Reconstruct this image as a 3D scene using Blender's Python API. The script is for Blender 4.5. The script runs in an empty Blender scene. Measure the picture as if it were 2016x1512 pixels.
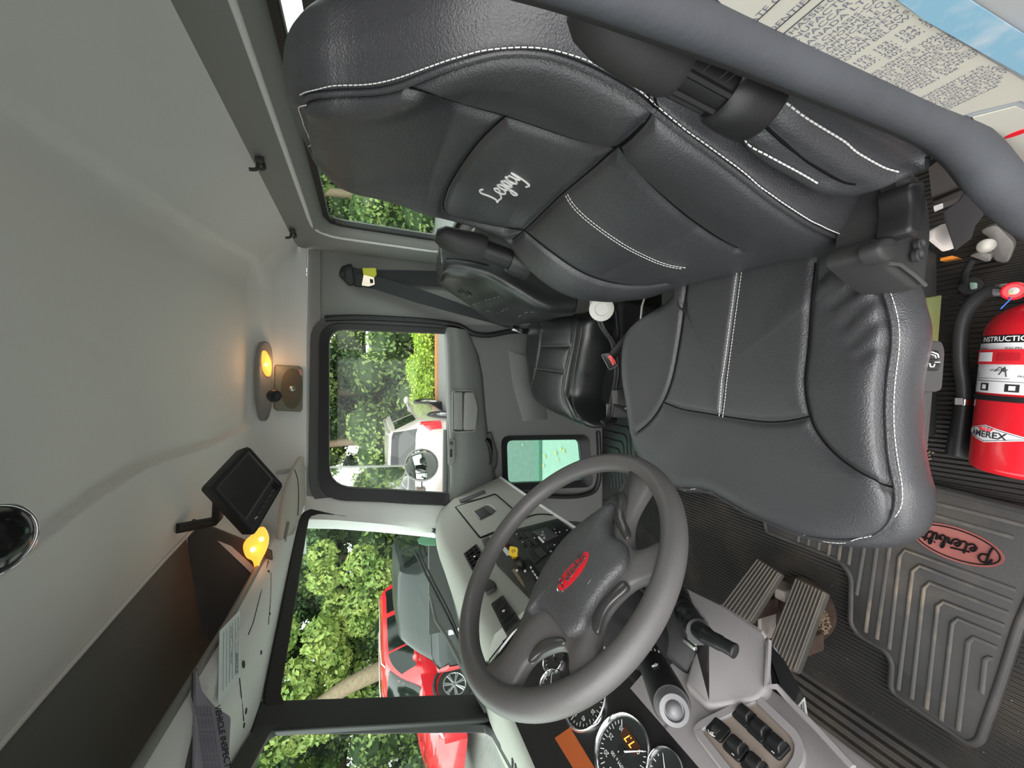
import bpy, bmesh, math, random
import numpy as np
from math import sin, cos, pi, radians, atan2, sqrt
from mathutils import Vector, Matrix
from mathutils.bvhtree import BVHTree
random.seed(7); np.random.seed(7)
SC = bpy.context.scene; COL = SC.collection

# ---------------- camera, sky, exposure ----------------
F = 757.0; TILT = math.atan(285 / 757.0); CZ = 1.22
cam_d = bpy.data.cameras.new('camera'); cam = bpy.data.objects.new('camera', cam_d); COL.objects.link(cam)
cam_d.sensor_fit = 'HORIZONTAL'; cam_d.sensor_width = 36.0; cam_d.lens = 36.0 * F / 2016.0
cam_d.clip_start = 0.01; cam_d.clip_end = 300
_f = Vector((0, cos(TILT), -sin(TILT))); _r = Vector((0, -sin(TILT), -cos(TILT))); _u = Vector((1, 0, 0))
cam.matrix_world = Matrix(((_r.x, _u.x, -_f.x, 0), (_r.y, _u.y, -_f.y, 0), (_r.z, _u.z, -_f.z, CZ), (0, 0, 0, 1)))
SC.camera = cam
SC.view_settings.view_transform = 'Standard'; SC.view_settings.look = 'None'
SC.view_settings.gamma = 1.0; SC.view_settings.use_curve_mapping = False
SC.view_settings.exposure = 1.0
SC.cycles.diffuse_bounces = 6; SC.cycles.max_bounces = 14; SC.cycles.transparent_max_bounces = 12
SC.cycles.use_denoising = True
W = bpy.data.worlds.new('overcast_sky'); SC.world = W; W.use_nodes = True
_n = W.node_tree.nodes; _l = W.node_tree.links
bg = _n['Background']; tc = _n.new('ShaderNodeTexCoord'); sx = _n.new('ShaderNodeSeparateXYZ')
mr = _n.new('ShaderNodeMapRange'); cr = _n.new('ShaderNodeValToRGB')
_l.new(tc.outputs['Generated'], sx.inputs[0]); _l.new(sx.outputs['Z'], mr.inputs['Value'])
mr.inputs['From Min'].default_value = -0.1; mr.inputs['From Max'].default_value = 1.0
_l.new(mr.outputs[0], cr.inputs[0]); _l.new(cr.outputs[0], bg.inputs[0])
cr.color_ramp.elements[0].color = (.84, .85, .85, 1); cr.color_ramp.elements[1].color = (1, 1, 1, 1)
bg.inputs[1].default_value = 2.2
sun_d = bpy.data.lights.new('sun', 'SUN'); sun_d.energy = 1.3; sun_d.angle = radians(50); sun_d.color = (1, .97, .92)
sun = bpy.data.objects.new('sun', sun_d); COL.objects.link(sun)
sun.rotation_euler = (radians(50), radians(-12), 0)   # high, from behind the open driver's door

# ---------------- maths helpers ----------------
def P(px, py, X=None, Y=None, Z=None, pl=None):
    """point of the place seen at a photo pixel, on the plane X=, Y=, Z= or pl=(point, normal)"""
    d = px - 1008.0; r = 756.0 - py
    v = Vector((r, F * cos(TILT) - d * sin(TILT), -F * sin(TILT) - d * cos(TILT)))
    o = Vector((0, 0, CZ))
    if X is not None: t = X / v.x
    elif Y is not None: t = Y / v.y
    elif Z is not None: t = (Z - CZ) / v.z
    else:
        t = (Vector(pl[0]) - o).dot(Vector(pl[1])) / v.dot(Vector(pl[1]))
    return o + v * t
def V(*a): return Vector(a)
def cr_spline(pts, n, closed=False):
    pts = [Vector(p) for p in pts]; m = len(pts); out = []
    segs = m if closed else m - 1
    for i in range(segs):
        if closed: a, b, c, d = pts[(i - 1) % m], pts[i], pts[(i + 1) % m], pts[(i + 2) % m]
        else: a, b, c, d = pts[max(i - 1, 0)], pts[i], pts[i + 1], pts[min(i + 2, m - 1)]
        for k in range(n):
            t = k / n
            out.append(.5 * ((2 * b) + (c - a) * t + (2 * a - 5 * b + 4 * c - d) * t * t + (3 * b - a - 3 * c + d) * t ** 3))
    if not closed: out.append(pts[-1].copy())
    return out
def resample(pts, n, closed=False):
    pts = [Vector(p) for p in pts]
    if len(pts) < 2: return pts * n
    if closed: pts = pts + [pts[0]]
    L = [0]
    for a, b in zip(pts, pts[1:]): L.append(L[-1] + (b - a).length)
    out = []; j = 0
    for k in range(n):
        s = L[-1] * k / (n if closed else n - 1)
        while j < len(L) - 2 and L[j + 1] < s: j += 1
        w = (s - L[j]) / max(L[j + 1] - L[j], 1e-9)
        out.append(pts[j].lerp(pts[j + 1], min(max(w, 0), 1)))
    return out
def rpoly(pts, r, n=5):
    """round the corners of a closed polygon; r number or list"""
    pts = [Vector(p) for p in pts]; m = len(pts); out = []
    for i in range(m):
        a, b, c = pts[i - 1], pts[i], pts[(i + 1) % m]
        rr = r[i] if isinstance(r, (list, tuple)) else r
        u = (a - b); w = (c - b); rr = min(rr, u.length * .49, w.length * .49)
        u = u.normalized() * rr; w = w.normalized() * rr
        for k in range(n + 1):
            t = k / n
            out.append((b + u) * (1 - t) ** 2 + b * 2 * t * (1 - t) + (b + w) * t * t)
    return out
def inset(loop, d, nrm):
    """offset a closed loop inwards (d>0) within its plane"""
    m = len(loop); nw = Vector()
    for i in range(m): nw += loop[i].cross(loop[(i + 1) % m])
    nw.normalize(); out = []
    for i in range(m):
        a, b, e = loop[i - 1], loop[i], loop[(i + 1) % m]
        u = (b - a); w = (e - b)
        if u.length < 1e-7: u = w
        if w.length < 1e-7: w = u
        if u.length < 1e-9: out.append(b.copy()); continue
        s1 = nw.cross(u.normalized()); s2 = nw.cross(w.normalized()); s = s1 + s2
        if s.length < 1e-6: s = s1
        s = s.normalized(); k = 1 / max(s.dot(s1), .5)
        out.append(b + s * (d * k))
    return out
def lerp_tab(tab, s):
    if s <= tab[0][0]: return list(tab[0][1:])
    for a, b in zip(tab, tab[1:]):
        if s <= b[0]:
            w = (s - a[0]) / (b[0] - a[0]); w = w * w * (3 - 2 * w) * .35 + w * .65
            return [p + (q - p) * w for p, q in zip(a[1:], b[1:])]
    return list(tab[-1][1:])

# ---------------- mesh builder ----------------
class M:
    def __init__(s): s.v = []; s.f = []
    def add(s, vs, fs):
        k = len(s.v); s.v += [Vector(v) for v in vs]; s.f += [tuple(i + k for i in f) for f in fs]; return s
    def box(s, c, size, ax=None, taper=1.0):
        ax = ax or (V(1, 0, 0), V(0, 1, 0), V(0, 0, 1)); c = Vector(c); vs = []
        for k in (-1, 1):
            tp = taper if k > 0 else 1.0
            for (i, j) in ((-1, -1), (1, -1), (1, 1), (-1, 1)):
                vs.append(c + ax[0] * (i * size[0] / 2 * tp) + ax[1] * (j * size[1] / 2 * tp) + ax[2] * (k * size[2] / 2))
        return s.add(vs, [(3, 2, 1, 0), (4, 5, 6, 7), (0, 1, 5, 4), (1, 2, 6, 5), (2, 3, 7, 6), (3, 0, 4, 7)])
    def loft(s, loops, cap0=True, cap1=True, closed=True):
        n = len(loops[0]); vs = [p for L in loops for p in L]; fs = []
        for k in range(len(loops) - 1):
            for i in range(n if closed else n - 1):
                j = (i + 1) % n
                fs.append((k * n + i, k * n + j, (k + 1) * n + j, (k + 1) * n + i))
        if cap0: fs.append(tuple(range(n))[::-1])
        if cap1: fs.append(tuple((len(loops) - 1) * n + i for i in range(n)))
        return s.add(vs, fs)
    def prism(s, loop, ext, bev=0.0):
        """closed loop extruded by vector ext (loop is the front), edge rounded by bev"""
        ext = Vector(ext); n = ext.normalized()
        if bev:
            return s.loft([inset(loop, bev, n), [p + n * (bev * .3) for p in inset(loop, bev * .3, n)], [p + n * bev for p in loop], [p + ext for p in loop]])
        return s.loft([list(loop), [p + ext for p in loop]])
    def tube(s, pts, r, n=8, closed=False, flat=1.0, up=None, caps=True):
        pts = [Vector(p) for p in pts]; m = len(pts); loops = []; prev = None
        if m < 2: return s
        for i in range(m):
            a = pts[(i - 1) % m] if closed or i else pts[0]; b = pts[(i + 1) % m] if closed or i < m - 1 else pts[-1]
            t = (b - a).normalized() if (b - a).length > 1e-9 else V(0, 0, 1)
            if prev is None:
                q = Vector(up) if up is not None else (V(0, 0, 1) if abs(t.z) < .9 else V(1, 0, 0))
            else: q = prev
            u = (q - t * q.dot(t)).normalized(); prev = u if up is None else Vector(up); w = t.cross(u)
            rr = r[i] if isinstance(r, (list, tuple)) else r
            loops.append([pts[i] + u * (cos(2 * pi * k / n) * rr * flat) + w * (sin(2 * pi * k / n) * rr) for k in range(n)])
        if closed: loops.append(loops[0]); caps = False
        return s.loft(loops, caps, caps)
    def lathe(s, o, axis, prof, n=32, ell=1.0, up=None):
        """prof: [(distance along axis, radius)]"""
        axis = Vector(axis).normalized(); o = Vector(o)
        q = Vector(up) if up is not None else (V(0, 0, 1) if abs(axis.z) < .9 else V(1, 0, 0))
        u = (q - axis * q.dot(axis)).normalized(); w = axis.cross(u)
        return s.loft([[o + axis * h + u * (cos(2 * pi * k / n) * r * ell) + w * (sin(2 * pi * k / n) * r) for k in range(n)] for h, r in prof])
    def grid(s, rows):
        n = len(rows[0]); return s.add([p for r in rows for p in r], [(k * n + i, k * n + i + 1, (k + 1) * n + i + 1, (k + 1) * n + i) for k in range(len(rows) - 1) for i in range(n - 1)])
    def slab(s, rows, ext):
        """open grid given thickness along ext"""
        ext = Vector(ext); k = len(rows); n = len(rows[0]); s.grid(rows); s.grid([[p + ext for p in r][::-1] for r in rows])
        rim = list(rows[0]) + [r[-1] for r in rows[1:]] + list(rows[-1][::-1])[1:] + [r[0] for r in rows[::-1]][1:]
        return s.loft([rim[:-1] if (rim[0] - rim[-1]).length < 1e-9 else rim, [p + ext for p in (rim[:-1] if (rim[0] - rim[-1]).length < 1e-9 else rim)]], False, False)
    def ball(s, c, r, n=16, ax=None):
        ax = ax or (V(1, 0, 0), V(0, 1, 0), V(0, 0, 1)); r = r if isinstance(r, (list, tuple)) else (r, r, r); c = Vector(c)
        L = []
        for k in range(n // 2 + 1):
            a = -pi / 2 + pi * (k + .02 if k == 0 else (k - .02 if k == n // 2 else k)) / (n // 2)
            L.append([c + ax[0] * (r[0] * cos(a) * cos(2 * pi * i / n)) + ax[1] * (r[1] * cos(a) * sin(2 * pi * i / n)) + ax[2] * (r[2] * sin(a)) for i in range(n)])
        return s.loft(L)
def tag(o, label=None, cat=None, group=None, kind=None):
    if label: o['label'] = label
    if cat: o['category'] = cat
    if group: o['group'] = group
    if kind: o['kind'] = kind
    return o
def place(o, parent):
    if parent is not None:
        o.parent = parent; o.matrix_parent_inverse = parent_world(parent).inverted()
def parent_world(p):
    m = Matrix.Translation(p.location)
    if p.parent is not None: return parent_world(p.parent) @ p.matrix_parent_inverse @ m if False else parent_abs(p)
    return m
def parent_abs(p):
    m = Matrix.Translation(p.location)
    if p.parent is not None: m = parent_abs(p.parent) @ p.matrix_parent_inverse @ m
    return m
def obj(name, m, mat, parent=None, bevel=0.0, smooth=35, label=None, cat=None, group=None, kind=None, seg=2, keep=False):
    me = bpy.data.meshes.new(name)
    vs = m.v
    lo = Vector((min(v.x for v in vs), min(v.y for v in vs), min(v.z for v in vs))); hi = Vector((max(v.x for v in vs), max(v.y for v in vs), max(v.z for v in vs)))
    c = Vector(((lo.x + hi.x) / 2, (lo.y + hi.y) / 2, lo.z))
    me.from_pydata([v - c for v in vs], [], m.f); me.update()
    bm = bmesh.new(); bm.from_mesh(me)
    bmesh.ops.recalc_face_normals(bm, faces=bm.faces); bm.to_mesh(me); bm.free()
    if smooth:
        me.shade_smooth()
        try: me.set_sharp_from_angle(angle=radians(smooth))
        except Exception: pass
    for mm in (mat if isinstance(mat, (list, tuple)) else [mat]): me.materials.append(mm)
    o = bpy.data.objects.new(name, me); COL.objects.link(o); o.location = c
    if bevel:
        b = o.modifiers.new('bevel', 'BEVEL'); b.width = bevel; b.segments = seg; b.limit_method = 'ANGLE'; b.angle_limit = radians(32); b.harden_normals = False
    place(o, parent)
    return tag(o, label, cat, group, kind)
def thing(name, label, cat, loc, group=None, kind=None):
    o = bpy.data.objects.new(name, None); COL.objects.link(o); o.location = Vector(loc); o.empty_display_size = .05
    return tag(o, label, cat, group, kind)
def copy_tree(o, parent=None):
    c = o.copy(); COL.objects.link(c)
    if parent is not None: c.parent = parent; c.matrix_parent_inverse = o.matrix_parent_inverse.copy()
    for ch in [x for x in bpy.data.objects if x.parent == o]: copy_tree(ch, c)
    return c
def bvh_of(m):
    return BVHTree.FromPolygons([tuple(v) for v in m.v], m.f)
def cast(bvh, px, py, off=0.0):
    o = Vector((0, 0, CZ)); d = (P(px, py, pl=((0, 1, CZ - .3), (0, .936, -.352))) - o).normalized()
    h = bvh.ray_cast(o, d)
    if h[0] is None: return None
    n = h[1] if h[1].dot(d) < 0 else -h[1]
    return h[0] + n * off
def cast_line(bvh, pix, off=0.0, n=6):
    pts = [p for p in cr_spline([(a, b, 0) for a, b in pix], n)]
    out = [cast(bvh, p.x, p.y, off) for p in pts]
    bad = sum(p is None for p in out)
    if bad: print('CASTMISS', pix[0], bad, len(out))
    return [p for p in out if p is not None]

# ---------------- materials ----------------
MATS = {}
def mat(name, col, rough=.5, metal=0, spec=.5, bump=0, bscale=200, var=0, vscale=6, emit=None, estr=0, coat=0, sheen=0, trans=None, stretch=None, detail=3, dirt=None, dscale=5, damt=.5):
    if name in MATS: return MATS[name]
    m = bpy.data.materials.new(name); m.use_nodes = True; nt = m.node_tree; N = nt.nodes; L = nt.links
    b = N['Principled BSDF']; b.inputs['Base Color'].default_value = (*col, 1); b.inputs['Roughness'].default_value = rough
    b.inputs['Metallic'].default_value = metal; b.inputs['Specular IOR Level'].default_value = spec
    b.inputs['Coat Weight'].default_value = coat; b.inputs['Coat Roughness'].default_value = .08
    if sheen: b.inputs['Sheen Weight'].default_value = sheen
    if emit: b.inputs['Emission Color'].default_value = (*emit, 1); b.inputs['Emission Strength'].default_value = estr
    tcn = N.new('ShaderNodeTexCoord'); src = tcn.outputs['Object']
    if stretch:
        mp = N.new('ShaderNodeMapping'); mp.inputs['Scale'].default_value = stretch; L.new(src, mp.inputs[0]); src = mp.outputs[0]
    last = None
    if var or dirt:
        nz = N.new('ShaderNodeTexNoise'); nz.inputs['Scale'].default_value = vscale if var else dscale; nz.inputs['Detail'].default_value = 4; L.new(src, nz.inputs['Vector'])
        mx = N.new('ShaderNodeMix'); mx.data_type = 'RGBA'
        if dirt:
            rp = N.new('ShaderNodeMapRange'); rp.inputs['From Min'].default_value = .5; rp.inputs['From Max'].default_value = .72; L.new(nz.outputs[0], rp.inputs[0])
            ml = N.new('ShaderNodeMath'); ml.operation = 'MULTIPLY'; ml.inputs[1].default_value = damt; L.new(rp.outputs[0], ml.inputs[0]); L.new(ml.outputs[0], mx.inputs[0])
            mx.inputs['A'].default_value = (*col, 1); mx.inputs['B'].default_value = (*dirt, 1)
        else:
            L.new(nz.outputs[0], mx.inputs[0])
            mx.inputs['A'].default_value = (*[max(c * (1 - var), 0) for c in col], 1); mx.inputs['B'].default_value = (*[min(c * (1 + var), 1) for c in col], 1)
        L.new(mx.outputs['Result'], b.inputs['Base Color'])
    if bump:
        nz = N.new('ShaderNodeTexNoise'); nz.inputs['Scale'].default_value = bscale; nz.inputs['Detail'].default_value = detail; L.new(src, nz.inputs['Vector'])
        bp = N.new('ShaderNodeBump'); bp.inputs['Strength'].default_value = bump; bp.inputs['Distance'].default_value = .002
        L.new(nz.outputs[0], bp.inputs['Height']); L.new(bp.outputs[0], b.inputs['Normal'])
    if trans is not None:   # thin pane: mostly clear, mirror-like at grazing angles
        N.remove(b); out = N['Material Output']; tr = N.new('ShaderNodeBsdfTransparent'); tr.inputs[0].default_value = (*trans, 1)
        gl = N.new('ShaderNodeBsdfGlossy'); gl.inputs['Roughness'].default_value = rough; lw = N.new('ShaderNodeLayerWeight'); lw.inputs[0].default_value = .5
        pw = N.new('ShaderNodeMath'); pw.operation = 'POWER'; pw.inputs[1].default_value = 5; L.new(lw.outputs['Facing'], pw.inputs[0])
        fr = N.new('ShaderNodeMath'); fr.operation = 'MULTIPLY_ADD'; fr.inputs[1].default_value = .5; fr.inputs[2].default_value = .012; L.new(pw.outputs[0], fr.inputs[0])
        ms = N.new('ShaderNodeMixShader'); L.new(fr.outputs[0], ms.inputs[0]); L.new(tr.outputs[0], ms.inputs[1]); L.new(gl.outputs[0], ms.inputs[2]); L.new(ms.outputs[0], out.inputs[0])
    MATS[name] = m; return m
def ribbed(name, col, dirtcol, axis, per, rough=.6, dscale=4, depth=.004):
    """rubber with fine parallel ribs along one direction (axis = direction across the ribs)"""
    m = mat(name, col, rough, dirt=dirtcol, dscale=dscale, damt=.6, bump=.15, bscale=150); nt = m.node_tree; N = nt.nodes; L = nt.links
    b = N['Principled BSDF']; t = N.new('ShaderNodeTexCoord'); dp = N.new('ShaderNodeVectorMath'); dp.operation = 'DOT_PRODUCT'; dp.inputs[1].default_value = Vector(axis).normalized()
    L.new(t.outputs['Object'], dp.inputs[0]); mu = N.new('ShaderNodeMath'); mu.operation = 'MULTIPLY'; mu.inputs[1].default_value = 2 * pi / per; L.new(dp.outputs['Value'], mu.inputs[0])
    sn = N.new('ShaderNodeMath'); sn.operation = 'SINE'; L.new(mu.outputs[0], sn.inputs[0])
    bp = N.new('ShaderNodeBump'); bp.inputs['Strength'].default_value = .9; bp.inputs['Distance'].default_value = depth; L.new(sn.outputs[0], bp.inputs['Height']); L.new(bp.outputs[0], b.inputs['Normal'])
    return m

# palette
HEAD = mat('headliner_grey', (.70, .70, .685), .75, spec=.25, bump=.10, bscale=900)
TRIM = mat('grey_trim_plastic', (.22, .22, .21), .55, spec=.4, bump=.12, bscale=700)
DOORG = mat('door_grey_plastic', (.13, .135, .128), .5, spec=.45, bump=.12, bscale=700)
DASHG = mat('dash_grey_plastic', (.32, .32, .29), .55, spec=.4, bump=.12, bscale=700)
KNEE = mat('lilac_grey_plastic', (.27, .255, .255), .5, spec=.4, bump=.10, bscale=700)
SHELFD = mat('shelf_dark_grey', (.20, .205, .195), .8, spec=.2, bump=.1, bscale=500)
BLKR = mat('black_rubber', (.012, .012, .013), .5, spec=.45)
SEALG = mat('worn_rubber_seal', (.055, .058, .066), .55, spec=.4, bump=.2, bscale=160, var=.25, vscale=20)
BLKP = mat('black_plastic', (.012, .012, .013), .42, spec=.38, bump=.08, bscale=600)
BLKM = mat('matt_black_plastic', (.022, .022, .022), .6, spec=.4, bump=.1, bscale=500)
DARKP = mat('dark_grey_plastic', (.05, .05, .05), .5, spec=.45, bump=.1, bscale=600)
LEATH = mat('black_leather', (.036, .0365, .040), .33, spec=.65, bump=.48, bscale=480, detail=5)
LEATHO = mat('old_black_leather', (.015, .0165, .0165), .34, spec=.6, bump=.25, bscale=300, detail=5)
FABR = mat('black_fabric', (.02, .02, .022), .9, spec=.2, bump=.5, bscale=900, sheen=.3)
STITCH = mat('pale_thread', (.62, .62, .60), .7)
GAP = mat('dark_seam', (.004, .004, .004), .8, spec=.1)
WEB = mat('belt_webbing', (.028, .030, .032), .7, spec=.3, bump=.3, bscale=900)
CHROME = mat('chrome', (.85, .85, .86), .12, metal=1)
STEEL = mat('brushed_steel', (.55, .54, .52), .35, metal=1, var=.15, vscale=30)
WHITEP = mat('white_print', (.80, .80, .78), .6)
BLACKI = mat('black_ink', (.015, .015, .018), .6)
GLASS = mat('clear_glass', (1, 1, 1), .03, trans=(.93, .96, .94))
GLASSG = mat('tinted_glass', (1, 1, 1), .03, trans=(.87, .94, .90))
FLOORM = ribbed('ribbed_floor_rubber', (.020, .019, .018), (.085, .068, .048), (1, 0, .25), .0105, .65, dscale=5, depth=.006)
NX = V(1, 0, 0); NY = V(0, 1, 0); NZ = V(0, 0, 1)
def px_loop(pix, r=0, n=5, **k): 
    L = [P(a, b, **k) for a, b in pix]
    return rpoly(L, r, n) if r else L
def frame(loopA, loopB, ext):
    """ring between two loops (resampled), given thickness ext"""
    n = 96; A = resample(loopA, n, True); B = resample(loopB, n, True); c = sum(B, Vector()) / n
    # align by nearest start
    k = min(range(n), key=lambda i: (B[i] - A[0]).length); B = B[k:] + B[:k]
    if (B[1] - B[0]).dot(A[1] - A[0]) < 0: B = [B[0]] + B[1:][::-1]
    m = M(); e = Vector(ext)
    m.loft([A, B, [p + e for p in B], [p + e for p in A], A], False, False); return m

# ---------------- cab shell ----------------
YD = 1.80          # inner face of the passenger door
m = M(); m.box((-.13, .92, -.02), (1.5, 1.72, .04)); floor = obj('floor', m, FLOORM, kind='structure')
# toe board sloping up under the dash
m = M(); m.slab([[V(-.86, y, 0), V(-1.02, y, .18), V(-1.05, y, .62)] for y in (.1, .5, 1.0, 1.4, 1.78)], (-.02, 0, -.02)); obj('wall_front', m, FLOORM, kind='structure')

def ceil_x0(y): return -.36 - .16 * min(max((1.55 - y) / 1.1, 0), 1) ** .8
YS = [(.13, .24), (.14, .30), (.17, .345), (.20, .37)] + [(y, .47 - .085 * abs((y - .95) / .78) ** 3) for y in np.linspace(.24, 1.68, 40)] + [(1.71, .37), (1.745, .335), (1.77, .29), (1.785, .235)]
def ceil_z(x, y, base):
    z = base; g = min(max((x - .36) / .20, 0), 1) ** 2.0
    z = z - (z - .268) * g if z > .268 else z
    # raised inner panel of the headliner
    xr = .445 - .05 * abs((y - .95) / .75) ** 4 if y > .95 else .445 - .12 * abs((y - .95) / .75) ** 3
    xr = .455 - .07 * (1 - min(max((y - .6) / 1.0, 0), 1)); xf = -.185 - .10 * min(max((1.15 - y) / .5, 0), 1) ** 1.5 + .03 * min(max((y - 1.45) / .25, 0), 1)
    d = min(xr - x, x - xf, 1.70 - y + .02, y - .22)
    # rounded corners
    cx, cy = min(xr - x, x - xf), 1.715 - y
    if cx < .09 and cy < .09: d = .09 - sqrt((.09 - cx) ** 2 + (.09 - cy) ** 2)
    s = min(max(d / .011 + .5, 0), 1); s = s * s * (3 - 2 * s)
    # small round dimples of the plug screws
    for (qx, qy, qr) in DIMP:
        rr = sqrt((x - qx) ** 2 + (y - qy) ** 2)
        if rr < qr: z += .004 * (1 - (rr / qr) ** 4)
    return z + .019 * s
_d1 = P(203, 680, Z=CZ + .478); _d2 = P(440, 690, Z=CZ + .44); DIMP = [(_d1.x, _d1.y, .020), (_d2.x, _d2.y, .015)]
_ys = []
for a, b in zip(YS, YS[1:]):
    k = max(1, int((b[0] - a[0]) / .0065)); _ys += [(a[0] + (b[0] - a[0]) * i / k, a[1] + (b[1] - a[1]) * i / k) for i in range(k)]
_ys.append(YS[-1]); rows = []
for y, b in _ys:
    x0 = ceil_x0(y); rows.append([V(x0 + (.56 - x0) * i / 150, y, CZ + ceil_z(x0 + (.56 - x0) * i / 150, y, b)) for i in range(151)])
m = M(); m.slab(rows, (0, 0, .03)); obj('ceiling', m, HEAD, kind='structure', smooth=60)
# side band of the headliner running forward over the passenger door to the windscreen
m = M(); m.slab([[V(x, y + (.0 if x > -.5 else .0), CZ + z) for (y, z) in ((1.60, .41), (1.70, .375), (1.745, .335), (1.77, .29), (1.785, .235))] for x in np.linspace(-.70, -.34, 10)], (0, .01, .02)); obj('trim_1', m, HEAD, kind='structure', smooth=60)
# rear header and rear wall with the rear window opening
WX = .60
hole = [V(WX, y, CZ + z) for y, z in ((.26, .148), (1.60, .148), (1.63, -.33), (.22, -.33))]
holeR = rpoly(hole, [.07, .07, .09, .09], 8)
outer = rpoly([V(WX - .04, y, CZ + z) for y, z in ((.12, .27), (1.80, .27), (1.80, -1.22), (.12, -1.22))], .002, 2)
def smooth_ring(L, x): return [V(x, p.y, p.z) for p in L]
n = 120
def by_angle(loop, n, c, shape):
    out = []
    pts = resample(loop, 1600, True)
    ang = [atan2(p.z - c.z, p.y - c.y) for p in pts]
    for k in range(n):
        a = -pi + 2 * pi * k / n; i = min(range(len(pts)), key=lambda j: abs((ang[j] - a + pi) % (2 * pi) - pi)); out.append(pts[i])
    return out
cc = V(WX, .93, CZ - .08)
A = by_angle(outer, n, cc, 0); B = by_angle(inset(holeR, -.09, NX), n, cc, 0); C = by_angle(inset(holeR, -.02, NX), n, cc, 0); D = by_angle(holeR, n, cc, 0)
B = [V(WX - .045, p.y, p.z) for p in B]; C = [V(WX - .025, p.y, p.z) for p in C]; D = [V(WX + .0, p.y, p.z) for p in D]
m = M(); m.loft([A, B, C, D, [p + V(.03, 0, 0) for p in D], [p + V(.06, 0, 0) for p in A]], False, False); obj('wall_back', m, TRIM, kind='structure', smooth=50)
m = M(); m.tube(smooth_ring(inset(holeR, -.040, NX), .572), .007, n=8, closed=True); obj('trim_15', m, HEAD, kind='structure', smooth=70)  # pale tube added as the highlight on the rounded header edge
wb = thing('window_1', None, None, (WX, .93, CZ - .33), kind='structure')
obj('window_seal', frame(inset(holeR, -.012, NX), inset(holeR, .018, NX), (.02, 0, 0)), BLKR, wb, bevel=.003)
m = M(); m.prism(inset(holeR, .012, NX), (.005, 0, 0)); [setattr(p, 'x', p.x + .008) for p in m.v]; obj('window_pane', m, GLASSG, wb)
# rear corner trim beside the belt (B pillar) and the plate under the headliner
m = M(); m.slab([[P(a, b, Y=YD + .006) for a, b in r] for r in (((604, 478), (603, 636)), ((640, 478), (640, 636)), ((700, 486), (700, 636)), ((880, 498), (880, 640)), ((884, 498), (884, 700)), ((1010, 500), (1010, 700)), ((1175, 500), (1175, 700)))], (0, .03, 0)); obj('wall_right', m, TRIM, kind='structure')
# ---------------- passenger door ----------------
d1 = thing('door_1', None, None, (-.1, YD, .05), kind='structure')
glass = [P(a, b, Y=YD) for a, b in ((648, 648), (648, 958), (884, 972), (884, 657))]
glassR = rpoly(glass, [.06, .09, .004, .004], 8)
seal_out = rpoly([P(a, b, Y=YD) for a, b in ((612, 620), (607, 1000), (905, 1012), (905, 640))], [.11, .13, .02, .02], 8)
mid = rpoly([P(a, b, Y=YD) for a, b in ((629, 636), (626, 982), (890, 992), (890, 648))], [.09, .11, .02, .02], 8)
def yoff(loop, dy): return [p + V(0, dy, 0) for p in loop]
m = frame(yoff(seal_out, -.012), yoff(mid, -.004), (0, .03, 0)); obj('window_frame', m, DARKP, d1, bevel=.004)
m = frame(yoff(mid, -.016), yoff(glassR, 0), (0, .03, 0)); obj('window_rubber', m, BLKR, d1, bevel=.004)
m = M(); m.prism(yoff(inset(glassR, -.004, NY), .012), (0, .005, 0)); obj('window_pane', m, GLASS, d1)
# strip over the door under the headliner
m = M(); m.prism([P(a, b, Y=YD - .004) for a, b in ((606, 470), (598, 905), (596, 1012), (632, 1012), (632, 470))], (0, .03, 0)); obj('trim_2', m, TRIM, kind='structure', bevel=.003)
# door panel: upper band with the pull, lower panel with the peep window
def dz(px, py, Y): return P(px, py, Y=Y)
peep = rpoly([P(a, b, Y=YD) for a, b in ((999, 868), (1002, 952), (1150, 946), (1142, 866))], .03, 6)
peepO = rpoly([P(a, b, Y=YD) for a, b in ((986, 858), (990, 965), (1166, 958), (1158, 856))], .045, 6)
lowP = [P(a, b, Y=YD) for a, b in ((882, 640), (882, 1012), (1195, 1030), (1195, 640))]
cc = sum(peep, Vector()) / len(peep)
def ang_y(loop, n, c):
    pts = resample(loop, 1600, True); ang = [atan2(p.z - c.z, p.x - c.x) for p in pts]
    return [pts[min(range(1600), key=lambda j: abs((ang[j] - (-pi + 2 * pi * k / n) + pi) % (2 * pi) - pi))] for k in range(n)]
m = M(); a_, b_ = ang_y(lowP, 120, cc), ang_y(peepO, 120, cc); m.loft([a_, b_, yoff(b_, .04), yoff(a_, .04)], False, False); obj('door_panel', m, DOORG, d1)
obj('peep_window_rubber', frame(yoff(peepO, -.012), yoff(peep, .004), (0, .03, 0)), BLKR, d1, bevel=.005)
m = M(); m.prism(yoff(inset(peep, -.004, NY), .016), (0, .005, 0)); obj('peep_window_pane', m, mat('teal_glass', (1, 1, 1), .03, trans=(.60, .83, .74)), d1)
# thick upper band (belt line), bulging into the cab
def band(pxs, py0, py1, prof):
    return [[P(pxs(t), py0 + (py1 - py0) * t, Y=YD) for t in (0, .1, .3, .5, .7, .9, 1)] for _ in (0,)]
top = [(880, 646), (882, 700), (884, 760), (886, 820), (888, 880), (889, 940), (888, 992)]
bot = [(922, 652), (942, 700), (950, 740), (955, 800), (960, 850), (972, 905), (978, 960)]
rows = []
for (a, b) in zip(top, bot):
    p0, p1 = P(*a, Y=YD), P(*b, Y=YD); rows.append([p0 + V(0, .01, .012), p0 + V(0, -.012, .008), p0 + V(0, -.034, -.006), p0.lerp(p1, .4) + V(0, -.040, 0), p0.lerp(p1, .85) + V(0, -.026, 0), p1 + V(0, -.002, 0), p1 + V(0, .012, 0)])
m = M(); m.slab(rows, (0, .012, 0)); obj('belt_band', m, DOORG, d1, smooth=60)
m = M()
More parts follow.
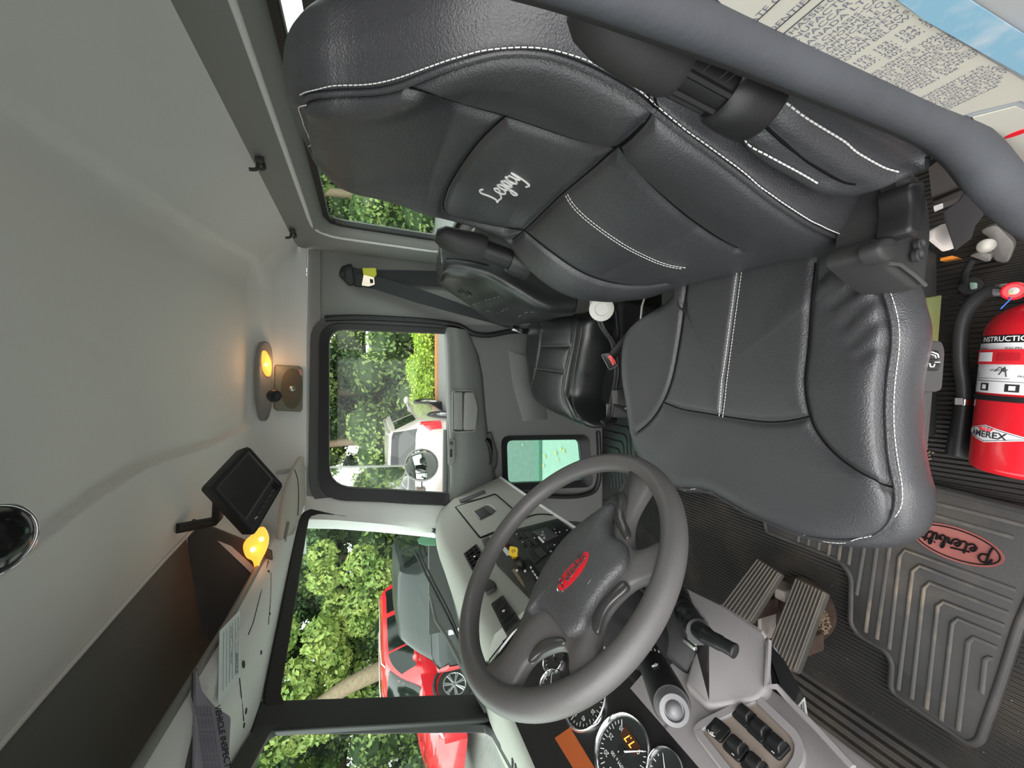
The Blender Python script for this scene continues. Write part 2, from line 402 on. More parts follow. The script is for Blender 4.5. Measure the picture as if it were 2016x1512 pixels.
rr = [[P(a, b, Y=YD - dy) for (a, b, dy) in row] for row in (((1000, 690, 0), (1030, 700, .012), (1060, 706, .012), (1062, 706, 0)), ((1010, 760, 0), (1030, 760, .014), (1066, 762, .014), (1070, 762, 0)), ((1030, 830, 0), (1038, 828, .012), (1074, 826, .012), (1078, 826, 0)))]
m.slab(rr, (0, .01, 0)); obj('panel_swage', m, DOORG, d1, smooth=60)
# pull cup with grab handle
yb = YD - .041
cup = px_loop(((890, 768), (890, 852), (936, 850), (940, 800), (932, 768)), .018, 5, Y=yb)
obj('pull_cup_rim', frame(yoff(cup, -.004), yoff(inset(cup, .006, NY), -.004), (0, .01, 0)), TRIM, d1, bevel=.002)
m = M(); m.prism(yoff(inset(cup, .005, NY), -.0015), (0, .003, 0)); obj('pull_cup', m, BLKM, d1)
m = M(); m.prism(px_loop(((915, 772), (913, 848), (938, 846), (942, 803), (934, 772)), .015, 5, Y=yb - .022), (0, .024, 0), .006); m.prism(px_loop(((894, 772), (894, 846), (911, 846), (911, 772)), .006, 4, Y=yb - .010), (0, .01, 0), .003)
obj('pull_handle', m, TRIM, d1, smooth=50)
# small inlay with lock button and window switch
m = M(); m.prism(px_loop(((882, 862), (882, 915), (890, 918), (896, 905), (896, 866)), .006, 4, Y=yb - .003), (0, .006, 0), .002); ip = obj('switch_inlay', m, TRIM, d1)
m = M(); m.prism(px_loop(((886, 870), (886, 876), (892, 876), (892, 870)), .002, 3, Y=yb - .010), (0, .008, 0), .001); obj('lock_button', m, DARKP, ip)
m = M(); m.prism(px_loop(((886, 885), (886, 900), (890, 900), (890, 885)), .002, 3, Y=yb - .008), (0, .008, 0), .001); obj('window_switch', m, BLKP, ip)
# inside door handle in its cup
hc = px_loop(((964, 850), (942, 872), (941, 957), (960, 942), (975, 915), (977, 893)), .012, 4, Y=YD - .006)
hcp = px_loop(((966, 848), (939, 870), (938, 962), (962, 945), (978, 917), (980, 892)), .012, 4, Y=YD - .006)
obj('handle_bezel', frame(yoff(hcp, -.008), yoff(hc, -.008), (0, .02, 0)), BLKM, d1, bevel=.002)
m = M(); m.prism(yoff(hc, -.006), (0, .004, 0)); obj('handle_plate', m, DARKP, d1)
m = M(); m.prism(px_loop(((958, 860), (951, 866), (950, 884), (958, 912), (967, 918), (970, 890), (968, 866)), .008, 4, Y=YD - .0165), (0, .004, 0)); obj('handle_recess', m, GAP, d1)
m = M(); m.tube(cr_spline([P(a, b, Y=YD - .024) for a, b in ((955, 866), (961, 872), (966, 890), (966, 906), (962, 915))], 5), [.010, .010, .011, .012, .012, .012, .012, .012, .012, .012, .011, .011, .010, .010, .010, .009, .008, .007, .006, .005, .003], n=10, flat=.6); obj('handle_lever', m, BLKP, d1, smooth=60)
# rubber door seal bulging down behind the window
m = M(); m.tube(cr_spline([P(a, b, Y=YD - .012) for a, b in ((640, 627), (700, 625), (780, 628), (860, 634), (905, 642), (930, 656), (960, 660), (990, 655), (1010, 652), (1060, 652), (1130, 652), (1190, 655))], 6), .013, n=8); obj('door_seal', m, BLKR, d1, smooth=60)
m = M(); m.tube(cr_spline([P(a, b, Y=YD - .016) for a, b in ((975, 965), (1100, 978), (1160, 972), (1178, 950), (1180, 900), (1178, 850))], 6), .012, n=8); obj('door_seal', m, BLKR, d1, smooth=60)

# ---------------- windscreen ----------------
pl2 = (V(-.905, 1.045, .928), (V(-.76, 1.045, 1.42) - V(-.905, 1.045, .928)).cross(V(-.535, 1.73, 1.435) - V(-.905, 1.045, .928)).normalized())
if pl2[1].x > 0: pl2 = (pl2[0], -pl2[1])
pane2 = [P(a, b, pl=pl2) for a, b in ((545, 1402), (608, 1016), (860, 1048), (902, 1225), (944, 1390))]
mir = lambda p: V(p.x, 2.0 - p.y, p.z)
pane1 = [mir(p) for p in pane2]
n1 = V(pl2[1].x, -pl2[1].y, pl2[1].z)
for k, (pn, nn, nm) in enumerate(((pane2, pl2[1], 'window_2'), (pane1, n1, 'window_3'))):
    R = rpoly(pn, [.035, .05, .05, .4, .03], 7); w = thing(nm, None, None, sum(R, Vector()) / len(R), kind='structure')
    wide = [sum(R, Vector()) / len(R) + (p - sum(R, Vector()) / len(R)) * 1.0 for p in R]
    fr = frame(inset(R, -.035, nn), R, -nn * .02); 
    for v in fr.v: v -= nn * 0
    obj('frame_rubber', fr, BLKR, w, bevel=.003)
    m = M(); m.prism([p + nn * .006 for p in inset(R, -.01, nn)], nn * .005); obj('windscreen_pane', m, GLASSG, w)
# centre post
m = M(); m.loft([[V(-.735, .955, 1.455), V(-.735, 1.045, 1.455), V(-.758, 1.035, 1.45), V(-.758, .965, 1.45)], [V(-.875, .955, .90), V(-.875, 1.045, .90), V(-.90, 1.035, .90), V(-.90, .965, .90)]]); obj('trim_3', m, BLKR, kind='structure', bevel=.006)
# passenger A pillar between windscreen and door
pil = [[P(606, 1000, Y=YD - .01), P(612, 985, Y=YD - .02), P(609, 1012, X=-.53)], [P(740, 1016, Y=YD - .01), P(740, 1000, Y=YD - .02), P(735, 1030, X=-.59)], [P(880, 1030, Y=YD - .01), P(880, 1008, Y=YD - .02), P(868, 1056, X=-.66)]]
rows = []
for (a, b, c_) in (((600, 1000), (600, 1022), (603, 1016)), ((660, 1003), (662, 1024), (662, 1024)), ((740, 1010), (745, 1031), (740, 1031)), ((810, 1014), (810, 1038), (806, 1040)), ((880, 1016), (876, 1046), (872, 1052)), ((960, 1030), (960, 1060), (958, 1070))):
    p0 = P(*a, Y=YD - .018); p1 = P(*b, Y=YD - .035); p2 = P(*b, pl=(pl2[0] - pl2[1] * .015, pl2[1])); rows.append([V(p0.x + .05, YD, p0.z), V(p0.x + .03, YD - .018, p0.z), p0.lerp(p2, .5) + V(.004, -.008, 0), p2, p2 - V(.04, -.02, 0)])
m = M(); m.slab(rows, (-.01, .02, 0)); obj('trim_4', m, HEAD, kind='structure', smooth=60)
m = M(); m.box((-.86, YD + .03, .45), (.62, .03, 1.0)); obj('trim_14', m, BLKM, kind='structure')
# driver side A pillar (out of frame), keeps the daylight honest
m = M(); m.tube([V(-.53, .22, 1.46), V(-.70, .20, .90), V(-.72, .18, .4)], .05, n=8); obj('trim_5', m, TRIM, kind='structure', smooth=60)
m = M(); m.box((.0, .16, 1.475), (1.2, .06, .05)); obj('trim_6', m, TRIM, kind='structure', bevel=.01)

# ---------------- overhead shelf and front header ----------------
LIPX = -.50
def lip_x(y): return LIPX - .03 * (1 - min(abs(y - 1.0) / .8, 1))
ov = thing('overhead_shelf', 'long grey open storage shelf over the windscreen', 'shelf', (-.6, .95, 1.45))
yy = [float(v) for v in np.linspace(.14, 1.33, 24)]
m = M(); m.slab([[V(ceil_x0(y) + .0, y, CZ + .47 - .085 * abs((y - .95) / .78) ** 3), V(ceil_x0(y) - .02, y, CZ + .475), V(-.70, y, CZ + .44), V(-.80, y, CZ + .38), V(-.82, y, CZ + .27), V(lip_x(y) - .02, y, CZ + .262)] for y in yy], (-.005, 0, .006)); obj('shelf_shell', m, SHELFD, ov, smooth=60)
m = M(); m.tube([V(ceil_x0(y) - .004, y, CZ + .468 - .085 * abs((y - .95) / .78) ** 3) for y in yy + [1.40, 1.46]], .005, n=8); obj('roof_edge_bead', m, HEAD, ov, smooth=60)
m = M(); m.tube([V(lip_x(y), y, CZ + .290) for y in yy], .008, n=8); obj('shelf_lip', m, TRIM, ov, smooth=60)
# divider at the passenger end of the shelf
m = M(); m.slab([[V(-.375, 1.325, CZ + .47), V(-.50, 1.325, CZ + .268)], [V(-.60, 1.34, CZ + .475), V(-.60, 1.34, CZ + .262)], [V(-.84, 1.325, CZ + .46), V(-.84, 1.325, CZ + .24)]], (0, .012, 0)); obj('end_divider', m, mat('shelf_divider_dark', (.09, .088, .082), .8, spec=.2), ov, smooth=60)
# corner cover from ceiling down to the header, passenger side
m = M(); m.slab([[V(ceil_x0(y) + .01, y, CZ + .47 - .085 * abs((y - .95) / .78) ** 3 + .004), V(-.43, y, CZ + .40), V(-.52, y, CZ + .33), V(-.60, y, CZ + .27)] for y in (1.33, 1.42, 1.52, 1.60, 1.70, 1.76)], (-.01, 0, .01)); obj('corner_cover', m, HEAD, ov, smooth=60)
# header fascia between shelf lip and windscreen
def ws_top(y):
    yy_ = abs(y - 1.0); t = min(max((yy_ - .045) / .69, 0), 1); return V(-.745 + .215 * t, y, 1.42 + .018 * t + .03)
m = M(); m.slab([[V(lip_x(y), y, CZ + .286), V(lip_x(y) - .012, y, CZ + .262), V(lip_x(y) - .012, y, CZ + .262).lerp(ws_top(y) + V(.015, 0, 0), .55) + V(.0, 0, -.008), ws_top(y) + V(.015, 0, .002), ws_top(y) + V(-.03, 0, .0)] for y in [float(v) for v in np.linspace(.14, 1.785, 34)]], (-.004, 0, .012)); 
HFAS = bvh_of(m); obj('trim_7', m, HEAD, kind='structure', smooth=60)
# outer skin so no daylight leaks in
m = M(); m.box((-.1, .95, CZ + .56), (1.6, 1.9, .02)); obj('trim_8', m, TRIM, kind='structure')

# ---------------- upholstery helpers ----------------
def closest_on(poly, arr):
    """distance of each point of arr to a polyline (numpy)"""
    best = np.full(len(arr), 1e9)
    for a, b in zip(poly, poly[1:]):
        a = np.array(a); b = np.array(b); ab = b - a; L = (ab * ab).sum()
        if L < 1e-12: continue
        t = np.clip(((arr - a) @ ab) / L, 0, 1); d = np.linalg.norm(arr - (a + t[:, None] * ab), axis=1); best = np.minimum(best, d)
    return best
def groove(m, seams, depth=.006, w=.010, puff=0.0):
    """press seam lines into a dense surface along its normals"""
    me = bpy.data.meshes.new('tmp'); me.from_pydata(m.v, [], m.f); me.update()
    bm = bmesh.new(); bm.from_mesh(me); bmesh.ops.recalc_face_normals(bm, faces=bm.faces); bm.to_mesh(me); bm.free()
    arr = np.array([tuple(v) for v in m.v]); nr = np.array([tuple(v.normal) for v in me.vertices])
    d = np.full(len(arr), 1e9)
    for s in seams:
        if len(s) > 1: d = np.minimum(d, closest_on(s, arr))
    off = -depth * np.exp(-(d / w) ** 2) - depth * .5 * np.exp(-(d / (w * 3)) ** 2)
    arr = arr + nr * off[:, None]; m.v = [Vector(a) for a in arr]; bpy.data.meshes.remove(me); return m
def stitches(m, line, L=.0052, gap=.0018, r=.0006):
    if len(line) < 2: return m
    s = resample(line, max(2, int(sum((b - a).length for a, b in zip(line, line[1:])) / .0015)))
    tot = (len(s) - 1); per = int((L + gap) / .0015); ln = int(L / .0015)
    for k in range(0, tot - ln, per): m.tube([s[k], s[k + ln // 2], s[k + ln]], r, n=5)
    return m
def smoothed(line, k=3):
    for _ in range(k): line = [line[0]] + [(a + b * 2 + c) / 4 for a, b, c in zip(line, line[1:], line[2:])] + [line[-1]]
    return line
def sink(line, bvh0, dep=.008):
    """line pressed below the un-grooved surface bvh0"""
    if len(line) < 3: return line
    q = smoothed(resample(line, max(12, len(line) * 2)), 6); out = []
    for p in q:
        h = bvh0.find_nearest(p); n = h[1] if h[1].dot(V(0, 0, CZ) - h[0]) > 0 else -h[1]; out.append(h[0] - n * dep)
    return smoothed(out, 6)
def offset_line(line, bvh, dirv, lift=.0012):
    out = []; line = smoothed(resample(line, max(8, len(line))), 6) if len(line) > 3 else line; dist = dirv.length
    for i, p in enumerate(line):
        h0 = bvh.find_nearest(p); tg = line[min(i + 1, len(line) - 1)] - line[max(i - 1, 0)]
        sd = h0[1].cross(tg)
        if sd.length > 1e-9 and dist > 0: sd = sd.normalized() * dist; sd = sd if sd.dot(dirv) > 0 else -sd
        else: sd = Vector()
        h = bvh.find_nearest(p + sd)
        if h[0] is not None:
            n = h[1]; n = n if n.dot(V(0, 0, CZ) - h[0]) > 0 else -n
            out.append(h[0] + n * lift)
    return smoothed(out) if len(out) > 3 else out
def cpx(ox, oy, sc, pts): return [(ox + a / sc, oy + b / sc) for a, b in pts]

# ================= DRIVER SEAT =================
seat = thing('driver_seat', 'large black leather driver seat with integrated headrest and white contrast stitching', 'seat', (.05, .56, 0))
near_px = [(601, 193, .46), (662, 188, .45), (724, 186, .43), (765, 180, .41), (806, 168, .39), (847, 150, .37), (908, 131, .345), (970, 117, .33), (1011, 113, .32), (1072, 117, .31), (1134, 135, .305), (1195, 164, .30), (1257, 201, .295), (1310, 247, .293), (1374, 294, .292), (1443, 342, .295), (1512, 398, .30), (1582, 443, .305), (1651, 474, .315), (1703, 481, .325), (1735, 474, .335)]
far_px = [(650, 362, .715), (683, 381, .72), (724, 391, .725), (765, 400, .73), (798, 412, .74), (839, 428, .755), (929, 451, .785), (994, 474, .80), (1019, 512, .80), (1052, 547, .79), (1093, 576, .785), (1134, 592, .78), (1195, 597, .775), (1269, 588, .765), (1321, 566, .755), (1391, 535, .745)]
def z_table(tab):
    T = [];
    for a, b, y in tab:
        p = P(a, b, Y=y); T.append((p.z, p.x, p.y))
    T.sort(); T2 = [T[0]]
    for t in T[1:]:
        if t[0] > T2[-1][0] + .004: T2.append(t)
    return T2
NT, FT = z_table(near_px), z_table(far_px)
def lin(tab, s):
    if s <= tab[0][0]: return tab[0][1:]
    for a, b in zip(tab, tab[1:]):
        if s <= b[0]:
            w = (s - a[0]) / (b[0] - a[0]); return [p + (q - p) * w for p, q in zip(a[1:], b[1:])]
    return tab[-1][1:]
def sm(tab, s, h=.02): 
    v = [lin(tab, s + k * h) for k in (-1, -.5, 0, .5, 1)]; return [sum(q[i] for q in v) / 5 for i in range(2)]
Z0, Z1 = CZ - .685, CZ + .098
back_loops = []
for k in range(341):
    z = Z0 + (Z1 - Z0) * k / 340
    (xn, yn), (xf, yf) = sm(NT, z), sm(FT, z)
    zr = z - CZ
    hollow = .028 if zr < -.1 else .028 - .03 * min((zr + .1) / .12, 1) 
    hollow = max(hollow, -.004) ; 
    if zr < -.45: hollow = .028 - .035 * (-.45 - zr) / .22
    th = .17 if zr < -.1 else .17 - .05 * min((zr + .1) / .17, 1)
    e = min(max((zr - .035) / .063, 0), 1); top = (1 - sqrt(max(1 - e * e, 0.0))) * .9      # rounding at the top
    eb = min(max((-.60 - zr) / .085, 0), 1); bot = (1 - sqrt(max(1 - eb * eb, 0.0))) * .7
    xb = min(xn + th, .47); w = yf - yn; ym = (yn + yf) / 2
    ring = [V(xn, yn, z), V(xn + hollow * .35 - .006, yn + w * .10, z), V(xn * .78 + xf * .22 + hollow, yn + w * .26, z), V((xn + xf) / 2 + hollow, ym, z), V(xn * .22 + xf * .78 + hollow, yf - w * .26, z), V(xf + hollow * .3 - .006, yf - w * .10, z),
            V(xf + .004, yf, z), V(xf + .045, yf + .022, z), V(xf + .10, yf + .012, z), V(xb + .02, yf - .05, z), V(xb + .035, ym, z), V(xb + .01, yn + .06, z), V(xn + th * .75, yn - .012, z), V(xn + th * .35, yn - .022, z), V(xn + .018, yn - .012, z)]
    c = V((xn + xb) / 2 + .03, ym, z)
    ring = [p + (c - p) * top for p in ring]
    c2 = V((xn + xb) / 2 + .02, ym, z); ring = [p + (V(c2.x, p.y, z) - p) * bot for p in ring]
    back_loops.append(resample(cr_spline(ring, 16, True), 480, True))
# align starts (first control point is the near seam)
m = M(); m.loft(back_loops); bb = bvh_of(m); bb0 = bb
S = cast_line
seam_near = cpx(560, 0, 2.44, [(75, 490), (100, 470), (250, 460), (400, 455), (500, 440), (600, 410), (700, 365), (850, 320), (1000, 285), (1100, 275), (1250, 285), (1400, 330), (1550, 400), (1700, 490)]) + cpx(1200, 200, 2.88, [(240, 75), (500, 270), (700, 410), (900, 570), (1100, 700), (1300, 790), (1450, 810), (1530, 785)])
L_near = S(bb, seam_near)
L_top = S(bb, cpx(560, 0, 2.44, [(75, 490), (66, 520), (78, 600), (100, 700), (140, 790)]))
L_a = S(bb, cpx(560, 0, 2.44, [(585, 450), (700, 490), (850, 535), (1055, 590), (1250, 655), (1400, 705), (1575, 745)]))
L_b = S(bb, cpx(560, 0, 2.44, [(1060, 590), (950, 690), (870, 790), (800, 900), (768, 985), (775, 1045), (900, 1080), (1050, 1110), (1135, 1118)]))
L_c = S(bb, cpx(560, 0, 2.44, [(1707, 632), (1575, 745), (1450, 850), (1300, 970), (1140, 1118), (1085, 1165)]))
L_c2 = S(bb, [(1283, 226), (1270, 250), (1240, 282), (1212, 305)])
L_d = S(bb, cpx(1200, 200, 2.88, [(35, 305), (150, 440), (300, 580), (450, 700), (600, 800), (720, 860)]))
L_e = S(bb, [(1108, 385), (1150, 425), (1200, 463), (1250, 494), (1311, 521), (1350, 527)])
L_f = S(bb, [(1027, 458), (1080, 500), (1140, 540), (1200, 562), (1260, 569), (1310, 563)])
L_h = S(bb, [(1281, 160), (1283, 195), (1286, 222)])
m = groove(m, [L_near, L_a, L_b, L_c, L_c2, L_d, L_f, L_top], .0065, .0065)
backrest = obj('backrest', m, LEATH, seat, smooth=75)
bb = bvh_of(m)
m = M()
for pix in (L_a, L_b, L_c, L_c2, L_d, L_f): 
    pts = sink(pix, bb0, .0088)
    if len(pts) > 2: obj('seam_line', M().tube(pts, .0011, n=6), GAP, backrest)
m = M(); ln = sink(L_near, bb0, .006); m.tube(ln, .003, n=8); obj('piping', m, LEATH, backrest)
for src, dv in ((L_near, V(.004, -.0075, 0)), (L_top, V(0, 0, .001)), (L_e, V(0, .0035, 0)), (L_e, V(0, -.0035, 0))): obj('stitch_row', stitches(M(), offset_line(src, bb, dv, .0018)), STITCH, backrest)
m = M(); [m.tube(offset_line(L_h, bb, V(0, 0, dz)), .0012, n=6) for dz in (.003, -.003)]; obj('side_seam', m, GAP, backrest)
# ---- cushion ----
edge = cpx(1200, 500, 2.44, [(1180, 10), (1250, 70), (1310, 140), (1340, 240), (1365, 340), (1365, 450), (1345, 580), (1335, 720), (1340, 880), (1360, 1020), (1382, 1140), (1375, 1230), (1340, 1310), (1260, 1365), (1150, 1382), (1020, 1375), (880, 1345), (700, 1270), (560, 1190), (460, 1142), (320, 1130)])
edgeF = cpx(1200, 500, 2.44, [(200, 1060), (138, 960), (122, 860), (102, 700), (84, 560), (84, 440), (104, 370), (155, 310), (300, 180)])
ZC = CZ - .625
E3 = [P(a, b, Z=ZC) for a, b in edge] + [P(a, b, Z=ZC - .012) for a, b in edgeF]
E3 += [V(.30, .70, ZC - .01), V(.32, .50, ZC - .01), V(.30, .32, ZC - .005)]
EL = resample(cr_spline(E3, 16, True), 640, True)
cen = V(.02, .56, ZC - .02)
def cush_h(t, ang, p):   # t 0 centre .. 1 edge
    side = abs((p.y - .56) / .27)
    return .020 * min(side, 1) ** 2 * (1 if p.x > -.12 else max(0, 1 - (-.12 - p.x) / .08)) - .014 * max(0, (p.x - .0) / .25)
loops = []
for t in [0.02] + [i / 100 for i in range(2, 94)] + [.94, .95, .96, .97, .98, .99, 1.0]:
    L = []
    for p in EL:
        q = cen.lerp(p, t); r_ = sqrt(max(0, 1 - max((t - .86) / .14, 0) ** 2)); q.z = cen.z + (p.z - cen.z) * t ** 2 + .0 + cush_h(t, 0, q) + .020 * r_ - .006; L.append(q)
    loops.append(L)
def scl(L, kx, ky, dz): return [V(cen.x + (p.x - cen.x) * kx, cen.y + (p.y - cen.y) * ky, p.z + dz) for p in L]
B0 = loops[-1]
for kx, ky, dz in ((1.012, 1.02, -.003), (1.03, 1.045, -.014), (1.04, 1.06, -.032), (1.035, 1.055, -.055), (1.01, 1.03, -.078), (.97, .98, -.095), (.85, .85, -.10)): loops.append(scl(B0, kx, ky, dz))
m = M(); m.loft(loops); cb = bvh_of(m); cb0 = cb
C_edge = S(cb, edge[1:] , n=5)
C1 = S(cb, cpx(1200, 500, 2.44, [(362, 130), (345, 280), (320, 450), (290, 600), (248, 710), (190, 800), (125, 857)]))
C2 = S(cb, cpx(1200, 500, 2.44, [(248, 712), (330, 745), (450, 765), (600, 790), (750, 808), (860, 800), (943, 780)]))
C3 = S(cb, cpx(1200, 500, 2.44, [(968, 40), (952, 200), (935, 450), (918, 620), (943, 780), (990, 880), (1080, 980), (1200, 1060), (1365, 1132)]))
C4 = S(cb, cpx(1200, 500, 2.44, [(619, 40), (595, 220), (565, 440), (545, 600), (526, 780)]))
m = groove(m, [C1, C2, C3, C4], .0055, .0065); m = groove(m, [C_edge], .003, .004)
# soft creases of the seat side near the hinge
for (a, b, c_, d_) in ((1150, 175, 1300, 60), (1000, 110, 1140, 30), (1120, 330, 1300, 190), (1160, 420, 1330, 300), (1200, 485, 1330, 440), (1060, 240, 1270, 120)):
    q = S(cb, cpx(1200, 500, 2.44, [(a, b), ((a + c_) / 2 - 8, (b + d_) / 2 - 14), (c_, d_)]))
    m = groove(m, [q], .003, .010)
cushion = obj('seat_cushion', m, LEATH, seat, smooth=75); cb = bvh_of(m)
m = M()
for pix in (C1, C2, C3): obj('seam_line', M().tube(sink(pix, cb0, .0074), .0011, n=6), GAP, cushion)
m = M(); m.tube(sink(C_edge, cb0, .0015), .003, n=8); obj('piping', m, LEATH, cushion)
obj('stitch_row', stitches(M(), offset_line(C_edge, cb, V(0, -.0065, .001), .0018)), STITCH, cushion)
for dy in (.004, -.004): obj('stitch_row', stitches(M(), offset_line(C4, cb, V(0, dy, 0))), STITCH, cushion)
# base, suspension cover, frame
m = M(); m.loft([[V(-.17, .31, CZ - .70), V(-.17, .80, CZ - .71), V(.30, .80, CZ - .71), V(.30, .31, CZ - .70)], [V(-.14, .34, .44), V(-.14, .78, .44), V(.30, .78, .44), V(.30, .34, .44)], [V(-.12, .44, .38), V(-.12, .75, .38), V(.30, .75, .38), V(.30, .44, .38)], [V(-.12, .47, .02), V(-.12, .75, .02), V(.30, .75, .02), V(.30, .47, .02)]]); obj('seat_base', m, BLKM, seat, bevel=.012)
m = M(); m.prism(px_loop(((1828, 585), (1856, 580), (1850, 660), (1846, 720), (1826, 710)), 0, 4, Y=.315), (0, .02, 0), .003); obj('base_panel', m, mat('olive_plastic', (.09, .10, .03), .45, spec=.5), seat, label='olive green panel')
m = M(); m.prism(px_loop(((1735, 900), (1812, 880), (1822, 860), (1818, 950), (1795, 1010)), 0, 4, Y=.295), (0, .02, 0), .004); m.prism(px_loop(((1822, 770), (1838, 770), (1830, 860), (1818, 960), (1800, 965)), .004, 3, Y=.305), (0, .02, 0), .003); obj('base_skirt', m, DARKP, seat)
# lumbar control pad
cp = px_loop(((1790, 671), (1856, 671), (1862, 690), (1856, 768), (1846, 772), (1780, 772)), .010, 4, Y=.285)
m = M(); m.prism(cp, (0, .02, 0), .003); pad = obj('control_pad', m, DARKP, seat)
m = M(); m.prism(px_loop(((1800, 690), (1850, 690), (1853, 708), (1800, 706)), .004, 3, Y=.281), (0, .008, 0), .0015); obj('rocker', m, BLKP, pad)
m = M(); m.prism(px_loop(((1800, 710), (1853, 711), (1850, 730), (1800, 728)), .004, 3, Y=.281), (0, .008, 0), .0015); obj('rocker', m, BLKP, pad)
m = M()
m.tube([P(a, b, Y=.2800) for a, b in ((1835, 693), (1846, 697), (1848, 704))], .0008, n=6); m.tube([P(a, b, Y=.2800) for a, b in ((1834, 698), (1841, 700), (1843, 705))], .0006, n=6)
m.tube([P(a, b, Y=.2800) for a, b in ((1830, 715), (1832, 722), (1838, 722), (1840, 717))], .0007, n=6); m.tube([P(a, b, Y=.2800) for a, b in ((1841, 713), (1850, 713))], .0007, n=6)
obj('icon', m, WHITEP, pad)
# maker's badge at the cushion front corner
bdg = rpoly([P(a, b, Y=.283) for a, b in ((1788, 882), (1804, 884), (1806, 925), (1790, 962), (1784, 935))], .02, 5)
m = M(); m.prism(bdg, (0, .01, 0), .001); bd = obj('badge', m, BLKP, seat)
m = M(); m.tube(inset(bdg, .001, NY) , .0008, n=6, closed=True); obj('badge_rim', m, CHROME, bd)
m = M(); m.lathe(P(1799, 891, Y=.282), (0, -1, 0), [(-.002, .0048), (.0005, .0048)], 20); obj('badge_dot', m, mat('orange', (.80, .26, .03), .5), bd)
# recliner housing with lever at the hinge
hs = px_loop(((1757, 350), (1822, 352), (1834, 420), (1836, 470), (1828, 530), (1824, 564), (1806, 570), (1772, 545), (1745, 520), (1722, 498), (1728, 470), (1742, 462), (1750, 400)), .014, 4, Y=.262)
m = M(); m.prism(hs, (0, .05, 0), .006); rec = obj('recliner_housing', m, BLKM, seat, smooth=50)
m = M(); m.prism(px_loop(((1795, 355), (1825, 352), (1828, 400), (1818, 464), (1792, 458), (1800, 400)), .010, 4, Y=.235), (0, .03, 0), .005); obj('recliner_lever', m, BLKP, rec, smooth=50)
m = M(); m.lathe(P(1775, 375, Y=.256), (0, -1, 0), [(-.01, .020), (.004, .020), (.008, .012), (.012, .010), (.012, 0.001)], 28); obj('pivot_cap', m, BLKM, rec, smooth=50)
m = M()
for (a, b) in ((1809, 482), (1805, 503)): m.lathe(P(a, b, Y=.256), (0, -1, 0), [(-.002, .0075), (.0025, .0075), (.0035, .006), (.001, .0045), (.001, .001)], 24)
obj('embossed_ring', m, BLKM, rec, smooth=50)
m = M(); m.prism(px_loop(((1728, 487), (1748, 463), (1770, 468), (1772, 500), (1752, 520)), .012, 4, Y=.250), (0, .02, 0), .005); obj('hinge_cap', m, BLKM, rec, smooth=50)
m = M(); m.tube([P(a, b, Y=.258) for a, b in ((1748, 518), (1772, 521), (1800, 542), (1822, 562))], .0022, n=6); obj('edge_highlight', m, DARKP, rec, smooth=50)  # paler tube standing in for the highlight along the housing edge
# raised armrest beside the backrest (near side)
def armrest(par):
    ar = par
    YA = .225
    # lower padded leather sleeve
    A_ = [P(a, b, Y=.275) for a, b in ((1446, 258), (1462, 285), (1500, 316), (1550, 345), (1600, 372), (1645, 380))]     # front-inner edge
    B_ = [P(a, b, Y=.222) for a, b in ((1545, 190), (1590, 228), (1650, 262), (1710, 295), (1760, 322), (1795, 345))]     # front-outer edge
    C_ = [P(a, b, Y=.205) for a, b in ((1600, 180), (1660, 205), (1720, 232), (1780, 262), (1830, 288), (1826, 320))]
    rows = []
    n = 6; loops = []
    for i in range(n):
        a, b, c = A_[i], B_[i], C_[i]
        mid_ = a.lerp(b, .5) + V(-.008, -.002, 0)
        d_ = c + V(.055, .02, 0); e_ = a + V(.07, .0, 0)
        loops.append(cr_spline([a, mid_, b, b.lerp(c, .5) + V(-.003, -.003, 0), c, d_, e_], 5, True))
    loops = [[p.copy() for p in L] for L in loops]
    fine = []
    for j in range(len(loops[0])): fine.append(cr_spline([L[j] for L in loops], 5))
    L2 = [[fine[j][k] for j in range(len(fine))] for k in range(len(fine[0]))]
    c0 = sum(L2[0], Vector()) / len(L2[0]); c1 = sum(L2[-1], Vector()) / len(L2[-1])
    L2 = [[c0 + (p - c0) * .6 for p in L2[0]]] + L2 + [[c1 + (p - c1) * .85 + (c1 - c0) * .03 for p in L2[-1]], [c1 + (p - c1) * .4 + (c1 - c0) * .05 for p in L2[-1]]]
    m = M(); m.loft(L2); ab = bvh_of(m); ab0 = ab
    zip_ = S(ab, cpx(1500, 0, 3.78, [(0, 950), (60, 1000), (200, 1120), (400, 1260), (600, 1370), (700, 1395)]))
    s1 = S(ab, cpx(1200, 200, 2.88, [(712, 165), (725, 215), (800, 265), (950, 340), (1100, 420), (1200, 480)]))
    s2 = S(ab, cpx(1500, 0, 3.78, [(155, 760), (300, 870), (500, 1000), (700, 1120), (900, 1240), (1040, 1295)]))
    m = groove(m, [s1, s2, zip_], .003, .004)
    pd = obj('armrest_pad', m, LEATH, ar, smooth=70); ab = bvh_of(m)
    [obj('stitch_row', stitches(M(), offset_line(q, ab, V(0, 0, 0), .0016), r=.0008), STITCH, pd) for q in (s1, s2)]
    m = M(); m.tube(sink(zip_, ab0, .0040), .0016, n=6); obj('zip', m, GAP, pd)
armrest(seat)
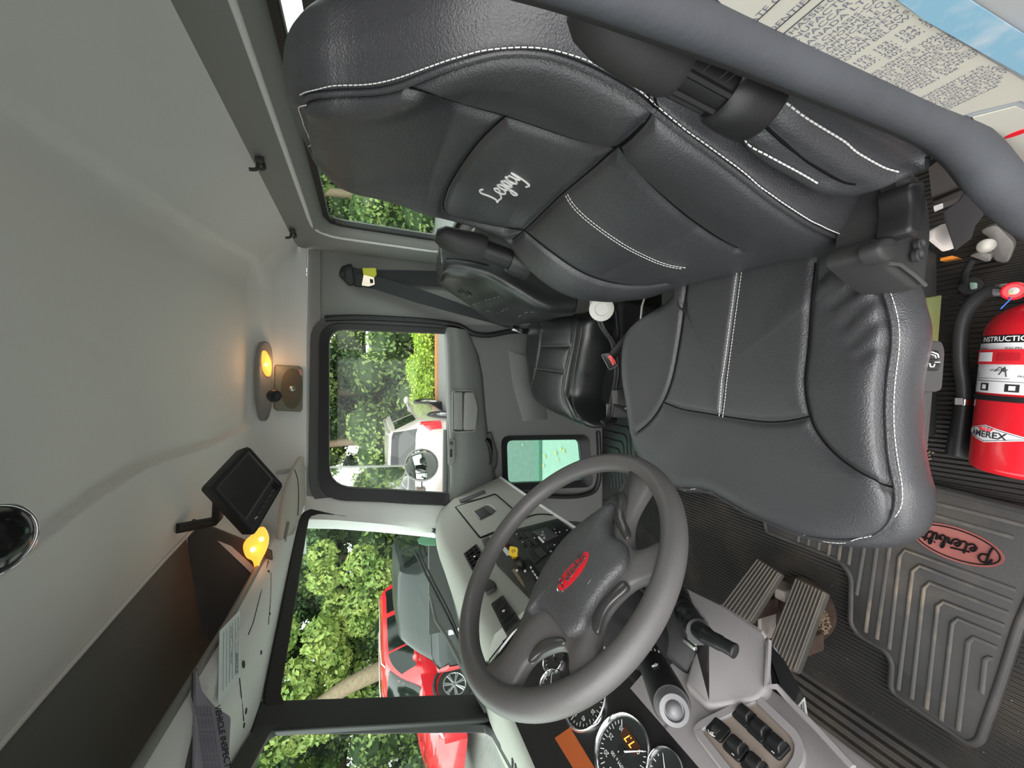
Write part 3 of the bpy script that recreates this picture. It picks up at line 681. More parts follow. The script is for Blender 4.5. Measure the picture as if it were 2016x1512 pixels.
# collar, ribbed neck and dome of the arm
cl = [P(a, b, Y=.24) for a, b in ((1392, 205), (1430, 238), (1490, 250), (1528, 225), (1542, 180), (1500, 160), (1462, 145))]
ax = (P(1500, 230, Y=.24) - P(1320, 110, Y=.24)).normalized()
def arm_ring(px, py, ry, rx, yc=.235):
    c = P(px, py, Y=yc); w = V(0, 1, 0); u = ax.cross(w).normalized(); return [c + u * (cos(t) * rx) + w * (sin(t) * ry) for t in [2 * pi * k / 28 for k in range(28)]]
m = M(); m.loft([arm_ring(1420, 172, .022, .022), arm_ring(1428, 176, .026, .026), arm_ring(1455, 190, .028, .028), arm_ring(1490, 208, .029, .029), arm_ring(1498, 212, .026, .026)]); obj('armrest_collar', m, BLKP, seat, smooth=50)
m = M(); m.loft([arm_ring(1430, 176, .019, .019), arm_ring(1320, 116, .019, .019)]); nk = obj('armrest_neck', m, BLKP, seat, smooth=50)
m = M()
for k in (-2.2, -1.4, -.6, .2, 1.0):
    c0 = P(1428, 176, Y=.235); c1 = P(1320, 116, Y=.235); u = ax.cross(NY).normalized(); o_ = (u * cos(k) * -.019 + NY * (sin(k) * .019)); m.tube([c0 + o_, c1 + o_], .003, n=6)
obj('neck_rib', m, BLKP, nk)
m = M(); m.loft([arm_ring(1340, 124, .022, .024), arm_ring(1326, 114, .025, .028), arm_ring(1265, 76, .026, .029), arm_ring(1205, 40, .026, .026), arm_ring(1160, 16, .022, .018), arm_ring(1135, 2, .014, .009)]); obj('armrest_pivot_cover', m, BLKM, seat, smooth=60)
# far side arm: the same parts seen beyond the backrest
def arm_ring2(px, py, ry, rx, yc=.84):
    c = P(px, py, Y=yc); w = V(0, 1, 0); u = ax.cross(w).normalized(); return [c + u * (cos(t) * rx) + w * (sin(t) * ry) for t in [2 * pi * k / 24 for k in range(24)]]
m = M(); m.loft([arm_ring2(858, 462, .02, .012), arm_ring2(872, 466, .03, .022), arm_ring2(905, 478, .034, .028), arm_ring2(940, 486, .034, .030), arm_ring2(952, 490, .030, .028)]); obj('armrest_pivot_cover', m, BLKM, seat, smooth=60)
m = M(); m.loft([arm_ring2(945, 489, .024, .023), arm_ring2(1008, 512, .024, .023)]); nk = obj('armrest_neck', m, BLKP, seat, smooth=50)
m = M(); m.loft([arm_ring2(1003, 510, .030, .030), arm_ring2(1014, 514, .033, .033), arm_ring2(1040, 524, .033, .033)]); obj('armrest_collar', m, BLKP, seat, smooth=50)
# embroidered script on the backrest
GLY = {  # cursive strokes, unit x-height = 1
 'L': (1.25, [[(.9, 1.75), (.55, 1.95), (.25, 1.7), (.3, 1.0), (.25, .3), (.0, .05), (.35, .05), (.8, 0), (1.2, .25)]]),
 'P': (1.35, [[(.35, 1.95), (.3, 1.2), (.2, .4), (.05, -.25)], [(-.1, 1.3), (.1, 1.95), (.8, 2.05), (1.1, 1.5), (.8, .95), (.35, .9)]]),
 'e': (.85, [[(.0, .35), (.4, .5), (.65, .8), (.4, 1.0), (.15, .7), (.2, .2), (.5, .0), (.9, .3)]]),
 't': (.7, [[(.35, 1.7), (.25, .9), (.2, .3), (.4, 0), (.75, .3)], [(-.1, 1.25), (.8, 1.3)]]),
 'T': (.7, [[(.35, 1.7), (.25, .9), (.2, .3), (.4, 0), (.9, .2)], [(-.2, 1.25), (1.7, 1.5)]]),
 'r': (.75, [[(0, .2), (.2, 1.0), (.25, .75), (.5, .9), (.45, .2), (.8, .25)]]),
 'b': (.8, [[(.0, .4), (.35, 1.5), (.3, 1.95), (.1, 1.5), (.1, .3), (.35, 0), (.6, .35), (.45, .75), (.85, .65)]]),
 'i': (.5, [[(.05, .3), (.2, 1.0), (.15, .25), (.3, 0), (.55, .3)], [(.28, 1.4), (.34, 1.5)]]),
 'l': (.55, [[(.0, .3), (.4, 1.5), (.3, 1.95), (.15, 1.5), (.12, .3), (.3, 0), (.6, .3)]]),
 'g': (.85, [[(.6, .85), (.3, 1.0), (.08, .5), (.3, .1), (.6, .5), (.65, .95), (.6, 0), (.45, -.75), (.1, -.6), (.3, -.2), (.9, .25)]]),
 'a': (.85, [[(.6, .85), (.3, 1.0), (.08, .5), (.3, .05), (.58, .5), (.63, .95), (.6, .3), (.9, .2)]]),
 'c': (.75, [[(.6, .85), (.35, 1.0), (.1, .5), (.3, .0), (.8, .3)]]),
 'y': (.8, [[(.1, .95), (.15, .3), (.4, .1), (.6, .9), (.6, 0), (.4, -.75), (-.1, -.7)]])}
def script(text, o, right, up, h, thick, slant=.25, lift=None, bvh=None, flat=1.0):
    """handwriting laid out from o along right; h = x-height"""
    m = M(); x = 0; right = right.normalized(); up = up.normalized(); nn = right.cross(up)
    for ch in text:
        adv, strokes = GLY[ch]
        for st in strokes:
            pts = [o + right * ((x + a + b * slant) * h) + up * (b * h) for a, b in st]; pts = cr_spline(pts, 5) if len(pts) > 2 else pts
            if bvh:
                q = []
                for p in pts:
                    hit = bvh.find_nearest(p)
                    if hit[0] is not None:
                        n_ = hit[1] if hit[1].dot(V(0, 0, CZ) - hit[0]) > 0 else -hit[1]; q.append(hit[0] + n_ * (lift or .0005))
                pts = q
            m.tube(pts, thick, n=6)
        x += adv
    m.width = x * h; return m
o_ = cast(bb, 980, 398); r_ = cast(bb, 1030, 350); u_ = cast(bb, 972, 370)
rt = r_ - o_; w_ = sum(GLY[c][0] for c in 'Legacy'); upv = (u_ - o_); upv = upv - rt.normalized() * upv.dot(rt.normalized())
m = script('Legacy', o_, rt, upv, rt.length / w_, .0018, .15, .0006, bb); obj('embroidered_name', m, STITCH, backrest)

# ================= PASSENGER SEAT =================
ps = thing('passenger_seat', 'smaller worn black leather passenger seat against the far door', 'seat', (.1, 1.4, 0))
nearE = [(868, 552, 1.20), (877, 542, 1.18), (915, 545, 1.16), (957, 554, 1.15), (1010, 582, 1.13), (1076, 617, 1.12), (1131, 619, 1.12)]
farE = [(862, 557, 1.40), (880, 572, 1.44), (913, 594, 1.48), (957, 625, 1.50), (996, 640, 1.50), (1056, 634, 1.46), (1110, 622, 1.42)]
A_ = [P(a, b, Y=y) for a, b, y in nearE]; B_ = [P(a, b, Y=y) for a, b, y in farE]
loops = []
for a, b in zip(A_, B_):
    mid_ = a.lerp(b, .5); th = .11
    loops.append(cr_spline([a, mid_ + V(.0, 0, 0), b, b + V(.04, .02, 0), b + V(th, 0, .0), a + V(th + .03, .02, 0), a + V(th * .5, -.02, 0)], 6, True))
fine = [cr_spline([L[j] for L in loops], 8) for j in range(len(loops[0]))]
L2 = [[fine[j][k] for j in range(len(fine))] for k in range(len(fine[0]))]
c0 = sum(L2[0], Vector()) / len(L2[0]) + V(0, 0, .012)
L2 = [[c0 + (p - c0) * .3 for p in L2[0]], [c0 + (p - c0) * .75 - V(0, 0, .004) for p in L2[0]]] + L2
m = M(); m.loft(L2); pb = bvh_of(m); pb0 = pb
q1 = S(pb, cpx(560, 300, 2.52, [(800, 610), (870, 590), (1000, 640), (1100, 700), (1200, 770), (1300, 805), (1430, 808)]))
q2 = S(pb, cpx(560, 300, 2.52, [(930, 760), (1070, 720)])); q3 = S(pb, cpx(560, 300, 2.52, [(900, 745), (960, 775), (1050, 805), (1100, 780), (1180, 765)])); q4 = S(pb, cpx(560, 300, 2.52, [(1150, 830), (1200, 800), (1240, 800)]))
m = groove(m, [q1, q2, q3, q4], .004, .008)
pbk = obj('backrest', m, LEATHO, ps, smooth=75); pb = bvh_of(m)
m = M(); [m.tube(sink(q, pb0, .0052), .0016, n=5) for q in (q2, q3, q4) if len(q) > 2]; obj('seam_line', m, mat('worn_seam', (.12, .12, .12), .6), pbk)
ec = cast(pb, 914, 575); en = pb.find_nearest(ec)[1]; en = en if en.dot(V(0, 0, CZ) - ec) > 0 else -en
e1 = (cast(pb, 926, 570) - ec).normalized(); e2 = en.cross(e1)
m = M(); m.tube([ec + en * .001 + e1 * (cos(t) * .026) + e2 * (sin(t) * .026) for t in [2 * pi * k / 28 for k in range(28)]], .0022, n=6, closed=True)
m.tube([ec + en * .001 + e1 * a + e2 * b for a, b in ((-.015, -.006), (-.005, .008), (.004, -.004), (.014, .008))], .0022, n=6); m.tube([ec + en * .001 + e1 * a + e2 * b for a, b in ((-.012, -.014), (.013, -.006))], .002, n=6)
obj('embossed_logo', m, LEATHO, pbk, smooth=60)
m = M(); rows = [[a + V(.045, -.026, .0), a + V(.10, -.012, 0), a + V(.145, .02, 0)] for a in A_[:4]]; m.slab(rows, (.01, .02, 0)); obj('backrest_carpet_edge', m, FABR, pbk, smooth=60)
# cushion
pe = [(1046, 628), (1090, 622), (1136, 622), (1138, 660), (1128, 720), (1120, 780), (1140, 836), (1100, 822), (1062, 802), (1044, 780), (1036, 730), (1032, 690), (1036, 650)]
ZP = CZ - .70
EP = resample(cr_spline([P(a, b, Z=ZP + (-.01 if a < 1060 else 0)) for a, b in pe], 8, True), 200, True)
cp_ = sum(EP, Vector()) / len(EP); loops = []
for t in [.02] + [i / 60 for i in range(1, 54)] + [.92, .95, .98, 1.0]:
    loops.append([V(*(cp_.lerp(p, t).xy), ZP + .03 * sqrt(max(0, 1 - max((t - .7) / .3, 0) ** 2)) - .03 + (.012 if False else 0)) for p in EP])
for k, dz in ((1.02, -.006), (1.05, -.03), (1.05, -.07), (1.03, -.11), (.97, -.135), (.8, -.14)): loops.append([V(cp_.x + (p.x - cp_.x) * k, cp_.y + (p.y - cp_.y) * k, ZP - .03 + dz) for p in EP])
m = M(); m.loft(loops); qb = bvh_of(m); qb0 = qb
s1 = S(qb, cpx(560, 300, 2.52, [(1480, 810), (1470, 900), (1450, 1000), (1430, 1130), (1430, 1230), (1470, 1350)]))
s2 = S(qb, cpx(560, 300, 2.52, [(1270, 840), (1265, 960), (1240, 1090), (1210, 1180)])); s3 = S(qb, cpx(560, 300, 2.52, [(1265, 960), (1420, 960)])); s4 = S(qb, cpx(560, 300, 2.52, [(1240, 1072), (1390, 1090)])); s5 = S(qb, cpx(560, 300, 2.52, [(1432, 820), (1420, 950), (1385, 1110), (1380, 1220), (1440, 1340)]))
m = groove(m, [s1, s2, s3, s4, s5], .004, .007); pc = obj('seat_cushion', m, LEATHO, ps, smooth=75); qb = bvh_of(m)
m = M(); [m.tube(sink(q, qb0, .0052), .0015, n=5) for q in (s1, s2, s3, s4) if len(q) > 2]; obj('seam_line', m, MATS['worn_seam'], pc)
m = M(); m.loft([[V(-.12, 1.14, .38), V(-.12, 1.60, .38), V(.30, 1.60, .38), V(.30, 1.14, .38)], [V(-.05, 1.2, .02), V(-.05, 1.56, .02), V(.28, 1.56, .02), V(.28, 1.2, .02)]]); obj('seat_base', m, BLKM, ps, bevel=.015)
# side trim with slots below the near side of the cushion
m = M(); m.tube(cr_spline([P(a, b, Y=1.06) for a, b in ((1176, 600), (1184, 640), (1205, 672), (1212, 700), (1214, 740), (1205, 790), (1200, 820), (1186, 832))], 5), .012, n=8, flat=.7); m.tube([P(a, b, Y=1.05) for a, b in ((1214, 612), (1218, 655), (1214, 690))], .006, n=6); obj('side_rail', m, BLKP, ps, smooth=60)
m = M(); m.prism(px_loop(((1216, 768), (1236, 764), (1240, 800), (1216, 796)), .003, 3, Y=1.02), (0, .03, 0), .003); m.prism(px_loop(((1204, 795), (1246, 806), (1248, 822), (1204, 822)), .003, 3, Y=1.05), (0, .03, 0), .003); obj('rail_bracket', m, DARKP, ps)
m = M(); m.lathe(P(1231, 803, Y=1.045), (0, -1, 0), [(0, .006), (.006, .005), (.007, .001)], 14); obj('bolt', m, STEEL, ps)
# white round lid / cup between the seats
m = M(); c0 = P(1184, 608, Y=.97); m.lathe(c0, (-.35, -.75, .4), [(-.05, .030), (-.01, .034), (0, .036), (.006, .036), (.008, .033), (.009, .020), (.006, .018), (.006, .001)], 36)
cup = thing('lidded_cup', 'off-white cup with ridged lid tucked between the two seat backs', 'cup', c0 - V(0, 0, .05)); obj('lid', m, mat('offwhite_plastic', (.60, .60, .56), .5), cup, smooth=50)
m = M(); m.lathe(c0 - V(-.35, -.75, .4).normalized() * .05, (.35, .75, -.4), [(0, .031), (.08, .026)], 30); obj('cup_body', m, MATS['offwhite_plastic'], cup, smooth=50)
m = M(); m.tube(cr_spline([P(a, b, Y=.9) for a, b in ((1275, 570), (1266, 596), (1263, 612), (1264, 640), (1290, 680))] + [V(.05, .88, .3), V(.05, .88, .004)], 5), .003, n=6); obj('cable', m, MATS['offwhite_plastic'], label='thin white cable standing between driver seat and centre gap', cat='cable')

# ================= DASHBOARD =================
R_ = lambda x, y, zr: V(x, y, CZ + zr)
dash = thing('dashboard', 'grey truck dashboard with black centre stack, vents and round gauges', 'dashboard', (-.6, .95, .6))
def base_x(y): return -.905 + .205 * min(max((abs(y - 1.0) - .045) / .70, 0), 1)
def sec(y):
    e = max(0, (y - 1.40) / .38) ; e = e * e
    return [R_(base_x(y) - .05, y, -.315), R_(base_x(y) + .03, y, -.296 - .0 * e), R_(-.68, y, -.262 - .03 * e), R_(-.62, y, -.258 - .04 * e), R_(-.578, y, -.275 - .045 * e), R_(-.555, y, -.315 - .035 * e), R_(-.53, y, -.37 - .01 * e), R_(-.49, y, -.49), R_(-.452, y, -.600), R_(-.46, y, -.612), R_(-.56, y, -.63), R_(-.75, y, -.60)]
ys = [.845, .9, 1.0, 1.1, 1.2, 1.3, 1.4, 1.5, 1.6, 1.68, 1.73, 1.765]
m = M(); rows = [sec(y) for y in ys]; c_ = [V(p.x - .02, p.y + .012, p.z - .012) for p in sec(1.765)]; rows.append(c_); rows.append([V(p.x - .06, 1.782, p.z - .04) for p in sec(1.765)])
m.slab(rows, (-.02, 0, -.02)); obj('dash_body', m, DASHG, dash, smooth=50)
# driver's part: hood over the cluster
def sec2(y):
    return [R_(base_x(y) - .05, y, -.315), R_(base_x(y) + .02, y, -.296), R_(-.70, y, -.262), R_(-.665, y, -.256), R_(-.640, y, -.262), R_(-.632, y, -.276), R_(-.640, y, -.290)]
m = M(); m.slab([sec2(y) for y in (.18, .3, .45, .6, .75, .86)], (-.012, 0, -.014)); obj('cluster_hood', m, DASHG, dash, smooth=50)
m = M(); 
for k in range(26): y = .30 + k * .018; m.box(R_(base_x(y) + .055, y, -.2835), (.018, .004, .004))
obj('defroster_slots', m, BLKM, dash)
nF = V(.904, 0, .428).normalized(); pF = (R_(-.553, 1, -.315), nF); nD = V(.947, 0, .322).normalized(); pD = (R_(-.53, 1, -.37), nD)
nC = V(1, 0, 1).normalized(); pC = (R_(-.55, .5, -.355), nC); nK = V(.914, 0, .406).normalized(); pK = (R_(-.495, .4, -.41) + nK * .008, nK)
def onp(pl, off): return (pl[0] + pl[1] * off, pl[1])
def plate(pix, pl, th=.006, off=.004, r=.004, bev=.0015, n=4):
    m = M(); m.prism(px_loop(pix, r, n, pl=onp(pl, off + th)), -pl[1] * th, bev); return m
def vent(pix, pl, par, nslat=6, knob=True):
    out = px_loop(pix, .004, 4, pl=onp(pl, .006)); q = [P(a, b, pl=onp(pl, .006)) for a, b in pix]
    v = obj('air_vent', frame(out, inset(out, .005, pl[1]), -pl[1] * .01), BLKM, par, bevel=.0012)
    m = M(); m.prism([p - pl[1] * .006 for p in inset(out, .003, pl[1])], -pl[1] * .002); obj('duct', m, GAP, v)
    m = M()
    for k in range(1, nslat):
        t = k / nslat; a = q[0].lerp(q[3], t); b = q[1].lerp(q[2], t); m.box((a + b) / 2 - pl[1] * .002, ((b - a).length * .94, .0022, .006), ((b - a).normalized(), pl[1].cross((b - a).normalized()), pl[1]))
    for k in range(1, 3):
        t = k / 3; a = q[0].lerp(q[1], t); b = q[3].lerp(q[2], t); m.box((a + b) / 2 - pl[1] * .004, ((b - a).length * .94, .002, .004), ((b - a).normalized(), pl[1].cross((b - a).normalized()), pl[1]))
    obj('louvre', m, BLKM, v, kind='stuff')
    if knob:
        c = sum(q, Vector()) / 4; m = M(); m.lathe(c, pl[1], [(-.002, .0045), (.004, .0045), (.005, .003), (.005, .0005)], 16); obj('slider', m, CHROME, v)
    return v
vent([(966, 1189), (990, 1171), (1024, 1220), (995, 1247)], pF, dash)
vent([(912, 1090), (938, 1070), (962, 1105), (932, 1128)], pF, dash)
# small passenger side slot at the dash end
m = plate([(903, 984), (953, 964), (956, 970), (906, 990)], (R_(-.53, 1.70, -.37), V(.7, -.2, .68).normalized()), .004, -.002, .002); obj('side_defroster_vent', m, BLKM, dash)
# glove box door with latch
m = plate([(898, 997), (975, 975), (1028, 1020), (1010, 1030), (946, 1056)], onp(pD, 0), .006, .001, .006); gb = obj('glove_box_door', m, DASHG, dash); obj('door_gap', M().tube(resample(px_loop([(896, 998), (975, 972), (1031, 1020), (1010, 1033), (945, 1059)], .006, 4, pl=onp(pD, .003)), 80, True), .0022, n=6, closed=True), GAP, gb)
lp = onp(pD, .010)
m = M(); m.prism(px_loop([(932, 1007), (958, 994), (976, 1004), (968, 1012), (944, 1022)], .004, 4, pl=lp), -lp[1] * .003); obj('latch_recess', m, DARKP, gb)
m = M(); m.prism(px_loop([(932, 1007), (952, 998), (966, 1011), (945, 1022)], .002, 3, pl=onp(lp, .002)), -lp[1] * .003, .0008); obj('latch', m, BLKM, gb)
m = M(); m.tube([P(a, b, pl=onp(lp, .001)) for a, b in ((956, 994), (966, 994), (976, 1004))], .0012, n=6); obj('latch_rim', m, HEAD, gb)
m = M(); m.tube([P(a, b, pl=onp(lp, .002)) for a, b in ((932, 1007), (945, 1021))], .0012, n=6); obj('latch_lip', m, HEAD, gb)
m = M(); m.tube(cr_spline([P(a, b, pl=onp(pD, .002)) for a, b in ((1026, 1023), (1050, 1014), (1070, 1012), (1088, 1014))], 4), .002, n=6); obj('dash_crease', m, GAP, dash)
m = M(); m.tube([P(a, b, pl=onp(pD, -.0)) for a, b in ((985, 940), (1057, 990), (1137, 1043))], .006, n=8); obj('lower_edge', m, HEAD, dash, smooth=60)
# rocker on the grey face
m = plate([(953, 1146), (964, 1139), (975, 1146), (975, 1156), (962, 1164), (955, 1166)], pF, .010, .002, .004); obj('ashtray_button', m, BLKM, dash)
m = plate([(948, 1063), (962, 1056), (968, 1066), (955, 1080)], pF, .008, .002, .004); obj('cup_holder_button', m, BLKM, dash)
# black centre stack
stk_px = [(986, 1078), (1012, 1042), (1098, 1020), (1132, 1045), (1150, 1075), (1060, 1205), (1046, 1178), (975, 1105)]
m = plate(stk_px, pD, .010, .002, .006, .002); stack = obj('centre_stack', m, BLKM, dash)
ps_ = onp(pD, .012)
m = plate([(1012, 1047), (1098, 1024), (1127, 1047), (1053, 1109)], ps_, .004, .0, .004, .001); sp = obj('switch_plate', m, BLKP, stack)
pr = onp(ps_, .004)
def sub(name, pix, mt, par, th=.006, off=.0, r=.002, pl=pr, label=None): return obj(name, plate(pix, pl, th, off, r, .001, 3), mt, par, label=label)
C4 = lambda pts: cpx(930, 960, 6.874, pts)
for q in ([(565, 620), (620, 600), (680, 660), (625, 690)], [(640, 630), (690, 605), (745, 660), (695, 685)], [(640, 720), (690, 700), (740, 770), (690, 800)], [(725, 720), (775, 700), (835, 755), (790, 790)], [(785, 665), (870, 640), (905, 745), (840, 770)],
          [(990, 790), (1035, 770), (1065, 815), (1025, 840)], [(1040, 760), (1090, 740), (1120, 790), (1080, 815)], [(1100, 765), (1150, 745), (1180, 790), (1140, 815)], [(1180, 735), (1230, 715), (1260, 760), (1215, 780)], [(1030, 850), (1080, 830), (1110, 870), (1065, 895)], [(1110, 820), (1160, 800), (1190, 840), (1145, 865)]):
    k = sub('rocker_switch', C4(q), BLKP, sp, .004)
sub('gauge_plate', C4([(810, 590), (1000, 530), (1160, 640), (990, 720)]), DARKP, sp, .002)
sub('label_strip', C4([(880, 665), (905, 655), (972, 725), (948, 738)]), WHITEP, sp, .003, label='white label strip')
m = M(); o = P(*C4([(985, 690)])[0], pl=pr); m.lathe(o, nD, [(0, .006), (.003, .006), (.004, .003), (.018, .0028), (.024, .003), (.025, .001)], 14); obj('toggle_switch', m, STEEL, sp, smooth=50)
m = M()
for a, b in ((1130, 610), (1205, 740), (1110, 775), (1062, 862), (1160, 822), (600, 630), (680, 735), (840, 680), (940, 640), (1180, 600), (1280, 575)): m.box(P(*C4([(a, b)])[0], pl=onp(pr, .006)), (.003, .0045, .001), (nD.cross(NY), NY, nD))
obj('switch_mark', m, WHITEP, sp, kind='stuff')
m = M(); o = P(*C4([(1110, 560)])[0], pl=pr); m.lathe(o, nD, [(0, .010), (.008, .008), (.009, .001)], 18); o = P(*C4([(1200, 530)])[0], pl=pr); obj('dial', m, BLKP, sp, smooth=50)
m = M(); fr_ = px_loop(C4([(835, 840), (915, 800), (1000, 890), (915, 935)]), .001, 2, pl=onp(pr, .002)); obj('card_slot', frame(fr_, inset(fr_, .0018, nD), -nD * .003), DARKP, sp)
# yellow parking-brake knob with its label, red knob beside it
kb = P(1014, 1096, pl=ps_); kax = (P(1010, 1083, pl=onp(ps_, .045)) - kb).normalized()
m = M(); m.lathe(kb, kax, [(-.004, .010), (.004, .010), (.004, .0085), (.044, .0085), (.046, .010)], 20); kn = obj('parking_brake_knob', m, mat('yellow_plastic', (.80, .53, .03), .4, spec=.5), stack, smooth=50, label='yellow parking brake knob')
kt = kb + kax * .044; u1 = kax.cross(NY).normalized(); u2 = kax.cross(u1)
sq = rpoly([kt + u1 * a + u2 * b for a, b in ((-.017, 0), (0, -.019), (.017, 0), (0, .019))], .006, 4)
m = M(); m.loft([[kt + (p - kt) * .7 for p in sq], [p + kax * .002 for p in sq], [p + kax * .007 for p in sq], [kt + (p - kt) * .93 + kax * .009 for p in sq]]); obj('knob_head', m, MATS['yellow_plastic'], kn, smooth=50)
m = M(); [m.box(kt + kax * .0094 + u1 * a * .001 + u2 * b * .001, (.001, .009, .0006), (u1, u2, kax)) for a, b in ((-5, 1), (-2, 0), (1, -1), (4, 0))]; obj('knob_print', m, BLACKI, kn)
m = M(); m.lathe(P(996, 1072, pl=ps_), nD, [(0, .006), (.012, .006), (.014, .010), (.018, .011), (.021, .008), (.022, .001)], 18); obj('supply_knob', m, mat('red_plastic', (.45, .01, .02), .35, spec=.6), stack, smooth=50, label='dark red knob')
m = plate([(985, 1078), (992, 1074), (1006, 1090), (998, 1094)], ps_, .001, 0, .0005, 0); obj('brake_label', m, WHITEP, stack)
m = M(); 
for k in range(5): a = P(988 + k * 2.2, 1081 + k * 3.0, pl=onp(ps_, .002)); m.box(a, (.0012, .006, .0004), (nD.cross(NY), NY, nD))
obj('label_print', m, BLACKI, stack)
# radio
m = plate([(1004, 1120), (1040, 1098), (1066, 1135), (1068, 1190), (1050, 1180)], ps_, .006, 0, .002, .001); rd = obj('radio', m, BLKP, stack)
pr2 = onp(ps_, .006)
m = plate([(1008, 1122), (1013, 1119), (1022, 1133), (1030, 1146), (1034, 1158), (1026, 1150)], pr2, .001, 0, .0005, 0); obj('radio_trim', m, mat('bronze_trim', (.22, .16, .11), .4), rd)
m = M(); m.lathe(P(1026, 1113, pl=pr2), nD, [(0, .011), (.010, .010), (.014, .009), (.015, .001)], 20); obj('radio_knob', m, BLKP, rd, smooth=50)
m = M(); [m.lathe(P(a, b, pl=pr2), nD, [(0, .0035), (.003, .0035), (.0035, .001)], 14) for a, b in ((1018, 1124), (1034, 1125))]; obj('radio_button_round', m, WHITEP, rd)
for k, (a, b) in enumerate(((1045, 1117), (1049, 1125), (1053, 1131), (1057, 1137), (1060, 1143))):
    m = M(); m.box(P(a, b, pl=onp(pr2, .001)), (.008, .004, .002), ((P(a + 4, b + 7, pl=pr2) - P(a, b, pl=pr2)).normalized(), nD.cross((P(a + 4, b + 7, pl=pr2) - P(a, b, pl=pr2)).normalized()), nD)); obj('radio_key', m, WHITEP, rd)
# ---- instrument cluster ----
m = M(); m.slab([[R_(-.640, y, -.262), R_(-.632, y, -.272), R_(-.495, y, -.410)] for y in (.16, .5, .84)], -nC * .01); cl = obj('instrument_panel', m, BLKP, dash)
m = M(); m.slab([[R_(-.662, y, -.25), R_(-.632, y, -.262), R_(-.495, y, -.405), R_(-.50, y, -.45), R_(-.60, y, -.45)] for y in (.84, .852)], (0, .001, 0)); obj('panel_end', m, BLKM, dash)
m = M(); m.prism(px_loop([(1092, 1453), (1122, 1432), (1172, 1514), (1145, 1540)], 0, 4, pl=onp(pC, .001)), -nC * .002); obj('message_display', m, mat('amber_display', (.26, .060, .015), .45, emit=(.5, .10, .015), estr=.12), cl, label='orange message display')
uC = nC.cross(NY).normalized()   # along the panel, downwards
if uC.x < 0: uC = -uC
def TXT(txt, o, right, up, h, mt, name, par, th=.0003, bold=False, align='CENTER', shear=0, label=None, curve=None, top=None):
    cu = bpy.data.curves.new('txt', 'FONT'); cu.body = txt; cu.size = 1.0; cu.align_x = align; cu.align_y = 'CENTER'; cu.resolution_u = 3; cu.shear = shear; cu.space_line = .95
    if bold: cu.offset = .02
    t = bpy.data.objects.new('txt', cu); COL.objects.link(t); dg = bpy.context.evaluated_depsgraph_get(); me = t.evaluated_get(dg).to_mesh(); vs = [v.co.copy() for v in me.vertices]; fs = [tuple(p.vertices) for p in me.polygons]
    t.evaluated_get(dg).to_mesh_clear(); bpy.data.objects.remove(t); bpy.data.curves.remove(cu)
    right = right.normalized(); up = (up - right * up.dot(right)).normalized(); nn = right.cross(up); m = M()
    if curve: vs = [curve(v * h) for v in vs]
    else: vs = [o + right * (v.x * h) + up * (v.y * h) for v in vs]
    m.add(vs, fs)
    if par is None and top is None: return m
    return obj(name, m, mt, par, smooth=0, label=label)
FACE = mat('gauge_face', (.02, .024, .024), .35, spec=.5); AMB = mat('amber_digits', (.9, .25, .03), .5, emit=(1, .28, .03), estr=2.2)
def gauge(cpix, r, nums, needle, a0, a1, digits=None, ticks=18, name='gauge'):
    c = P(*cpix, pl=onp(pC, .004)); g = obj(name, M().lathe(c, nC, [(-.004, r * .96), (0, r * .96)], 40), FACE, cl)
    m = M(); m.lathe(c, nC, [(-.006, r * 1.08), (.004, r * 1.08), (.007, r * 1.03), (.004, r * .96), (-.002, r * .95)], 48); m.f = m.f[:-2]; obj('chrome_bezel', m, CHROME, g, smooth=50)
    up = -uC; rt = up.cross(nC) * -1
    rt = NY if nC.cross(NY).dot(-uC) < 0 else NY
    m = M()
    for k in range(ticks + 1):
        a = radians(a0 + (a1 - a0) * k / ticks); d_ = rt * cos(a) + up * sin(a); L = .16 if k % 3 == 0 else .09
        m.box(c + nC * .0012 + d_ * r * (.88 - L / 2), (L * r, .0010, .0005), (d_, nC.cross(d_), nC))
    obj('dial_mark', m, WHITEP, g, kind='stuff')
    for k, s in enumerate(nums):
        if not s: continue
        a = radians(a0 + (a1 - a0) * k / (len(nums) - 1)); d_ = rt * cos(a) + up * sin(a); TXT(s, c + nC * .0013 + d_ * r * .62, rt, up, r * .20, WHITEP, 'dial_number', g)
    a = radians(needle); d_ = rt * cos(a) + up * sin(a); m = M(); m.tube([c + nC * .003 - d_ * r * .12, c + nC * .003 + d_ * r * .8], [r * .035, r * .012], n=6); obj('needle', m, WHITEP, g)
    m = M(); m.lathe(c, nC, [(0, r * .14), (.004, r * .12), (.005, .001)], 18); obj('needle_hub', m, BLKP, g)
    if digits:
        o = c - up * r * .42 ; m = M(); m.box(o + nC * .0008, (r * .8, r * .34, .001), (rt, up, nC)); obj('digit_window', m, mat('digit_window_brown', (.06, .02, .01), .4), g); TXT(digits, o + nC * .0018, rt, up, r * .32, AMB, 'digits', g)
    return g, rt, up, c
gauge((1092, 1298), .026, ['', ''], -42, 200, -20, None, 10, 'small_gauge'); gauge((1086, 1352), .026, ['', ''], -42, 200, -20, None, 10, 'small_gauge')
gauge((1152, 1378), .043, ['0', '20', '40', '60', '80', '100', '120'], 225, 225, -45, '80.2', 24, 'speedometer')
g, rt, up, c = gauge((1226, 1482), .045, ['0', '5', '10', '15', '20', '25', '30'], 225, 225, -45, '7.7', 30, 'rev_counter')
TXT('RPM x 100', c + nC * .0013 + up * .45 * .045 * -0 + up * .012, rt, up, .0065, WHITEP, 'dial_text', g)
gauge((1312, 1524), .026, ['', ''], -42, 200, -20, None, 10, 'small_gauge')
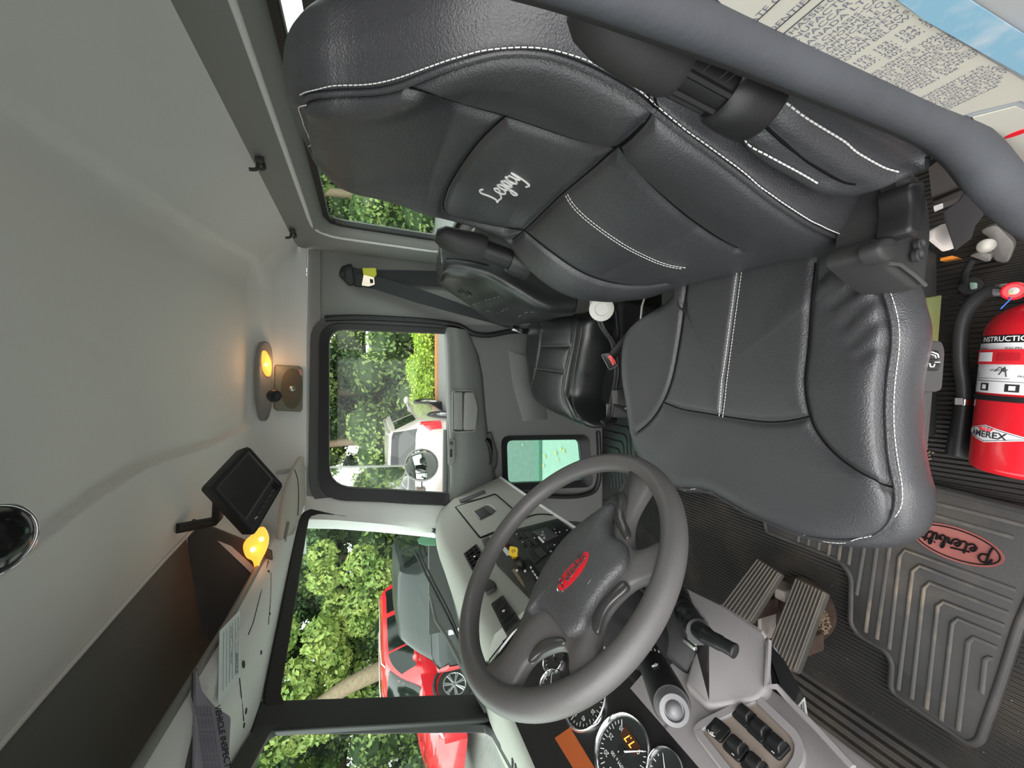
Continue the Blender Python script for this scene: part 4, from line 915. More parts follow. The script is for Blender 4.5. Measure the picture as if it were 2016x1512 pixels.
# ---- lower dash, knee panels, switch bezel ----
m = M(); m.slab([[R_(-.497, y, -.402), R_(-.478, y, -.43), R_(-.415, y, -.575), R_(-.40, y, -.60), R_(-.43, y, -.625), R_(-.56, y, -.64)] for y in (.44, .52)], (-.012, 0, -.01)); m.slab([[R_(-.497, y, -.402), R_(-.478, y, -.43), R_(-.434, y, -.532), R_(-.44, y, -.545), R_(-.50, y, -.56), R_(-.58, y, -.57)] for y in (.13, .25, .40, .445)], (-.012, 0, -.01)); obj('lower_dash', m, KNEE, dash, smooth=50)
m = M(); m.slab([[R_(-.49, y, -.42), R_(-.465, y, -.475), R_(-.47, y, -.55), R_(-.52, y, -.62)] for y in (.52, .62, .74)], (-.012, 0, -.01)); obj('column_opening', m, BLKM, dash, smooth=50)
kc = [(1335, 1150), (1352, 1157), (1425, 1192), (1497, 1240), (1507, 1258), (1514, 1350), (1490, 1375), (1405, 1388), (1388, 1386), (1347, 1345), (1372, 1262), (1392, 1232), (1378, 1200)]
m = plate(kc, pK, .018, -.004, .008, .005); obj('knee_cover', m, KNEE, dash, smooth=50)
kc2 = [(1375, 1190), (1385, 1186), (1420, 1222), (1470, 1260), (1480, 1290), (1460, 1310), (1398, 1352), (1378, 1345), (1376, 1268), (1402, 1240), (1392, 1206)]
m = M(); m.tube([P(a, b, pl=onp(pK, .016)) for a, b in ((1514, 1262), (1510, 1352), (1530, 1352), (1560, 1386), (1610, 1436), (1680, 1512))], .004, n=6); obj('panel_edge', m, KNEE, dash, smooth=60)
# black side panel beyond the knee cover, with a white sticker
blk = [(1496, 1245), (1512, 1262), (1545, 1300), (1578, 1362), (1572, 1372), (1556, 1412), (1515, 1352)]
m = plate(blk, (R_(-.45, .4, -.62), V(.8, -.1, .58).normalized()), .02, 0, .004, .003); obj('side_cover', m, BLKP, dash)
m = plate([(1584, 1372), (1592, 1422), (1562, 1400)], (R_(-.45, .4, -.62), V(.8, -.1, .58).normalized()), .002, .021, .001, 0); st = obj('sticker', m, WHITEP, dash, label='white sticker')
m = M(); ppl = (R_(-.45, .4, -.62), V(.8, -.1, .58).normalized()); [m.tube([P(a, b, pl=onp(ppl, .0242)), P(c_, d_, pl=onp(ppl, .0242))], .0005, n=4) for a, b, c_, d_ in ((1580, 1384), (1574, 1402)) and ((1582, 1382, 1584, 1406), (1578, 1386, 1580, 1406), (1574, 1394, 1576, 1406))]; obj('sticker_print', m, BLACKI, st)
# switch bezel
bz = [(1362, 1436), (1375, 1420), (1480, 1366), (1490, 1365), (1570, 1440), (1584, 1470), (1580, 1500), (1560, 1530), (1480, 1590)]
bo = px_loop(bz, .006, 4, pl=onp(pK, .010)); bi = inset(bo, .010, nK)
sb = obj('switch_bezel', frame(bo, bi, -nK * .012), KNEE, dash, bevel=.002)
m = M(); m.prism([p - nK * .004 for p in inset(bo, .007, nK)], -nK * .003); obj('switch_backing', m, mat('warm_grey_plastic', (.27, .22, .185), .55, bump=.1, bscale=600), sb)
pB = onp(pK, .006)
C8 = lambda pts: cpx(1260, 1340, 5.305, pts)
def rocker(c0, thumb=False, marks=True):
    c = P(*C8([c0])[0], pl=pB); u = (P(*C8([(c0[0] + 165, c0[1] + 150)])[0], pl=pB) - c); v = (P(*C8([(c0[0] + 150, c0[1] - 100)])[0], pl=pB) - c); u.normalize(); v = (v - u * v.dot(u)).normalized()
    k = .0118; base = rpoly([c + u * a * k + v * b * k for a, b in ((-1, -1), (1, -1), (1, 1), (-1, 1))], .004, 4)
    m = M(); m.prism([p + nK * .004 for p in base], -nK * .006, .0012); s = obj('rocker_switch', m, BLKP, sb, smooth=50)
    m = M()
    if thumb: m.tube([c + nK * .002 - v * .0035 - u * .004, c + nK * .002 - v * .0035 + u * .004 + v * 0], .0058, n=20); 
    else: m.loft([[c + nK * h + u * a * k + v * b * k for a, b in ((-w, l0), (w, l0), (w, l1), (-w, l1))] for h, w, l0, l1 in ((.004, .78, -.62, .86), (.010, .66, -.30, .70), (.0115, .6, -.12, .45))])
    obj('rocker_cap', m, BLKM if thumb else BLKP, s, bevel=0 if thumb else .0012)
    if marks:
        m = M(); m.tube([c + nK * .0045 - v * .010 + u * .002, c + nK * .0045 - v * .010 + u * .005], .0005, n=5); m.tube([c + nK * .0045 + v * .0095 + u * (.004 + .0012 * cos(t)) + v * (.0012 * sin(t)) for t in [k_ * pi / 5 for k_ in range(10)]], .0004, n=5, closed=True); obj('mark', m, WHITEP, s)
for c0, th in (((820, 520), True), ((1095, 375), False), ((1250, 525), False), ((1425, 690), False), ((1005, 710), False), ((1200, 900), False)): rocker(c0, th, c0[0] in (1425, 1005, 1200))
m = M(); c = P(*C8([(745, 540)])[0], pl=onp(pB, .0045)); m.tube(cr_spline([P(*C8([q])[0], pl=onp(pB, .0048)) for q in ((712, 512), (725, 545), (760, 575), (785, 580))], 4), .0005, n=5); m.tube([P(*C8([q])[0], pl=onp(pB, .0048)) for q in ((740, 535), (765, 545), (760, 565), (738, 550))], .0005, n=5, closed=True); obj('mark', m, WHITEP, sb)

# ================= STEERING WHEEL AND COLUMN =================
a_ = .7936; WC = R_(-.278, .549, -.288); wn = V(sin(a_), 0, cos(a_)); wu = V(cos(a_), 0, -sin(a_)); RW = .1965
RIM = mat('worn_wheel_rubber', (.082, .078, .077), .46, spec=.5, bump=.12, bscale=300, var=.14, vscale=14)
PADM = mat('wheel_pad_leathergrain', (.05, .05, .053), .42, spec=.55, bump=.5, bscale=330, detail=4)
PLS = mat('polished_black', (.035, .034, .034), .28, spec=.6, bump=.05, bscale=300, var=.25, vscale=25)
wheel = thing('steering_wheel', 'large dark grey four-spoke truck steering wheel with red oval badge', 'steering wheel', WC - wn * .05)
m = M(); m.tube([WC + wu * (RW * cos(t)) + NY * (RW * sin(t)) for t in [2 * pi * k / 120 for k in range(120)]], .0168, n=20, closed=True, up=None)
rim = obj('rim', m, RIM, wheel, smooth=80)
hp = (WC + wn * .002, wn)
hub_px = [(1245, 918), (1238, 934), (1211, 980), (1184, 1008), (1133, 1051), (1094, 1094), (1063, 1140), (1036, 1199), (1024, 1230), (1008, 1261), (989, 1289), (957, 1312), (955, 1345), (985, 1365), (1012, 1359), (1030, 1322), (1045, 1302), (1067, 1287), (1096, 1276), (1114, 1277), (1121, 1296), (1119, 1330), (1150, 1345), (1184, 1318), (1181, 1293), (1179, 1250), (1190, 1215), (1209, 1188), (1235, 1162), (1256, 1148), (1292, 1138), (1318, 1112), (1312, 1068), (1296, 1066), (1272, 1080), (1246, 1078), (1246, 1030), (1264, 990), (1282, 962), (1292, 935)]
def tri_dome(name, loop, nrm, prof, mt, par, **kw):
    """plate with rounded shoulders; prof: [(inset, height)] from the bottom outer edge inwards"""
    m = M(); m.loft([[p + nrm * h for p in (inset(loop, d, nrm) if d else loop)] for d, h in prof]); return obj(name, m, mt, par, **kw)
hubl = smoothed_loop = resample(cr_spline([P(a, b, pl=hp) for a, b in hub_px], 4, True), 220, True)
def relax(loop, k):
    for _ in range(k): loop = [(loop[i - 1] + loop[i] * 2 + loop[(i + 1) % len(loop)]) / 4 for i in range(len(loop))]
    return loop
hubl = relax(hubl, 4)
hub = tri_dome('spoke_frame', hubl, wn, [(.003, -.012), (0, -.009), (0, -.004), (.002, .002), (.006, .006)], RIM, wheel, smooth=60)
pad_px = cpx(860, 840, 2.563, [(905, 395), (840, 430), (740, 505), (640, 605), (560, 725), (500, 850), (470, 960), (520, 930), (580, 960), (640, 1040), (680, 1075), (760, 1030), (785, 960), (830, 880), (900, 790), (960, 730), (975, 660), (960, 600), (905, 560), (885, 480)])
padl = relax(resample(cr_spline([P(a, b, pl=(hp[0] + wn * .006, wn)) for a, b in pad_px], 4, True), 160, True), 3)
pc_ = sum(padl, Vector()) / len(padl)
m = M(); m.loft([[p - wn * .002 for p in padl], [p + wn * .004 for p in padl]] + [[pc_ + (p - pc_) * k + wn * h for p in padl] for k, h in ((.985, .009), (.95, .012), (.88, .0145), (.7, .017), (.5, .018), (.3, .0185), (.1, .0188))]); wpad = obj('horn_pad', m, PADM, wheel, smooth=70)
# glossy insets beside the spokes
for pix in ([(1195, 985), (1222, 968), (1236, 985), (1228, 1010), (1240, 1050), (1232, 1064), (1212, 1030), (1195, 1010)], [(1165, 1228), (1182, 1190), (1222, 1146), (1238, 1158), (1206, 1188), (1190, 1212), (1178, 1250)], [(1040, 1300), (1058, 1270), (1085, 1256), (1112, 1258), (1112, 1270), (1090, 1276), (1064, 1288), (1046, 1304)]):
    L = relax(resample(cr_spline([P(a, b, pl=(hp[0] + wn * .006, wn)) for a, b in pix], 4, True), 60, True), 2)
    tri_dome('spoke_inset', L, wn, [(0, -.004), (0, .0012), (.002, .003)], PLS, wheel, smooth=60)
def ell(c, maj, mnr, n=56): return [c + maj * cos(2 * pi * k / n) + mnr * sin(2 * pi * k / n) for k in range(n)]
ep = (hp[0] + wn * .0235, wn); ec = P(1130, 1124, pl=ep); em = P(1159.5, 1086, pl=ep) - ec; en = P(1144, 1131, pl=ep) - ec; en = en - em.normalized() * en.dot(em.normalized())
REDB = mat('red_enamel', (.62, .008, .02), .3, spec=.6)
m = M(); m.loft([[p - wn * .006 for p in ell(ec, em * 1.03, en * 1.08)], [p + wn * .0006 for p in ell(ec, em * 1.03, en * 1.08)], ell(ec, em * .97, en * .92)]); em_o = obj('badge_rim', m, CHROME, wpad, smooth=50)
m = M(); m.loft([[p - wn * .001 for p in ell(ec, em * .97, en * .92)], [p + wn * .001 for p in ell(ec, em * .95, en * .9)], [p + wn * .0016 for p in ell(ec, em * .5, en * .5)]]); obj('badge', m, REDB, wpad, smooth=50, label='red oval badge')
up_ = wn.cross(em.normalized()); sc_ = em.length * 1.55 / sum(GLY[c][0] for c in 'PeTerbilt')
m = script('PeTerbilt', ec - em * .80 - up_ * sc_ * .7 + wn * .0022, em, up_, sc_, .0009, .05); obj('badge_script', m, mat('dark_silver', (.10, .09, .09), .35, metal=.5), wpad)
# horn mark
m = M(); 
for q in ([(1131, 1155), (1142, 1146), (1147, 1136)], [(1149, 1153), (1158, 1149), (1165, 1138)]): m.tube(cr_spline([P(a, b, pl=(hp[0] + wn * .0222, wn)) for a, b in q], 4), .0008, n=5)
obj('horn_mark', m, mat('grey_print', (.25, .25, .25), .5), wpad)
col_ = thing('steering_column', 'black steering column shroud with boot below the wheel', 'steering column', R_(-.5, .549, -.6))
m = M(); m.lathe(WC - wn * .03, -wn, [(0, .045), (.02, .060), (.06, .062), (.12, .055), (.20, .05), (.34, .045)], 28); obj('shroud', m, BLKP, col_, smooth=60)
m = M(); L = [P(a, b, pl=(R_(-.43, .5, -.47), V(.6, -.5, .62).normalized())) for a, b in ((1290, 1120), (1330, 1180), (1362, 1236), (1372, 1290), (1360, 1330), (1330, 1310), (1290, 1270), (1260, 1200))]; m.prism(relax(resample(cr_spline(L, 4, True), 50, True), 2), V(-.03, .02, -.03), .006); obj('lower_cover', m, BLKP, col_, smooth=50)
# multifunction stalk
stk = thing('indicator_stalk', 'thick black indicator stalk with silver end button and white symbols', 'stalk', P(1275, 1285, X=-.41))
s0 = P(1262, 1255, X=-.42); s1 = P(1328, 1400, X=-.345); sa = (s1 - s0).normalized(); SL = (s1 - s0).length
m = M(); m.lathe(s0, sa, [(0, .014), (SL * .1, .0165), (SL * .50, .018), (SL * .51, .0168), (SL * .53, .0168), (SL * .54, .0195), (SL * .8, .0205), (SL * .93, .0205), (SL * .95, .019)], 32); obj('stalk_body', m, BLKP, stk, smooth=40)
m = M(); m.lathe(s0 + sa * SL * .93, sa, [(0, .0195), (.006, .0175), (.012, .0160), (.016, .0150), (.017, .0105), (.014, .0098), (.014, .001)], 36); obj('end_ring', m, mat('silver_plastic', (.10, .10, .105), .35, spec=.6), stk, smooth=50)
m = M(); m.lathe(s0 + sa * (SL * .93 + .012), sa, [(0, .0088), (.005, .0084), (.008, .005), (.009, .001)], 30); obj('end_button', m, MATS['silver_plastic'], stk, smooth=60)
vd = (V(0, 0, CZ) - s0).normalized(); vu = (vd - sa * vd.dot(sa)).normalized(); vw = sa.cross(vu)
m = M()
for k in range(7): 
    t = radians(-50 + k * 16); d_ = vu * cos(t) + vw * sin(t); m.tube([s0 + sa * SL * .465 + d_ * .0182, s0 + sa * SL * .495 + d_ * .0184], .0009, n=5)
for (t0, f_) in ((-14, .30), (6, .40), (0, .74)):
    t = radians(t0); d_ = vu * cos(t) + vw * sin(t); e_ = sa.cross(d_); rr_ = .0185 if f_ < .5 else .0210; o = s0 + sa * SL * f_ + d_ * rr_
    m.tube([o + sa * a * .0012 + e_ * b * .0012 for a, b in ((-3, -2), (0, -4), (3, -2), (1, -2), (1, 2), (-1, 2), (-1, -2))], .0007, n=5, closed=True)
obj('symbol', m, WHITEP, stk, kind='stuff')
# tilt lever with ribbed boot
tl = thing('column_tilt_lever', 'black curved lever with ribbed boot right of the column', 'lever', P(1345, 1185, X=-.40))
tl['label'] = 'black curved lever with ribbed rubber boot in front of the knee panel'
pts = cr_spline([P(a, b, X=x) for a, b, x in ((1338, 1172, -.40), (1346, 1198, -.385), (1358, 1220, -.37), (1376, 1244, -.36))], 8)
m = M(); m.tube(pts, [.0135 + .0042 * cos(k * 2 * pi / 4) for k in range(len(pts))], n=18); obj('ribbed_boot', m, BLKP, tl, smooth=60)
m = M(); pts = cr_spline([P(a, b, X=x) for a, b, x in ((1372, 1238, -.36), (1392, 1252, -.352), (1418, 1266, -.347), (1440, 1278, -.345), (1450, 1284, -.345))], 5); m.tube(pts, [.012] * 6 + [.010] * 5 + [.009] * 5 + [.0095] * 3 + [.008, .003], n=14); obj('lever_arm', m, BLKP, tl, smooth=60)
m = M(); m.box(P(1364, 1258, X=-.40), (.010, .018, .006)); m.box(P(1358, 1268, X=-.41), (.006, .024, .006)); obj('bracket', m, STEEL, tl, bevel=.001)

# ================= FLOOR LEVEL =================
MATR = mat('floor_mat_rubber', (.024, .0235, .023), .6, spec=.35, bump=.2, bscale=250, dirt=(.075, .062, .048), dscale=7, damt=.55)
RIDGE = mat('dusty_ridge_rubber', (.060, .058, .055), .65, spec=.3, dirt=(.19, .15, .105), dscale=9, damt=.85)
C1 = lambda pts: cpx(1400, 840, 2.25, pts)
mat_px = C1([(225, 425), (235, 472), (560, 600), (605, 660), (600, 870), (640, 930), (760, 1000), (782, 1040), (775, 1150), (800, 1190), (1150, 1430), (1205, 1415), (1300, 1150), (1386, 880)]) + [(2060, 1140), (2110, 1035), (2070, 1012), (1800, 945), (1600, 900), (1480, 900)]
MZ = .016
fm = thing('floor_mat', 'dark grey ridged rubber floor mat with red oval logo under the driver seat', 'floor mat', P(1850, 1200, Z=.002))
m = M(); ml = rpoly([P(a, b, Z=MZ) for a, b in mat_px], .03, 5); m.loft([[p - V(0, 0, .014) for p in ml], [p - V(0, 0, .002) for p in ml], inset(ml, .003, NZ)]); obj('mat_sheet', m, MATR, fm, smooth=40)
def border(loop, n=2):
    pass
m = M(); m.tube(inset(ml, .008, NZ), .006, n=8, closed=True, flat=.6); obj('raised_rim', m, MATR, fm, smooth=60)
m = M(); inl = inset(ml, .022, NZ)
rid = [[(790, 985), (835, 575), (860, 545), (1350, 725)], [(830, 1165), (892, 640), (925, 615), (1335, 775)], [(890, 1205), (942, 715), (970, 690), (1320, 828)], [(955, 1250), (1003, 795), (1030, 775), (1300, 882)], [(1020, 1300), (1068, 872), (1095, 850), (1285, 932)], [(1095, 1345), (1140, 955), (1165, 935), (1268, 980)], [(1200, 1180), (1215, 1035), (1235, 1025), (1250, 1030)],
       [(645, 745), (690, 470)], [(685, 910), (745, 460)], [(735, 940), (800, 470)], [(610, 610), (622, 520)], [(565, 590), (577, 510)], [(520, 570), (528, 510)], [(475, 545), (482, 505)], [(430, 525), (434, 495)], [(385, 510), (390, 480)],
       [(905, 318), (1130, 372), (1400, 442)], [(905, 368), (1340, 492)], [(905, 290), (1390, 400)]]
for r_ in rid[:-1]:
    q = [P(a, b, Z=MZ + .001) for a, b in C1(r_)]; m.tube(cr_spline(q, 3) if len(q) > 4 else q, .0042, n=6, flat=.8)
obj('ridge', m, RIDGE, fm, smooth=60, kind='stuff')
C4b = lambda pts: cpx(1780, 900, 6.3, pts)
oc = P(*C4b([(625, 1075)])[0], Z=MZ + .002); om = P(*C4b([(1240, 1270)])[0], Z=MZ + .002) - oc; on = P(*C4b([(560, 1268)])[0], Z=MZ + .002) - oc; on = on - om.normalized() * on.dot(om.normalized())
om = om * 1.0
m = M(); m.loft([[p - NZ * .003 for p in ell(oc, om, on)], [p + NZ * .001 for p in ell(oc, om, on)], ell(oc, om * .97, on * .94)]); lg = obj('logo_oval', m, mat('dusty_red_rubber', (.20, .060, .052), .6, var=.2, vscale=30), fm, smooth=40, label='dusty red oval logo')
m = M(); m.tube([p + NZ * .001 for p in ell(oc, om * .93, on * .86)], .0012, n=6, closed=True); obj('logo_line', m, GAP, lg)
rt_ = -om; up_ = NZ.cross(rt_.normalized())
sc2 = om.length * 1.50 / sum(GLY[c][0] for c in 'PeTerbilt')
m = script('PeTerbilt', oc - rt_ * .78 - up_ * sc2 * .8 + NZ * .002, rt_, up_, sc2, .0018, .05); obj('logo_script', m, GAP, lg)
# passenger mat
fm2 = thing('floor_mat', 'black ridged rubber floor mat in the passenger footwell', 'floor mat', P(1215, 900, Z=.002))
L = rpoly([P(a, b, Z=.014) for a, b in ((1182, 812), (1176, 1000), (1260, 1010), (1275, 830), (1262, 800))], .02, 4); m = M(); m.loft([[p - V(0, 0, .012) for p in L], L, inset(L, .003, NZ)]); obj('mat_sheet', m, mat('black_mat_rubber', (.025, .028, .027), .5, spec=.4), fm2)
m = M()
for k in range(7):
    o = k * 8; q = [P(1184 + o * .55, 968 - k * 2 , Z=.016), P(1186 + o, 850 - 8 + o * .8 + 12, Z=.016)] if False else [P(1188 + k * 0, 832 + k * 15, Z=.016), P(1236 - k * 6.5, 842 + k * 14, Z=.016), P(1240 - k * 6.5, 850 + k * 14, Z=.016), P(1243 - k * 6.5, 960, Z=.016)]
    m.tube(q, .004, n=6)
for k in range(5): m.tube([P(1188 + k * 10, 985, Z=.016), P(1252 - 0 * k, 985 + 0 * k, Z=.016)][:2] if k == 0 else [P(1246 + k * 4, 845, Z=.016), P(1246 + k * 4, 985, Z=.016)], .004, n=6)
obj('ridge', m, mat('black_mat_rubber', (.025, .028, .027), .5, spec=.4), fm2, smooth=60, kind='stuff')
# rusty pedal well and debris
RUST = mat('rust', (.035, .019, .012), .85, var=.9, vscale=45, bump=.8, bscale=120)
m = M(); L = relax(resample(cr_spline([P(a, b, Z=.010) for a, b in ((1530, 1150), (1575, 1135), (1625, 1170), (1642, 1205), (1641, 1235), (1620, 1260), (1590, 1270), (1560, 1262), (1520, 1215), (1500, 1200))], 4, True), 50, True), 2); m.loft([[p - V(0, 0, .01) for p in L], L]); obj('floor_hatch', m, RUST, smooth=0, label='rusty worn floor opening behind the ribbed pedals', cat='floor hatch')
m = M()
for k in range(420):
    a = random.random() * 2 * pi; r = random.random() ** .6; cx, cy = P(1612, 1218, Z=.012).xy; c = V(cx + .042 * r * cos(a), cy + .03 * r * sin(a), .013); s = random.uniform(.001, .005); m.box(c, (s, s * random.uniform(.5, 1.4), s * .6), (V(cos(a), sin(a), 0), V(-sin(a), cos(a), 0), NZ))
for k in range(60):
    c = P(1822 + random.gauss(0, 5), 880 + random.gauss(0, 18), Z=.003); s = random.uniform(.001, .004); m.box(c, (s, s, s * .5))
for k in range(120):
    c = P(random.uniform(1400, 2010), random.uniform(960, 1500), Z=.003); s = random.uniform(.0008, .002); m.box(c, (s, s, s * .5))
obj('grit', m, mat('grit_brown', (.17, .12, .08), .9, var=.6, vscale=80), label='loose grit and crumbs scattered over the ribbed floor', cat='dirt', kind='stuff')
def pedal(name, pix, Zc, label, nr, depth):
    pn = V(.50, 0, .866).normalized(); pc0 = P(sum(a for a, b in pix) / 4, sum(b for a, b in pix) / 4, Z=Zc); pl = (pc0, pn)
    t = thing(name, label, 'pedal', pc0 - V(0, 0, Zc - .01)); q = [P(a, b, pl=pl) for a, b in pix]
    m = M(); m.prism(rpoly(q, .008, 4), -pn * .02, .004); pp = obj('pedal_pad', m, mat('pedal_rubber', (.035, .032, .027), .6, dirt=(.08, .065, .048), dscale=14), t, smooth=50)
    m = M()
    for k in range(nr):
        f = (k + .7) / (nr + .4); a = q[0].lerp(q[1], f); b = q[3].lerp(q[2], f); m.tube([a.lerp(b, .02) + pn * .0012, a.lerp(b, .98) + pn * .0012], .0024, n=6)
    obj('pedal_rib', m, mat('pedal_rib_rubber', (.065, .057, .047), .6, dirt=(.13, .105, .075), dscale=12), pp, kind='stuff')
    m = M(); m.box(pc0 - V(.06, 0, .05) , (.05, .03, .10)); obj('pedal_arm', m, RUST, t, bevel=.004)
    return t
pedal('brake_pedal', [(1565, 1135), (1627, 1165), (1568, 1325), (1500, 1300)], .12, 'ribbed rubber pedal nearer the door, longer of the two', 9, .1)
pedal('accelerator_pedal', [(1490, 1097), (1538, 1128), (1476, 1226), (1415, 1195)], .12, 'ribbed rubber pedal nearer the cab centre, shorter of the two', 8, .1)
m = M(); m.box(P(1545, 1168, Z=.05), (.05, .05, .05), taper=.6); m.box(P(1510, 1225, Z=.06), (.10, .012, .07)); obj('pedal_bracket', m, mat('flaking_paint_metal', (.25, .22, .20), .6, dirt=(.10, .03, .02), dscale=30), bevel=.004, label='flaking metal bracket between the two pedals', cat='bracket')

# ---- fire extinguisher lying beside the seat ----
REDP = mat('gloss_red_paint', (.54, .009, .018), .28, spec=.55, coat=.4, bump=.02, bscale=60)
er = .075; e0 = V(.136, .303, er + .003); e1 = V(-.168, .326, er + .003); ea = (e1 - e0).normalized(); EL_ = (e1 - e0).length
fe = thing('fire_extinguisher', 'red fire extinguisher lying on the floor between seat and door', 'fire extinguisher', (e0 + e1) / 2 - V(0, 0, er + .003))
m = M(); m.lathe(e0, ea, [(-.012, .018), (-.010, .030), (0, .050), (.012, .064), (.03, .073), (.045, er), (EL_ - .012, er), (EL_ - .004, er - .003), (EL_, er - .010), (EL_ - .004, er - .014), (EL_ - .005, .001)], 64); obj('cylinder', m, REDP, fe, smooth=50)
ez = V(0, 0, 1); ey = ea.cross(ez).normalized(); 
if ey.y < 0: ey = -ey        # towards the far side
def cyl(s, ang, r=er): return e0 + ea * s + ez * (cos(ang) * r) + ey * (sin(ang) * r)
def band(name, s0, s1, mt, dr, a0=-pi, a1=pi, n=60, par=fe, th=True, **kw):
    m = M(); rows = [[cyl(s0 + (s1 - s0) * j / 3, a0 + (a1 - a0) * k / n, er + dr) for k in range(n + 1)] for j in range(4)]; m.grid(rows); return obj(name, m, mt, par, smooth=60, **kw)
lb = band('instruction_label', .052, .156, mat('label_white', (.74, .74, .76), .4), .0004, -1.9, 1.75)
band('label_header', .050, .064, BLKP, .0007, -1.9, 1.75, par=lb)
def wrap(s, acen, h): return lambda v: cyl(s - v.y, acen - v.x / er, er + .0011)
def cyltext(txt, s, acen, h, mt, name, par, **kw):
    return TXT(txt, V(0, 0, 0), NY, NX, h, mt, name, par, curve=lambda v: cyl(s - v.y, acen - v.x / er, er + .0012), **kw)
cyltext('INSTRUCTIONS', .0572, .35, .0125, mat('white_print', (.8, .8, .78), .6), 'header_text', lb, bold=True)
for k, (s, a, t) in enumerate(((.074, 1.0, 'TIRAR EL ANILLO'), (.074, .2, 'PULL PIN'), (.118, 1.2, 'MANTENER'), (.123, 1.2, 'VERTICALMENTE'), (.114, .45, 'APUNTAR'), (.124, -.1, 'PRESIONAR'), (.118, -.5, 'AIM'))): cyltext(t, s, a, .0052, BLACKI, 'label_text', lb)
m = M(); rr_ = [cyl(.134, a, er + .0009) for a in np.linspace(-1.8, 1.7, 50)]; m.tube(rr_, .0004, n=4); rr_ = [cyl(.129, a, er + .0009) for a in np.linspace(.2, 1.7, 30)]; m.tube(rr_, .0003, n=4); obj('label_rule', m, BLACKI, lb)
for a in (1.25, .72, .15):
    m = M(); m.grid([[cyl(s, a + q, er + .0008) for q in np.linspace(-.12, .12, 6)] for s in (.138, .152)]); ic = obj('pictogram', m, BLACKI, lb)
    m = M(); m.grid([[cyl(s, a + q, er + .0013) for q in np.linspace(-.06, .05, 6)] for s in (.141, .149)]); obj('pictogram_figure', m, WHITEP, ic)
m = M(); m.tube([cyl(.112 + .004 * sin(k), .25 + k * .03, er + .001) for k in range(9)], .0006, n=4); m.tube([cyl(.108, .30, er + .001), cyl(.125, .26, er + .001)], .0008, n=4); m.tube([cyl(.108, .30, er + .001), cyl(.122, .40, er + .001)], .0008, n=4); obj('figure_drawing', m, BLACKI, lb)
band('clamp_strap', .079, .100, mat('red_strap', (.42, .012, .02), .4), .0022, -pi, pi)
bkl = band('strap_buckle', .076, .103, mat('red_buckle', (.62, .02, .03), .35), .0045, -.20, .98)
band('buckle_window', .081, .098, mat('label_white', (.74, .74, .76), .4), .0052, .52, .90, par=bkl); band('buckle_tab', .083, .096, mat('red_strap', (.42, .012, .02), .4), .0056, .05, .42, par=bkl)
band('rubber_strap', .160, .170, BLKP, .0022, -pi, pi)
m = M(); n_ = 14
def dia(k): 
    out = []
    for (sa_, aa), (sb_, ab_) in zip(((0, 1), (1, 0), (0, -1), (-1, 0)), ((1, 0), (0, -1), (-1, 0), (0, 1))):
        for j in range(n_): t = j / n_; out.append(cyl(.232 + .0165 * k * (sa_ + (sb_ - sa_) * t), .56 + .86 * k * (aa + (ab_ - aa) * t), er + .0005 + .0002 * (1 - k)))
    return out
L0 = dia(1); rows = [dia(k) for k in (1, .8, .6, .4, .2, .02)]; m.loft(rows, False, True); dl = obj('diamond_label', m, mat('label_white', (.74, .74, .76), .4), fe, smooth=60)
m = M(); m.tube([p + (p - cyl(.232, .56, 0)).normalized() * .0003 for p in dia(.86)], .0005, n=4, closed=True); obj('label_outline', m, BLACKI, dl)
cyltext('AMEREX', .2335, .55, .0165, BLACKI, 'brand_text', dl, bold=True)
m = M()
for k in range(5): q = -.12 + k * .06; m.tube([cyl(.2265, .56 + q * .9, er + .001), cyl(.2205, .56 + q * 1.5, er + .001)], .0013, n=5)
obj('flame_mark', m, mat('red_print', (.7, .03, .04), .5), dl)
# valve head, gauge, hose, horn
m = M(); m.lathe(e0 - ea * .01, -ea, [(0, .022), (.012, .022), (.014, .018), (.045, .018), (.047, .012), (.055, .001)], 28); obj('valve_neck', m, mat('dark_red_paint', (.30, .02, .02), .4), fe, smooth=50)
m = M(); m.box(e0 - ea * .045 + V(0, -.02, .0), (.05, .06, .03), taper=.8); m.tube([e0 - ea * .05, e0 - ea * .08 + V(0, -.04, .02), e0 - ea * .07 + V(0, -.10, .03)], .010, n=8); obj('valve_body', m, STEEL, fe, bevel=.004)
gc = P(1996, 573, Z=.115); gn = (V(0, 0, CZ) - gc).normalized(); m = M(); m.lathe(gc, gn, [(-.02, .013), (-.004, .016), (.004, .016), (.006, .0135), (.003, .0125), (.003, .001)], 28); gg = obj('pressure_gauge', m, mat('red_buckle', (.62, .02, .03), .35), fe, smooth=50)
m = M(); m.lathe(gc, gn, [(.0035, .0065), (.0038, .006)], 20); obj('gauge_dial', m, mat('dial_grey', (.35, .36, .34), .4), gg)
m = M(); m.tube([gc + gn * .0045, gc + gn * .0045 + V(-.005, .006, 0)], .0009, n=5); obj('gauge_needle', m, mat('yellow_plastic', (.8, .53, .03), .4), gg)
hz = .10
hp_ = cr_spline([P(a, b, Z=z) for a, b, z in ((1985, 571, .10), (1968, 573, .10), (1940, 578, .095), (1915, 596, .085), (1898, 625, .07), (1891, 665, .055), (1891, 715, .045), (1897, 755, .04), (1898, 785, .038))], 6)
m = M(); m.tube(hp_, .0125, n=14); obj('hose', m, mat('hose_rubber', (.03, .03, .032), .45, spec=.5), fe, smooth=70)
m = M(); m.tube(hp_[:8], .0137, n=14); obj('hose_crimp', m, CHROME, fe, smooth=60)
h0 = P(1898, 790, Z=.036); h1 = P(1884, 896, Z=.036); m = M(); m.tube([h0, h0.lerp(h1, .3), h0.lerp(h1, .75), h1], [.0145, .0150, .017, .0185], n=20); obj('discharge_horn', m, BLKP, fe, smooth=50)
